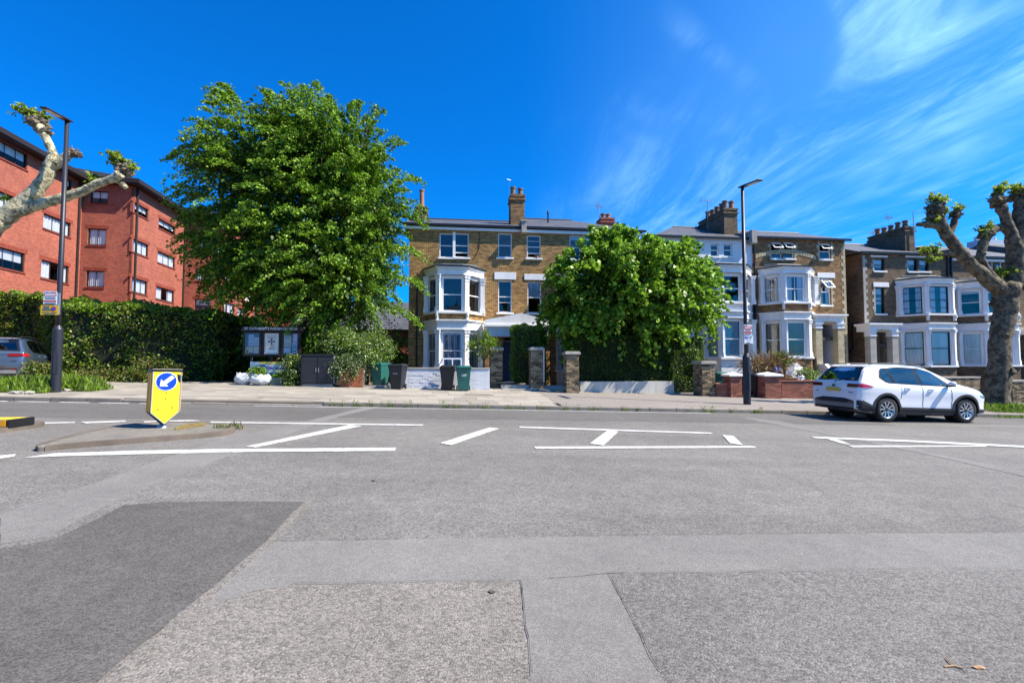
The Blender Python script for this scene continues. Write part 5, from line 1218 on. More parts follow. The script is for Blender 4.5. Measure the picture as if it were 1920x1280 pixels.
# ================================================================== WALLS, PILLARS, STREET FURNITURE
M_bkp = mat('pillar_brick', (.27, .20, .115), .9, .3, 5, .002, 40, fine=.25, fs=30, objrand=.75, col2=(.10, .075, .05))
M_bkr = mat('red_wall_brick', (.30, .11, .07), .9, .25, 5, .002, 40, fine=.2, fs=30, objrand=.35)
M_bkw = mat('painted_brick', (.72, .73, .76), .7, .10, 6, .003, 30, fine=.06, fs=20, objrand=.06)
M_bko = mat('orange_wall_brick', (.42, .13, .06), .9, .2, 5, .002, 40, fine=.15, fs=30, objrand=.2)
M_mort = mat('grey_mortar', (.12, .105, .085), .95, .2); M_mortw = mat('painted_mortar', (.60, .61, .64), .9, .1)
M_conc = mat('weathered_coping', (.36, .33, .29), .9, .2, 3)
M_cream = mat('cream_render', (.60, .57, .50), .85, .12, 1.5, .004, 20, streak=.2)
bkm = {}
def brick_mesh(w, mt):
    k = (round(w, 3), mt.name)
    if k not in bkm: bkm[k] = G().box(-k[0] / 2, k[0] / 2, 0, .05, 0, .065).mesh('brick', mt)
    return bkm[k]
def brickface(par, a, b, z0, z1, mt, jit=.004, bl=.225, lip=.012, lim=300, miss=0.):
    """bricks proud of a core face from local (x,y) a to b; outward is to the right of a->b"""
    d = Vector((b[0] - a[0], b[1] - a[1])); L_ = d.length; ang = math.atan2(d.y, d.x); d.normalize(); nrm = Vector((d.y, -d.x)); z = z0; r = 0
    while z < z1 - .04:
        x = 0
        first = bl if r % 2 == 0 else bl / 2
        while x < L_ - .02:
            w = min(first if x == 0 else bl, L_ - x); 
            if L_ - x - w < .06: w = L_ - x
            if random.random() >= miss:
                p = Vector(a) + d * (x + w / 2) + nrm * (lip + random.uniform(-jit, jit))
                o = obj('brick', brick_mesh(w - .011, mt), par, (p.x, p.y, z + random.uniform(-.001, .001)), ang)
            x += w
        z += .075; r += 1
def pillar(label, pxl, pxr, pyt, pyb, v=None, mt=M_bkp, cap='flat', d=None, name='gate_pillar', core=M_mort, sides=(0, 1, 2), group=None):
    s0, v0, z0 = pp(pxl, pyb); s1, v1, _ = pp(pxr, pyb); v = v or (v0 + v1) / 2
    s0, s1 = sp(pxl, v, pyb), sp(pxr, v, pyb); w = s1 - s0; d = d or w; zt = Z_((pxl + pxr) / 2, pyt, v)
    z0 = pave_z((s0 + s1) / 2, v) - .03; h = zt - z0
    t = thing(name, label, 'gate pillar' if name == 'gate_pillar' else 'pier', W((s0 + s1) / 2, v + d / 2, z0), TH, group)
    hw, hd = w / 2 - .01, d / 2 - .01
    G().box(-hw, hw, -hd, hd, 0, h - .1).build('core', core, t)
    q = [(-hw, -hd), (hw, -hd), (hw, hd), (-hw, hd)]
    for i, (a, b) in enumerate(zip(q, q[1:] + q[:1])):
        if i == 2: continue
        brickface(t, a, b, 0.005, h - .11, mt)
    if cap == 'flat': G().box(-hw - .07, hw + .07, -hd - .07, hd + .07, h - .10, h - .02).box(-hw - .04, hw + .04, -hd - .04, hd + .04, h - .02, h + .03).build('capstone', M_conc, t, bevel=.012)
    else:
        g = G().box(-hw - .08, hw + .08, -hd - .08, hd + .08, h - .12, h - .05); i = len(g.v); e = .08
        a_ = [(-hw - e, -hd - e, h - .05), (hw + e, -hd - e, h - .05), (hw + e, hd + e, h - .05), (-hw - e, hd + e, h - .05)]
        for k in range(4): g.quad(a_[k], a_[(k + 1) % 4], (0, 0, h + .06))
        g.build('capstone', M_conc if cap == 'grey' else M_whiter, t)
    return t
pillar('dark brick gate pillar with white edged stone cap, at right end of the white wall', 920, 942, 652, 727)
t = pillar('dark brick gate pillar with a white pipe down its side, right of the privet bush', 995, 1019, 652, 731)
G().tube([(.30, -.3, .35), (.30, -.3, 1.78)], .022, 8).tube([(.30, -.3, 1.78), (-.1, -.33, 1.78)], .018, 8).build('white_pipe', M_whiter, t)
pillar('dark brick gate pillar swallowed by the left end of the clipped hedge', 1062, 1086, 660, 737)
pillar('tall sooty stone-like brick pier right of the clipped hedge gateway', 1317, 1342, 678, 743, d=.8)
pillar('low red brick pier with pyramid cap just left of the right-hand lamp post', 1370, 1392, 700, 745, mt=M_bkr, cap='pyr', name='wall_pier')
pillar('low red brick pier with pyramid cap in front of the rubbish heap', 1435, 1466, 700, 747, mt=M_bkr, cap='pyr', name='wall_pier')
def gwall(name, label, pxl, pxr, pyt, v, mt, core, cop=M_conc, th=.22, bricks=True, copt=.05, dz=0., miss=0., cat='wall', jit=.004):
    s0, s1 = sp(pxl, v, 735), sp(pxr, v, 735); zt = Z_((pxl + pxr) / 2, pyt, v) + dz; z0 = min(pave_z(s0, v), pave_z(s1, v)) - .05
    t = thing(name, label, cat, W((s0 + s1) / 2, v, z0), TH); w = (s1 - s0) / 2; h = zt - z0
    G().box(-w, w, 0, th, 0, h - copt).build('core', core, t)
    if bricks: brickface(t, (-w, 0), (w, 0), .01, h - copt - .01, mt, miss=miss, jit=jit)
    if copt: G().box(-w - .02, w + .02, -.04, th + .04, h - copt, h).build('coping', cop, t, bevel=.01)
    return t
vw = VW + .05; VR = 19.15
gwall('garden_wall', 'white painted brick garden wall with flaking paint, between the black and green bins', 735, 829, 689, vw, M_bkw, M_mortw, jit=.007, miss=.02)
gwall('garden_wall', 'smoother white painted wall end behind the upright green bin, left of dark pillar', 829.3, 918, 689.5, vw, M_bkw, M_mortw, jit=.003)
gwall('garden_wall', 'low cream rendered wall under the clipped hedge', 1088, 1264, 715, vw, None, M_cream, copt=0, bricks=False)
gwall('garden_wall', 'low red brick wall between the stone pier and the lamp post', 1343, 1370, 718, VR, M_bkr, M_mort, copt=.04, cop=M_bkr)
gwall('garden_wall', 'red brick garden wall left of and behind the white car', 1466, 1530, 713, VR, M_bkr, M_mort, copt=.04, cop=M_bkr)
gwall('garden_wall', 'brown brick garden wall with flat stone coping seen over the car bonnet', 1752, 1838, 706, VR, M_bkp, M_mort, copt=.07)
gwall('garden_wall', 'brick garden wall with wide stone coping to the right of the plane tree', 1898, 1990, 712, VR, M_bkp, M_mort, copt=.09)
gwall('planter_wall', 'orange-red brick planter wall under the pale variegated bush', 636, 680, 690, 20.0, M_bko, M_mort, copt=0, th=.9)
pillar('slim pale brick gate post beside the leaning green bin', 682, 692, 672, 722, mt=M_bkp, cap='grey', d=.25)
# low front step of the forecourt
s0, v0, z0 = pp(712, 722); G().box(-.7, .7, 0, 1.2, -.1, .07).build('forecourt_step', M_conc, gar, W(s0, VW + .02, pave_z(s0, VW)), TH)
for px in (975, 1042, 1290):
    s0 = sp(px, VW + .1, 735); G().box(-.75, .75, 0, .5, -.2, .06).box(-.75, .75, .5, 1.2, -.2, .2).build('entrance_step', M_stone, gar, W(s0, VW + .12, pave_z(s0, VW)), TH)

# wheelie bins
def bin_(label, px, py, col, lid, rz=0, v=None, word=None, hh=1.0, sc=1., group='wheelie bins'):
    s, vv_, z = pp(px, py); vv_ = v or min(vv_, VW - .42); s = sp(px, vv_, py)
    t = thing('wheelie_bin', label, 'wheelie bin', W(s, vv_, pave_z(s, vv_)), TH + R(rz), group)
    mb = mat('bin_' + lid, col, .45, .10, 3, streak=.1); ml = mat('binlid_' + lid, tuple(c * 1.25 for c in col) if lid != 'black' else (.035, .037, .042), .4, .08)
    w0, w1, d0, d1, h = .205, .285, .24, .345, .93; g = G(); i = 0
    v = [(-w0, -d0, .03), (w0, -d0, .03), (w0, d0 - .05, .03), (-w0, d0 - .05, .03), (-w1, -d1, h), (w1, -d1, h), (w1, d1, h), (-w1, d1, h)]
    g.v += v
    for q in ((0, 3, 2, 1), (4, 5, 6, 7), (0, 1, 5, 4), (1, 2, 6, 5), (2, 3, 7, 6), (3, 0, 4, 7)): g.f.append(q); g.m.append(0)
    g.box(-w1 - .012, w1 + .012, -d1 - .012, d1 + .012, h - .06, h - .001); g.build('body', mb, t, bevel=.02)
    l = G().box(-w1 - .02, w1 + .02, -d1 - .04, d1 + .02, h, h + .035); l.box(-w1 + .03, w1 - .03, -d1 + .02, d1 - .05, h + .035, h + .075); lo = l.build('lid', ml, t, bevel=.018)
    G().tube([(-w1 + .03, d1 + .06, h - .02), (w1 - .03, d1 + .06, h - .02)], .016, 8).tube([(-.2, -d1 - .05, h + .01), (.2, -d1 - .05, h + .01)], .014, 8).build('handle', ml, t)
    for q in (-1, 1):
        wh = G().tube([(q * .25 - .025, 0, 0), (q * .25 + .025, 0, 0)], .10, 18).build('wheel', M_black, t, (0, d0 - .02, .10)); G().tube([(q * .25 - .03, 0, 0), (q * .25 + .03, 0, 0)], .045, 10).build('hub', M_metal, wh)
    if word: text(t, word, .055, (.0, -d0 - .083, .62), M_wsign, rx=R(83))
    return t
GR, BK = (.020, .125, .105), (.016, .017, .020)
bin_('teal green wheelie bin turned aside against the brick gate post, left of a black bin', 713, 722, GR, 'green', -28, v=20.7)
bin_('black wheelie bin on the pavement at left end of the white wall', 746, 729, BK, 'black', -14, word='REFUSE')
bin_('black wheelie bin in the middle of the white wall, next to green bin', 839, 731, BK, 'black', -4)
bin_('teal green wheelie bin standing beside black bin in front of the white wall', 869, 732, GR, 'green', 2, word='GARDEN\nWASTE')
bin_('green wheelie bin half hidden behind the sooty stone-like pier', 1347, 735, GR, 'green', 5, v=20.3)
bin_('black wheelie bin between the two low red brick piers', 1419, 741, BK, 'black', -6, word='REFUSE', v=19.6)
bin_('black wheelie bin behind the low pier left of the lamp post', 1378, 738, BK, 'black', 4, v=20.0)
bin_('black wheelie bin in the shadowed gateway right of the clipped hedge', 1302, 738, BK, 'black', 0, v=21.2)
# utility cabinet
s0, v0, z0 = pp(594, 725)
t = thing('utility_cabinet', 'large matt black steel street cabinet with double doors and its side coloured sunlit grey', 'utility cabinet', W(s0, v0, pave_z(s0, v0)), TH)
M_cab = mat('black_cabinet', (.022, .023, .028), .5, .15, 2, streak=.2); M_cabs = mat('sunlit_cabinet_side', (.42, .43, .45), .5, .08)
hw = (sp(624, v0, 690) - sp(563, v0, 690)) / 2; hc = Z_(594, 664, v0) - pave_z(s0, v0)
G().box(-hw, hw, 0, .55, .1, hc - .06).build('body', M_cab, t, bevel=.008); G().box(-hw + .05, hw - .05, .03, .5, -.05, .1).build('plinth', M_conc, t)
G().box(-hw - .02, hw + .02, -.04, .58, hc - .06, hc).build('top', M_cab, t, bevel=.01)
for q in (0, 1):
    dd = G().box(-hw + .03 + q * hw, -.008 + q * hw - (.02 if q else 0), -.022, -.002, .14, hc - .1).build('cabinet_door', M_cab, t)
    G().box(-.05 + q * .1, -.03 + q * .1, -.045, -.02, hc * .45, hc * .58).build('handle', M_metal, dd)
    g = G()
    for k in range(6):
        for zz in (.22, hc - .22): g.box(-hw + .10 + q * hw + k * .09, -hw + .15 + q * hw + k * .09, -.03, -.02, zz, zz + .03)
    g.build('vent', mat('cabinet_vent', (.05, .05, .055), .5, .1), dd)
G().box(hw + .001, hw + .012, .03, .52, .12, hc - .08).build('side_panel', M_cabs, t)  # light grey puts the sun on this side into the colour
# church notice board
vb = 21.0; sl, sr = sp(455, vb, 640), sp(563, vb, 640); zt, zb_ = Z_(510, 614, vb), Z_(510, 668, vb); zg0 = pave_z((sl + sr) / 2, VW) - .05
t = sthing('notice_board', 'black three-panel church notice board with white lettering, in front of the hedge', 'notice board', (sl + sr) / 2, vb, zg0); w = (sr - sl) / 2; z1, z0 = zt - zg0, zb_ - zg0
M_bw = mat('black_stained_wood', (.022, .018, .017), .6, .15, 3)
for x in (-w + .35, 0, w - .35): G().box(x - .05, x + .05, .02, .12, 0, z0 + .05).build('post', M_bw, t)
G().box(-w, w, .02, .14, z0, z1 - .12).build('back_panel', M_bw, t)
G().xz([(-w - .06, z1 - .14), (w + .06, z1 - .14), (w - .02, z1 + .02), (-w + .02, z1 + .02)], -.10, .18).build('canopy', M_bw, t)
text(t, "ST CUTHBERT'S PARISH CHURCH", .15, (0, -.105, z1 - .06), M_wsign, sx=.93)
cw = 2 * w / 3; M_pin = mat('pin_board', (.20, .22, .26), .8, .1)
pap = mat('notice_paper', (.62, .68, .80), .7, .05); papc = mat('cream_notice', (.66, .62, .54), .7, .04); papy = mat('yellow_notice', (.62, .60, .12), .7, .05); ink = mat('grey_ink', (.10, .11, .14), .8, .1); teal = mat('teal_ink', (.05, .25, .35), .7, .1); redm = mat('red_sign_face', (.50, .03, .03), .5, .05)
for k in range(3):
    x0, x1 = -w + k * cw, -w + (k + 1) * cw
    pn = G().box(x0 + .10, x1 - .10, .0, .019, z0 + .1, z1 - .24).build('display_panel', papc if k == 1 else M_pin, t)
    fr = G().box(x0 + .03, x0 + .10, -.02, .02, z0 + .03, z1 - .17).box(x1 - .10, x1 - .03, -.02, .02, z0 + .03, z1 - .17).box(x0 + .10, x1 - .10, -.02, .02, z0 + .03, z0 + .10).box(x0 + .10, x1 - .10, -.02, .02, z1 - .24, z1 - .17)
    fr.build('frame', M_bw, t)
    H = z1 - z0 - .34; B0 = z0 + .1; Wd = cw - .2
    def paper(u0, u1, q0, q1, m): G().box(x0 + .1 + u0 * Wd, x0 + .1 + u1 * Wd, -.006, -.001, B0 + q0 * H, B0 + q1 * H).build('notice', m, pn)
    def lines(u0, u1, qs, m=ink, th=.012):
        g = G()
        for i, q in enumerate(qs): e = (u1 - u0) * .12 * ((i * 7) % 3) / 2; g.box(x0 + .1 + (u0 + e) * Wd, x0 + .1 + (u1 - e) * Wd, -.010, -.0065, B0 + q * H, B0 + q * H + th)
        g.build('printed_lines', m, pn)
    if k == 0:
        paper(.24, .60, .38, .93, pap); paper(.64, .97, .42, .80, pap); paper(.10, .55, .08, .34, papc); paper(.02, .27, .0, .24, papy); paper(.60, .95, .03, .38, papc)
        lines(.28, .56, [.45, .52, .6, .68, .75, .82]); lines(.68, .93, [.5, .58, .66])
        G().xz([(x0 + .1 + .06 * Wd, B0 + .04 * H), (x0 + .1 + .23 * Wd, B0 + .04 * H), (x0 + .1 + .145 * Wd, B0 + .2 * H)], -.011, -.0065).build('warning_triangle', ink, pn)
    elif k == 1:
        lines(.2, .8, [.76, .40], ink, .014); lines(.25, .75, [.31, .27, .22], ink, .009); paper(.14, .88, .10, .18, M_wsign)
        text(pn, 'LONDON', .085, ((x0 + x1) / 2, -.004, B0 + .86 * H), teal)
        xc = (x0 + x1) / 2; zc_ = B0 + .6 * H; g = G()
        for u_, q_ in ((.10, .02), (.02, .10)): g.box(xc - u_, xc + u_, -.010, -.004, zc_ - q_, zc_ + q_)
        for a_, b_ in ((.1, 0), (-.1, 0), (0, .1), (0, -.1)): g.box(xc + a_ - .035, xc + a_ + .035, -.012, -.005, zc_ + b_ - .035, zc_ + b_ + .035)
        g.build('cross_emblem', ink, pn)
    else:
        paper(.03, .52, .34, .88, papc); paper(.02, .5, .05, .3, pap); paper(.62, .96, .03, .55, pap); paper(.66, .96, .58, .98, pap); lines(.08, .46, [.42, .5, .72, .78, .83]); lines(.66, .92, [.12, .3, .4], teal, .04)
        lines(.05, .35, [.93], M_wsign, .03)
    if k != 1: G().quad((x0 + .1, -.014, B0), (x1 - .1, -.014, B0), (x1 - .1, -.014, B0 + H), (x0 + .1, -.014, B0 + H)).build('glazing', glassmat('notice_glass', (.95, .97, 1), .0), t)
# banner below the board
zt, zb_ = Z_(500, 678, vb - .15), Z_(500, 701, vb - .15); sl2, sr2 = sp(469, vb - .15, 690), sp(546, vb - .15, 690)
t = sthing('nursery_banner', 'white, yellow and blue vinyl nursery banner tied below the notice board', 'banner', (sl2 + sr2) / 2, vb - .15, zb_); w = (sr2 - sl2) / 2; h = zt - zb_
M_ban = mat('banner_vinyl', (.58, .66, .66), .5, .05); M_by = mat('banner_yellow', (.62, .52, .12), .5, .05); M_bb = mat('banner_blue', (.02, .09, .42), .5, .05); M_pk = mat('banner_pink', (.60, .12, .35), .5, .05)
G().box(-w, w, 0, .012, 0, h).build('cloth', M_ban, t); G().box(-w + .35, w, -.004, -.001, h * .78, h).build('yellow_band', M_by, t); G().box(-w, w, -.004, -.001, 0, h * .13).build('lower_band', mat('banner_teal', (.05, .25, .38), .5, .05), t)
g = G(); n = 14; xc = -w + .42
for k in range(n):
    a0, a1 = math.pi * (.05 + .9 * k / n), math.pi * (.05 + .9 * (k + 1) / n)
    for r0_, r1_, mm in ((.20, .27, 0),):
        g.quad((xc + math.cos(a0) * r1_, -.005, h * .30 + math.sin(a0) * r1_ * .95), (xc + math.cos(a1) * r1_, -.005, h * .30 + math.sin(a1) * r1_ * .95), (xc + math.cos(a1) * r0_, -.005, h * .30 + math.sin(a1) * r0_ * .9), (xc + math.cos(a0) * r0_, -.005, h * .30 + math.sin(a0) * r0_ * .9))
g.build('rainbow_arc', M_bb, t); text(t, 'PoushaoNurs', .17, (.30, -.006, h * .50), M_bb, sx=.9); text(t, '*', .3, (-w + .78, -.006, h * .42), M_pk, name='star_mark')
g = G()
for x in (-w + .04, w - .04): g.tube([(x, .0, h), (x, .15, h + .2)], .01, 4)
g.build('tie', M_black, t)
# bulk bags, planter
M_bag = mat('white_woven_bag', (.56, .58, .63), .6, .08, 3, .012, 7)
def sack(label, px, py, w, h, v=None, seed=1, plant=None):
    s, v_, z = pp(px, py); t = thing('garden_bag', label, 'bag', W(s, v_, pave_z(s, v_)), TH, None)
    from mathutils import noise
    bm = bmesh.new(); bmesh.ops.create_icosphere(bm, subdivisions=4, radius=1); g = G()
    for vtx in bm.verts:
        c = vtx.co; k = 1 + .16 * noise.noise(c * 2.3 + Vector((seed * 5, 0, 0))) + .07 * abs(noise.noise(c * 6 + Vector((seed, 3, 0))))
        x, y, z_ = c.x * w * k, c.y * w * .8 * k, (c.z * .5 + .5) * h * (1 + .12 * noise.noise(c * 3))
        if z_ < .1 * h: z_ = 0
        if c.z > .75: z_ -= (c.z - .75) * h * .9; 
        r = 1 + .12 * math.sin(c.z * 9 + seed); g.v.append((x * (1.05 - .2 * max(c.z, 0)), y * (1.05 - .2 * max(c.z, 0)), max(z_, 0)))
    for f in bm.faces: g.f.append(tuple(q.index for q in f.verts)); g.m.append(0)
    bm.free(); g.build('sack', M_bag, t, smooth=True)
    g = G()
    for q in (-1, 1): g.tube([(q * w * .7, -.1, h * .72), (q * w * .72, -.12, h * .92), (q * w * .45, -.1, h * .8)], .012, 5)
    g.build('loop_handle', M_bag, t)
    if plant: crown('plant', t, [(Vector((-.1, 0, h + .1)), (w * .7, w * .4, .2))], 40, 30, .07, [ML['brt'], ML['horn']], seed, along=.18, fat=.07, shell=.8)
    return t
sack('smaller white woven garden waste bag, left of the pair under the notice board', 457, 721, .32, .52, seed=2)
sack('wide white garden bag with green plants growing out, under the banner', 489, 722, .42, .48, seed=5, plant=True)
s, v_, z = pp(518, 723); t = sthing('plant_trough', 'square slate-green planter box with low greenery, right of the white bags', 'planter', s, v_, pave_z(s, v_))
g = G(); g.v += [(-.2, 0, 0), (.2, 0, 0), (.2, .35, 0), (-.2, .35, 0), (-.25, -.04, .32), (.25, -.04, .32), (.25, .4, .32), (-.25, .4, .32)]
for q in ((0, 3, 2, 1), (4, 5, 6, 7), (0, 1, 5, 4), (1, 2, 6, 5), (2, 3, 7, 6), (3, 0, 4, 7)): g.f.append(q); g.m.append(0)
g.build('tub', mat('slate_green_plastic', (.06, .11, .12), .5, .1), t); crown('plant', t, [(Vector((0, .18, .42)), (.24, .2, .16))], 35, 30, .06, [ML['horn'], ML['brt']], 6, along=.14, fat=.06, shell=.8)
# white timber guard frame behind the black bin
s0, s1_, vq = sp(830, vw + .5, 690), sp(866, vw + .5, 690), vw + .5; za, zb2 = Z_(848, 671, vq), Z_(848, 712, vq)
t = sthing('timber_frame', 'white painted timber frame leaning behind the white wall under the bay window', 'frame', (s0 + s1_) / 2, vq, zb2); w = (s1_ - s0) / 2; h = za - zb2
G().box(-w, w, 0, .05, h - .06, h).build('rail', M_frame, t)
for x in (-w, w - .05, -.02): G().box(x, x + .05, 0, .05, 0, h - .06).build('upright', M_frame, t)
G().tube([(-w, .02, h - .03), (-w - .35, .3, h * .3)], .03, 4).build('brace', M_frame, t)

# lamp posts
M_post = mat('navy_black_post', (.022, .024, .034), .45, .15, 2, .002, 12, streak=.2); M_led = mat('led_glass', (.45, .46, .42), .3, .03)
def lamp(name, label, px, pyb, pyt, v, r0, r1, pyj, signs):
    s = sp(px, v, pyb); zb_ = pave_z(s, v); t = sthing(name, label, 'street lamp', s, v, zb_); h = Z_(px, pyt, v) - zb_; hj = Z_(px, pyj, v) - zb_
    G().tube([(0, 0, -.05), (0, 0, .3), (0, 0, .301), (0, 0, hj - .12), (0, 0, hj)], [r0 * 1.02, r0 * 1.02, r0, r0, r1 * 1.05], 24).build('base_column', M_post, t, smooth=False)
    G().tube([(0, 0, hj - .02), (0, 0, hj * 1.5), (0, 0, h)], [r1, r1, r1 * .82], 20).build('shaft', M_post, t, smooth=True)
    dr = G().box(-.055, .055, -r0 - .006, -r0 + .03, .55, 1.2).build('access_door', M_post, t, (0, 0, 0), R(25), bevel=.004)
    hd = G().xz([(-.11, 0), (.11, 0), (.09, .05), (-.09, .05)], -.95, .12); ho = hd.build('lantern', M_post, t, (0, 0, h), R(4), rx=R(6), bevel=.01)
    G().box(-.08, .08, -.86, -.30, -.012, -.001).build('led_panel', M_led, ho)
    for q in range(4): G().box(-.09, .09, -.30 + q * .08, -.29 + q * .08, .051, .065).build('cooling_fin', M_post, ho)
    return t, s, zb_
# left
v_l = SV(pp(103, 735)[0:2])
s_, v_l, _ = pp(103, 735)
t, s, zb_ = lamp('street_lamp', 'black street lamp with yellow and white notices, rising in front of the left plane tree', 104, 735, 226, v_l, .125, .068, 610, 0)
def plate(par, x0, x1, z0, z1, m, nm='sign_plate', y=-.1):
    o = G().box(x0, x1, y - .004, y, z0, z1).build(nm, m, par); return o
def bars(par, spec, m, y, nm='printed_lines'):
    g = G()
    for x0, x1, z0, z1 in spec: g.box(x0, x1, y - .004, y - .0005, z0, z1)
    return g.build(nm, m, par)
zz = lambda py: Z_(100, py, v_l) - zb_; xx = lambda px: sp(px, v_l, 570) - s
p = plate(t, xx(86.5), xx(111.5), zz(571), zz(547), M_wsign); X0, X1 = xx(86.5), xx(111.5); q = (zz(547) - zz(571)) / 24
bars(p, [(X0 + .02, X0 + .15, zz(549.8), zz(548.2))], M_bb, -.104); bars(p, [(X0 + .17, X1 - .02, zz(549.8), zz(548.2))], ink, -.104)
bars(p, [(X0 + .01, X1 - .01, zz(555.5), zz(551.5)), (X0 + .01, X1 - .01, zz(566.5), zz(564))], redm, -.104, 'red_band'); bars(p, [(X0 + .04, X1 - .04, zz(554.4), zz(552.6))], M_wsign, -.108)
bars(p, [(X0 + .03, X1 - .04, zz(559), zz(557.5)), (X0 + .05, X1 - .03, zz(562), zz(560.6)), (X0 + .04, X1 - .02, zz(570), zz(568.2))], ink, -.104)
M_sy = mat('yellow_sign_face', (.66, .42, .01), .5, .04)
p = plate(t, xx(82), xx(115), zz(591), zz(573), M_sy); X0, X1 = xx(82), xx(115)
bars(p, [(X0 + .07, X0 + .24, zz(577.5), zz(574.5)), (X0 + .05, X0 + .29, zz(583), zz(579.5)), (X0 + .1, X0 + .22, zz(578.6), zz(577.5))], ink, -.104, 'removal_truck_mark')
n = 20; c = [(X1 - .13 + math.cos(2 * math.pi * k / n) * .075, zz(579.5) + math.sin(2 * math.pi * k / n) * .075) for k in range(n)]; G().xz(c, -.107, -.1045).build('no_stopping_ring', redm, p)
c = [(X1 - .13 + math.cos(2 * math.pi * k / n) * .05, zz(579.5) + math.sin(2 * math.pi * k / n) * .05) for k in range(n)]; G().xz(c, -.110, -.1075).build('roundel_centre', M_bb, p)
bars(p, [(X0 + .04, X0 + .24, zz(587), zz(585.6)), (X0 + .27, X1 - .04, zz(587), zz(585.6)), (X0 + .1, X1 - .08, zz(590), zz(588.6))], ink, -.104)
G().box(-.07, .07, -.1, -.05, zz(590), zz(550)).build('sign_clip', M_metal, t)
# right
s_, v_r, _ = pp(1402, 758)
t, s, zb_ = lamp('street_lamp', 'slim black street lamp with parking permit signs, in front of the white house', 1401, 758, 352, v_r, .125, .066, 663, 0)
zz = lambda py: Z_(1400, py, v_r) - zb_; xx = lambda px: sp(px, v_r, 620) - s
X0, X1 = xx(1391.5), xx(1406.5); p = plate(t, X0, X1, zz(628), zz(609), M_wsign)
bars(p, [(X0 + .02, X0 + .14, zz(611), zz(609.8))], M_bb, -.104); bars(p, [(X0 + .01, X1 - .01, zz(617.3), zz(612)), (X0 + .01, X1 - .01, zz(625), zz(622))], redm, -.104, 'red_band')
bars(p, [(X0 + .04, X1 - .04, zz(615.6), zz(613.8))], M_wsign, -.108); bars(p, [(X0 + .04, X1 - .05, zz(620.6), zz(618.6)), (X0 + .03, X1 - .06, zz(627.4), zz(626.2))], ink, -.104)
X0, X1 = xx(1392), xx(1408.5); p = plate(t, X0, X1, zz(645), zz(629), M_wsign)
pb = G().box(X0 + .02, X0 + .13, -.107, -.1045, zz(635.4), zz(630)).build('blue_square', M_blue, p); text(p, 'P', .1, (X0 + .075, -.109, (zz(635.4) + zz(630)) / 2), M_wsign)
bars(p, [(X0 + .16, X1 - .03, zz(632), zz(630.8)), (X0 + .16, X1 - .06, zz(634.6), zz(633.6)), (X0 + .08, X1 - .12, zz(643), zz(641.8)), (X0 + .02, X1 - .02, zz(644.8), zz(643.9))], ink, -.104); text(p, '10-12', .075, ((X0 + X1) / 2, -.104, zz(638)), ink)
G().box(-.06, .06, -.1, -.05, zz(644), zz(610)).build('sign_clip', M_metal, t)
# ================================================================== CARS (local: x forwards, y to the left, z up)
M_tyre = mat('tyre_rubber', (.018, .018, .019), .85, .15, 8); M_alloy = mat('machined_alloy', (.62, .63, .66), .25, .05, metal=.9); M_alld = mat('dark_alloy', (.03, .03, .035), .4, .1)
M_clad = mat('black_cladding', (.018, .018, .02), .6, .12); M_gd = glassmat('tinted_glass', (.25, .3, .34), .10, .5, .8); M_gl = glassmat('clear_car_glass', (.6, .7, .7), .13, .1)
M_tail = mat('red_tail_lamp', (.50, .006, .01), .15, 0, coat=1.); M_taild = mat('smoked_lamp', (.16, .008, .012), .15, 0, coat=1.); M_chr = mat('chrome', (.75, .76, .78), .12, 0, metal=1.); M_plate = mat('yellow_number_plate', (.60, .42, .08), .4, .05)
M_int = mat('car_interior', (.05, .05, .052), .8, .1); M_silv = mat('silver_bumper_trim', (.20, .20, .21), .45, .05, metal=.3)
def lerp_tab(tab, x):
    for (a, b), (c, d) in zip(tab, tab[1:]):
        if x <= c: t = (x - a) / (c - a) if c > a else 0; t = max(0, min(1, t)); return b + (d - b) * t
    return tab[-1][1]
ZTOP = [(0, .78), (.03, .98), (.08, 1.12), (.16, 1.20), (.36, 1.48), (.52, 1.615), (.75, 1.655), (1.2, 1.68), (1.7, 1.685), (2.2, 1.665), (2.55, 1.61), (2.9, 1.47), (3.2, 1.31), (3.45, 1.165), (3.6, 1.115), (3.9, 1.065), (4.2, .985), (4.4, .90), (4.52, .80), (4.58, .70), (4.6, .60)]
ZBELT = [(0, .76), (.03, .95), (.08, 1.07), (.16, 1.13), (.5, 1.135), (1.2, 1.10), (2.2, 1.06), (3.2, 1.045), (3.45, 1.06), (3.6, 1.05), (3.9, 1.0), (4.2, .92), (4.4, .84), (4.52, .75), (4.58, .66), (4.6, .57)]
WID = [(0, .80), (.03, .84), (.10, .885), (.4, .915), (.9, .925), (1.4, .905), (2.2, .90), (3.0, .905), (3.6, .925), (4.0, .92), (4.25, .88), (4.42, .80), (4.52, .70), (4.6, .58)]
WTOP = [(0, .74), (.08, .80), (.16, .80), (.36, .66), (.52, .61), (1.2, .62), (2.2, .61), (2.9, .64), (3.2, .68), (3.45, .74), (3.6, .78), (4.2, .74), (4.45, .62), (4.6, .48)]
ZBOT = [(0, .36), (.1, .30), (.5, .24), (4.1, .22), (4.45, .26), (4.6, .34)]
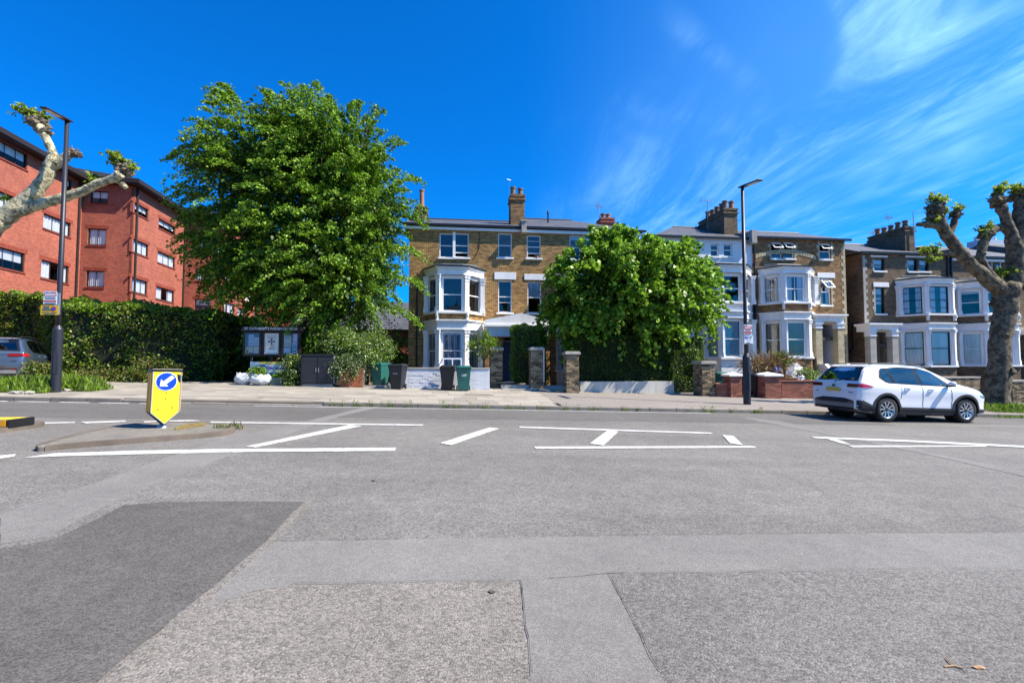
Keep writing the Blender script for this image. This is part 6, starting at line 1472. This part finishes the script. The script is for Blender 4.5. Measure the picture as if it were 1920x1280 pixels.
def ring_at(x):
    zt, zb_, w, wt, z0 = (lerp_tab(t, x) for t in (ZTOP, ZBELT, WID, WTOP, ZBOT))
    zb_ = min(zb_, zt - .02)
    h = zb_ - z0; gh = zt - zb_
    r = [(0, z0), (w * .80, z0), (w * .95, z0 + .03), (w * .985, z0 + h * .18), (w * .97, z0 + h * .38), (w * .985, z0 + h * .62), (w, z0 + h * .80), (w * .985, z0 + h * .93), (w * .955 if gh > .1 else w * .95, zb_)]
    for k in (.3, .6, .86): e = k; r.append((w * .955 * (1 - e) + (wt + .02) * e + .012 * math.sin(math.pi * e), zb_ + gh * k * .97))
    r += [(wt * .90, zt - gh * .015 - .006), (wt * .55, zt + .004), (0, zt + .012)]
    return r
def side_y(x, z):
    r = ring_at(x)[2:12]
    for (a, b), (c, d) in zip(r, r[1:]):
        if b <= z <= d: return a + (c - a) * (z - b) / (d - b + 1e-9)
    return r[0][0] if z < r[0][1] else r[-1][0]
def car(name, label, loc, rz, paint, tilt=None):
    t = thing(name, label, 'car', loc, rz, tilt=tilt)
    xs = sorted({0, .015, .03, .08, .16, .26, .36, .52, .64, .75, .95, 1.2, 1.45, 1.7, 1.95, 2.2, 2.4, 2.55, 2.75, 2.9, 3.05, 3.2, 3.45, 3.6, 3.75, 3.9, 4.05, 4.2, 4.32, 4.4, 4.47, 4.52, 4.56, 4.6})
    g = G(); rings = [ring_at(x) for x in xs]; n = len(rings[0])
    full = []
    for x, r in zip(xs, rings):
        f = [(x, -y, z) for y, z in r] + [(x, y, z) for y, z in r[-2:0:-1]]; full.append(len(g.v)); g.v += f
    m = len(f)
    for a, b in zip(full, full[1:]):
        for k in range(m): k2 = (k + 1) % m; g.f.append((a + k, b + k, b + k2, a + k2)); g.m.append(0)
    g.f.append(tuple(full[0] + k for k in range(m))); g.f.append(tuple(full[-1] + k for k in range(m))[::-1]); g.m += [0, 0]
    body = g.build('body', [paint, M_clad], t, smooth=True)
    # cut wheel arches and the greenhouse openings
    WX, WR = (.93, 3.63), .365
    cut = G()
    for wx in WX:
        for q in (-1, 1): cut.tube([(wx, q * .60, WR), (wx, q * 1.2, WR)], [.425, .425], 28)
    co = cut.build('cutter', [M_clad], t); md = body.modifiers.new('arches', 'BOOLEAN'); md.object = co; md.operation = 'DIFFERENCE'; md.solver = 'EXACT'
    dg = bpy.context.evaluated_depsgraph_get(); dg.update(); me = bpy.data.meshes.new_from_object(body.evaluated_get(dg)); body.modifiers.clear(); body.data = me; bpy.data.objects.remove(co)
    me.polygons.foreach_set('use_smooth', [True] * len(me.polygons))
    es = body.modifiers.new('split', 'EDGE_SPLIT'); es.split_angle = R(38)
    def skin(nm, poly, mt, off=.006, side=-1, par=t, nx=10, nz=5, th=0):
        """poly: bottom and top edge polylines [(x,z)...]; grid stretched over the body side"""
        bot, top = poly; g = G()
        def at(pl, u):
            L_ = [0]
            for a, b in zip(pl, pl[1:]): L_.append(L_[-1] + math.dist(a, b))
            d = u * L_[-1]
            for i in range(len(pl) - 1):
                if d <= L_[i + 1] + 1e-9: k = (d - L_[i]) / (L_[i + 1] - L_[i] + 1e-9); return (pl[i][0] + (pl[i + 1][0] - pl[i][0]) * k, pl[i][1] + (pl[i + 1][1] - pl[i][1]) * k)
            return pl[-1]
        P = [[None] * (nz + 1) for _ in range(nx + 1)]
        for i in range(nx + 1):
            b, c = at(bot, i / nx), at(top, i / nx)
            for j in range(nz + 1): x = b[0] + (c[0] - b[0]) * j / nz; z = b[1] + (c[1] - b[1]) * j / nz; P[i][j] = (x, side * (side_y(x, z) + off), z)
        for i in range(nx):
            for j in range(nz):
                q = [P[i][j], P[i + 1][j], P[i + 1][j + 1], P[i][j + 1]]; g.quad(*(q if side < 0 else q[::-1]))
        return g.build(nm, mt, par, smooth=True)
    for s_ in (-1, 1):
        # black surround, then panes
        skin('window_surround', ([(.74, 1.27), (.95, 1.125), (2.2, 1.085), (3.20, 1.065)], [(.74, 1.29), (.86, 1.55), (1.5, 1.605), (2.2, 1.585), (2.6, 1.49), (3.20, 1.075)]), M_black, .004, s_, nx=24)
        skin('quarter_window', ([(.80, 1.30), (.98, 1.16), (1.14, 1.155)], [(.80, 1.31), (.90, 1.53), (1.06, 1.555)]), M_gd, .008, s_, nx=6)
        skin('rear_door_window', ([(1.24, 1.15), (2.08, 1.12)], [(1.12, 1.565), (1.98, 1.575)]), M_gd, .008, s_)
        skin('front_door_window', ([(2.20, 1.12), (3.06, 1.10)], [(2.08, 1.57), (2.25, 1.55), (2.62, 1.445), (3.02, 1.12)]), M_gl, .008, s_, nx=14)
        skin('pillar_trim', ([(1.165, 1.16), (1.215, 1.155)], [(1.075, 1.56), (1.11, 1.565)]), M_black, .012, s_, nx=2)
        # shut lines
        for P in ([(1.23, .52), (1.42, .72), (1.42, 1.10)], [(2.14, .36), (2.16, .70), (2.13, 1.09)], [(3.10, .36), (3.16, .70), (3.10, 1.06)]):
            G().tube([(x, s_ * (side_y(x, z) + .003), z) for x, z in [(P[0][0] + (P[1][0] - P[0][0]) * k / 4, P[0][1] + (P[1][1] - P[0][1]) * k / 4) for k in range(4)] + [(P[1][0] + (P[2][0] - P[1][0]) * k / 4, P[1][1] + (P[2][1] - P[1][1]) * k / 4) for k in range(5)]], .005, 4).build('door_gap', M_black, t)
        G().tube([(x, s_ * (side_y(x, z) + .001), z) for x, z in ((.0, .78), (.1, .80), (.2, .86))], .004, 4)
        # sill cladding
        skin('sill_cladding', ([(1.36, .24), (3.20, .23)], [(1.36, .44), (3.20, .42)]), M_clad, .012, s_, nx=12, nz=3)
        skin('bumper_cladding', ([(.005, .40), (.12, .30), (.52, .29)], [(.005, .62), (.2, .60), (.52, .44)]), M_clad, .012, s_, nx=8, nz=3)
        skin('front_bumper_cladding', ([(4.02, .30), (4.45, .32)], [(4.04, .42), (4.45, .40)]), M_clad, .012, s_, nx=5, nz=2)
        for wx in WX:       # wheel arch cladding
            g = G(); n_ = 20; r0, r1 = .415, .485
            pr_ = None
            for k in range(n_ + 1):
                a = math.pi * (-.06 + 1.12 * k / n_); c0 = (wx + math.cos(a) * r0, WR + math.sin(a) * r0); c1 = (wx + math.cos(a) * r1, WR + math.sin(a) * r1 * 1.0)
                y0 = s_ * (side_y(*c0) + .022); y1 = s_ * (side_y(*c1) + .016)
                cur = ((c0[0], y0, c0[1]), (c1[0], y1, c1[1]), (c0[0], y0 - s_ * .10, c0[1]), (c1[0], s_ * (side_y(*c1) - .01), c1[1]))
                if pr_: g.quad(pr_[0], cur[0], cur[1], pr_[1]).quad(pr_[2], cur[2], cur[0], pr_[0]).quad(pr_[1], cur[1], cur[3], pr_[3])
                pr_ = cur
            g.build('wheel_arch', M_clad, t)
            G().tube([(wx, s_ * .55, WR), (wx, s_ * .56, WR)], .42, 24).build('arch_liner', M_tyre, t)
            # wheel
            y = s_ * (side_y(wx, .75) - .115); w = G()
            prof = [(-.11, .24), (-.115, .30), (-.105, .345), (-.07, .362), (.07, .362), (.105, .345), (.115, .30), (.11, .245)]
            w.lathe(prof, 36, ax='y'); wh = obj('wheel', w.mesh('wheel', M_tyre, True), t, (wx, y, WR))
            rim = G().lathe([(s_ * .02, .235), (s_ * .09, .24), (s_ * .108, .252), (s_ * .112, .246), (s_ * .10, .225), (s_ * .02, .215)], 36, ax='y')
            rim.build('rim', M_alloy, wh, smooth=True)
            G().tube([(0, s_ * .015, 0), (0, s_ * .02, 0)], .215, 30).build('brake_shadow', M_alld, wh)  # dark disc standing in for the shadow behind the spokes
            g = G(); gd = G()
            for k in range(5):
                for d in (-.16, .16):
                    a = 2 * math.pi * k / 5 + .3 + d; b = 2 * math.pi * k / 5 + .3 + d * 1.9; q = .018
                    p0 = Vector((math.cos(a) * .05, 0, math.sin(a) * .05)); p1 = Vector((math.cos(b) * .232, 0, math.sin(b) * .232)); tt = (p1 - p0).normalized(); nn = Vector((-tt.z, 0, tt.x))
                    yo, yi = s_ * .098, s_ * .07
                    A_ = [p0 + nn * q * .8, p1 + nn * q * 1.3, p1 - nn * q * 1.3, p0 - nn * q * .8]
                    f_ = [(v.x, yo - s_ * .012 * (i in (0, 3)), v.z) for i, v in enumerate(A_)]; b_ = [(v.x, yi, v.z) for v in A_]
                    g.quad(*(f_ if s_ < 0 else f_[::-1]))
                    for i in range(4): g.quad(f_[i], f_[(i + 1) % 4], b_[(i + 1) % 4], b_[i])
            g.build('spoke', M_alloy, wh); G().tube([(0, s_ * .06, 0), (0, s_ * .1, 0)], [.06, .045], 14).build('hub_cap', M_alld, wh)
        # handles, mirror, roof rail
        for hx, hz in ((1.62, .99), (2.42, .965)):
            yy = s_ * (side_y(hx, hz) + .0); h = G().tube([(hx - .10, yy, hz), (hx - .06, yy + s_ * .035, hz + .005), (hx + .06, yy + s_ * .035, hz + .005), (hx + .10, yy, hz)], [.014, .017, .017, .014], 8).build('door_handle', paint, t, smooth=True)
            G().blob((hx, yy, hz - .012), (.075, .006, .03), 2, 0).build('handle_recess', M_taild if 0 else M_silv, h)
        mx = 3.02; yy = s_ * (side_y(mx, 1.08) + .0)
        mr_ = G().blob((mx - .0, yy + s_ * .15, 1.15), (.085, .11, .075), 3, 0).build('door_mirror', paint, t, smooth=True)
        G().box(mx - .03, mx + .05, min(yy, yy + s_ * .12), max(yy, yy + s_ * .12), 1.06, 1.10).build('mirror_foot', M_clad, mr_, bevel=.01); G().blob((mx, yy + s_ * .15, 1.10), (.082, .105, .035), 2, 0).build('mirror_base', M_clad, mr_, smooth=True)
        G().tube([(.62, s_ * .59, 1.655), (.8, s_ * .60, 1.70), (1.6, s_ * .60, 1.715), (2.35, s_ * .60, 1.69), (2.55, s_ * .60, 1.635)], .016, 8).build('roof_rail', M_clad, t, smooth=True)
    # rear: hatch glass, lamps, plate, bumper
    def xr(z):                          # rear surface x at height z
        for (a, b), (c, d) in zip(ZTOP, ZTOP[1:]):
            if b <= z <= d: return a + (c - a) * (z - b) / (d - b)
        return 0
    def rear(nm, y0, y1, z0, z1, mt, off=.008, ny=6, nz=4, tb=0., tt_=0., curve=.0):
        g = G(); P = []
        for i in range(ny + 1):
            row = []
            for j in range(nz + 1):
                f = j / nz; y = y0 + (y1 - y0) * i / ny; y *= 1 + tb * (1 - f) + tt_ * f; z = z0 + (z1 - z0) * f; row.append((xr(z) - off + curve * (abs(y) / .8) ** 3 * .10, y, z))
            P.append(row)
        for i in range(ny):
            for j in range(nz): g.quad(P[i + 1][j], P[i][j], P[i][j + 1], P[i + 1][j + 1])
        return g.build(nm, mt, t, smooth=True)
    rear('rear_window', -.66, .66, 1.17, 1.57, M_black, .006, tb=.12, tt_=-.07); rear('rear_screen', -.60, .60, 1.20, 1.52, M_gd, .011, tb=.1, tt_=-.06)
    G().xz([(.42, 1.60), (.60, 1.655), (.60, 1.62), (.44, 1.575)], -.60, .60).build('spoiler', paint, t, bevel=.008)
    G().tube([(.10, .02, 1.15), (.155, -.36, 1.225)], .014, 6).blob((.10, .02, 1.15), (.03, .04, .03), 1, 0).build('rear_wiper', M_clad, t)
    for q in (-1, 1):
        y0, y1 = sorted((q * .46, q * .84)); rear('tail_lamp', y0, y1, .985, 1.085, M_taild, .018, 4, 3)
        skin('tail_lamp', ([(.02, 1.0), (.16, .975), (.46, 1.0)], [(.05, 1.075), (.16, 1.10), (.46, 1.02)]), M_tail, .012, q, nx=8, nz=3)
    rear('garnish', -.46, .46, 1.055, 1.085, paint, .022, 6, 2)
    pl = G().box(-.012, -.001, -.26, .26, .845, .955).build('number_plate', M_plate, t, (-.012, 0, 0)); G().blob((.0, 0, 1.015), (.02, .055, .035), 2, 0).build('round_emblem', M_taild if 0 else M_alld, t)
    text(t, 'HYBRID', .045, (-.012, -.62, .83), M_alld, rz=R(-90), name='badge'); text(t, 'AWD', .045, (-.008, .62, .83), M_alld, rz=R(-90), name='badge')
    g = G(); yy = [-.875, -.80, -.70, -.4, 0, .4, .70, .80, .875]; xx_ = [.16, .05, -.01, -.05, -.06, -.05, -.01, .05, .16]
    P = [[(x + dx, y, z) for dx, z in ((.03, .32), (.0, .40), (-.0, .52), (.0, .58), (.05, .66))] for x, y in zip(xx_, yy)]
    for a, b in zip(P, P[1:]):
        for k in range(4): g.quad(b[k], a[k], a[k + 1], b[k + 1], m=0 if k != 1 or abs(a[0][1]) > .72 or abs(b[0][1]) > .72 else 1)
    g.build('rear_bumper', [M_clad, M_silv], t, smooth=False)
    for q in (-1, 1): G().box(-.03, -.02, min(q * .5, q * .72), max(q * .5, q * .72), .54, .565).build('reflector', M_taild, t)
    # front
    for q in (-1, 1): skin('headlamp', ([(4.15, .80), (4.52, .70)], [(4.10, .86), (4.50, .78)]), M_gl, .010, q, nx=6, nz=2)
    G().box(4.575, 4.60, -.45, .45, .42, .62).build('grille', M_black, t); G().box(.5, 4.2, -.78, .78, .2, .23).build('underside', M_clad, t)
    # windscreen
    g = G(); P = []
    for i in range(9):
        x = 2.62 + (3.42 - 2.62) * i / 8; zt = lerp_tab(ZTOP, x) + .012; wt = lerp_tab(WTOP, x) * .88; P.append([(x + .004, y * wt, zt + .010 - .022 * abs(y) ** 2) for y in (-1, -.5, 0, .5, 1)])
    for a, b in zip(P, P[1:]):
        for k in range(4): g.quad(a[k], b[k], b[k + 1], a[k + 1])
    g.build('windscreen', M_black, t, smooth=True)
    return t
M_carw = mat('white_car_paint', (.80, .81, .83), .25, .0, coat=1., spec=.5); M_cars = mat('silver_blue_car_paint', (.10, .15, .24), .28, .0, coat=1., metal=.55)
# contact points of the right-hand wheels
a = pr(1665, 792); AC = R(8.9); fw = Vector((math.cos(AC), math.sin(AC), -.028)); lf = Vector((-math.sin(AC), math.cos(AC), 0))
o_ = a - fw * .93 + lf * .91
car('parked_car', 'white SUV with black wheel arches parked at the kerb on the right', (o_.x, o_.y, road_z(o_.x)), AC, M_carw, tilt=(R(0), math.atan(.028 * math.cos(AC))))
c = pv(46, 700, 18.6); p = W(c[0], 18.6); ang = R(122)
o_ = p + Vector((-math.sin(ang), math.cos(ang), 0)) * .9
car('parked_car', 'silver-blue car on the far left edge nosed towards the hedge, its rear lamp showing', (o_.x, o_.y, pave_z(*SV(p)) - .04), ang, M_cars)

# ================================================================== RUBBISH HEAP IN THE BROWN HOUSE GARDEN
hv = 20.6; hs0, hs1 = sp(1408, hv, 690), sp(1520, hv, 690); zgh = pave_z((hs0 + hs1) / 2, VW)
HB = W((hs0 + hs1) / 2, hv, zgh)
g = G(); wd = (hs1 - hs0) / 2
for k in range(26):
    u = random.uniform(-1, 1); g.blob((u * wd, random.uniform(-.5, .8), random.uniform(.0, .62)), (random.uniform(.25, .5), random.uniform(.25, .45), random.uniform(.18, .34)), 2, .5, 0, 2.2, k)
tag(g.build('rubbish_mound', M_earth, None, HB, TH), 'heap of soil and rubble behind the low red wall, under the dumped plants', 'heap', kind='stuff')
def heap_pt(px, py, v): s, z = pv(px, py, v); return W(s, v, z)
r_ = np.random.default_rng(5); 
def fronds(name, label, c, rad, n, L_, mt, seed, up=.3, wid=.06, stuff=False):
    t = thing(name, label, 'plant waste' if name != 'yucca_plant' else 'plant', tuple(c)); r = np.random.default_rng(seed)
    C = r.normal(0, 1, (n, 3)) * np.array(rad); D = unit(C / np.array(rad) * .8 + r.normal(0, .6, (n, 3)) + np.array([0, 0, up])); leafmesh('frond', C + D * L_ * .35, L_ * r.uniform(.5, 1.2, n), D, mt, t, .5, wid, .3, seed)
    return t
fronds('dead_plants', 'tangled heap of brown dead palm fronds and roots on the rubbish heap', heap_pt(1445, 680, 20.2), (.62, .3, .16), 900, .42, [ML['dead']], 1, .15, .09)
fronds('dead_plants', 'straw-coloured dead stems trailing down the left end of the heap', heap_pt(1418, 686, 20.1), (.30, .2, .10), 320, .36, [ML['dead']], 2, .0, .09)
t = fronds('yucca_plant', 'spiky green yucca with fan of leaves lying on the rubbish heap', heap_pt(1466, 675, 20.1), (.05, .05, .05), 150, .62, [ML['grass']], 3, .35, .09)
M_cloth = mat('patterned_blue_bag', (.10, .12, .45), .6, .2, 6, col2=(.65, .62, .66)); M_card = mat('cardboard', (.36, .22, .12), .85, .15, 3); M_board = mat('white_board', (.74, .73, .72), .5, .08, 3)
def item(name, label, cat, px, py, v, build, rz=0, rx=0, ry=0):
    p = heap_pt(px, py, v); t = thing(name, label, cat, tuple(p), TH + rz, tilt=(rx, ry)); build(t); return t
item('patterned_bag', 'small blue and white patterned bag stuck in the middle of the heap', 'bag', 1457, 693, 19.9, lambda t: (G().blob((0, 0, 0), (.19, .14, .14), 3, .3, 0, 2, 4).build('sack', M_cloth, t, smooth=True), G().tube([(-.1, 0, .1), (0, 0, .22), (.1, 0, .1)], .012, 5).build('handle', M_cloth, t)))
def sheet(w, h, mt, th=.02): return lambda t: (G().box(-w / 2, w / 2, -th, th, 0, h).build('panel', mt, t), G().box(-w / 2, w / 2, -th - .006, th + .006, h - .03, h).build('edge', mt, t))
item('broken_board', 'large white board tilted on top of the heap at its right end', 'board', 1498, 700, 20.1, sheet(.75, .5, M_board), R(12), R(-28), R(-32))
item('broken_board', 'upright white torn board between the yucca and the tilted board', 'board', 1480, 703, 19.9, sheet(.30, .5, M_board), R(-20), R(-10), R(14))
item('broken_board', 'pale lilac-white panel leaning low at the foot of the heap', 'board', 1510, 709, 19.8, sheet(.45, .3, mat('lilac_board', (.62, .60, .70), .5, .06)), R(25), R(-40), R(20))
def cbox(t):
    G().box(-.3, .3, -.2, .2, 0, .04).box(-.3, -.28, -.2, .2, .04, .18).box(.28, .3, -.2, .2, .04, .18).box(-.28, .28, -.2, -.18, .04, .18).box(-.28, .28, .18, .2, .04, .18).build('tray', M_card, t)
    G().box(-.3, .3, -.34, -.205, .17, .18).build('flap', M_card, t)
item('cardboard_box', 'flattened brown cardboard box on the wall right of the brick pier', 'box', 1480, 716, 19.6, cbox, R(8))
item('plastic_bag', 'crumpled white plastic bag beside the green shrub on the heap', 'bag', 1496, 712, 19.7, lambda t: (G().blob((0, 0, .05), (.2, .14, .12), 3, .7, 0, 2.4, 9).build('sack', M_bag, t, smooth=True), G().tube([(0, 0, .12), (.05, 0, .24)], .02, 5).build('knot', M_bag, t)))
shrub('garden_shrub', 'small bright green shrub between the rubbish heap and the white car', [pell(1512, 700, 20.0, 20, 14, .35)], 60, 40, .08, [ML['laurel'], ML['vari'], ML['brt']], 61, along=.22, fat=.09)
# litter and small things on the ground
p = pr(1790, 1253); t = thing('twig', 'small pale forked twig lying on the road at bottom right', 'twig', tuple(p)); G().tube([(-.05, 0, .01), (.0, .005, .012), (.03, -.01, .01)], .004, 5).tube([(0, .005, .012), (.012, .05, .014)], .003, 5).build('stem', ML['dead'] if 0 else M_card, t); G().tube([(.012, .04, .014), (.02, .07, .012)], .003, 5).build('side_shoot', M_card, t)
p = pr(1835, 1254); tag(G().blob((0, 0, .008), (.03, .012, .01), 2, .2).build('dead_leaf', M_card, None, tuple(p)), 'small curled tan leaf beside the twig on the road at bottom right', 'leaf')
for px, py, lb in ((40, 738, 'flat grey broken slab among the weeds at the far left of the pavement'), (120, 733, 'pale rubble stones at the foot of the left lamp post')):
    s, v_, z = pp(px, py); t = thing('rubble', lb, 'rubble', W(s, v_, pave_z(s, v_)), TH)
    for k in range(5): G().blob((random.uniform(-.4, .4), random.uniform(-.1, .1), .03), (random.uniform(.08, .2), .08, .05), 2, .4, 0, 2, k + px).build('stone', M_conc, t)

# ================================================================== THE OTHER SIDE OF THE STREET (behind the camera; seen in windows and car paint)
for k, (s, lb) in enumerate(((-19, 'brown brick house across the road, first behind the viewpoint on the left'), (-6, 'brown brick house across the road, directly behind the viewpoint'), (7, 'brown brick house across the road, behind the viewpoint to the right'))):
    n1 = copy_tree(A); n1.location = W(s + 6.5, -17.5, -1.2 - road_z(0) * 0 + .3); n1.rotation_euler = (0, 0, TH + math.pi); n1['label'] = lb
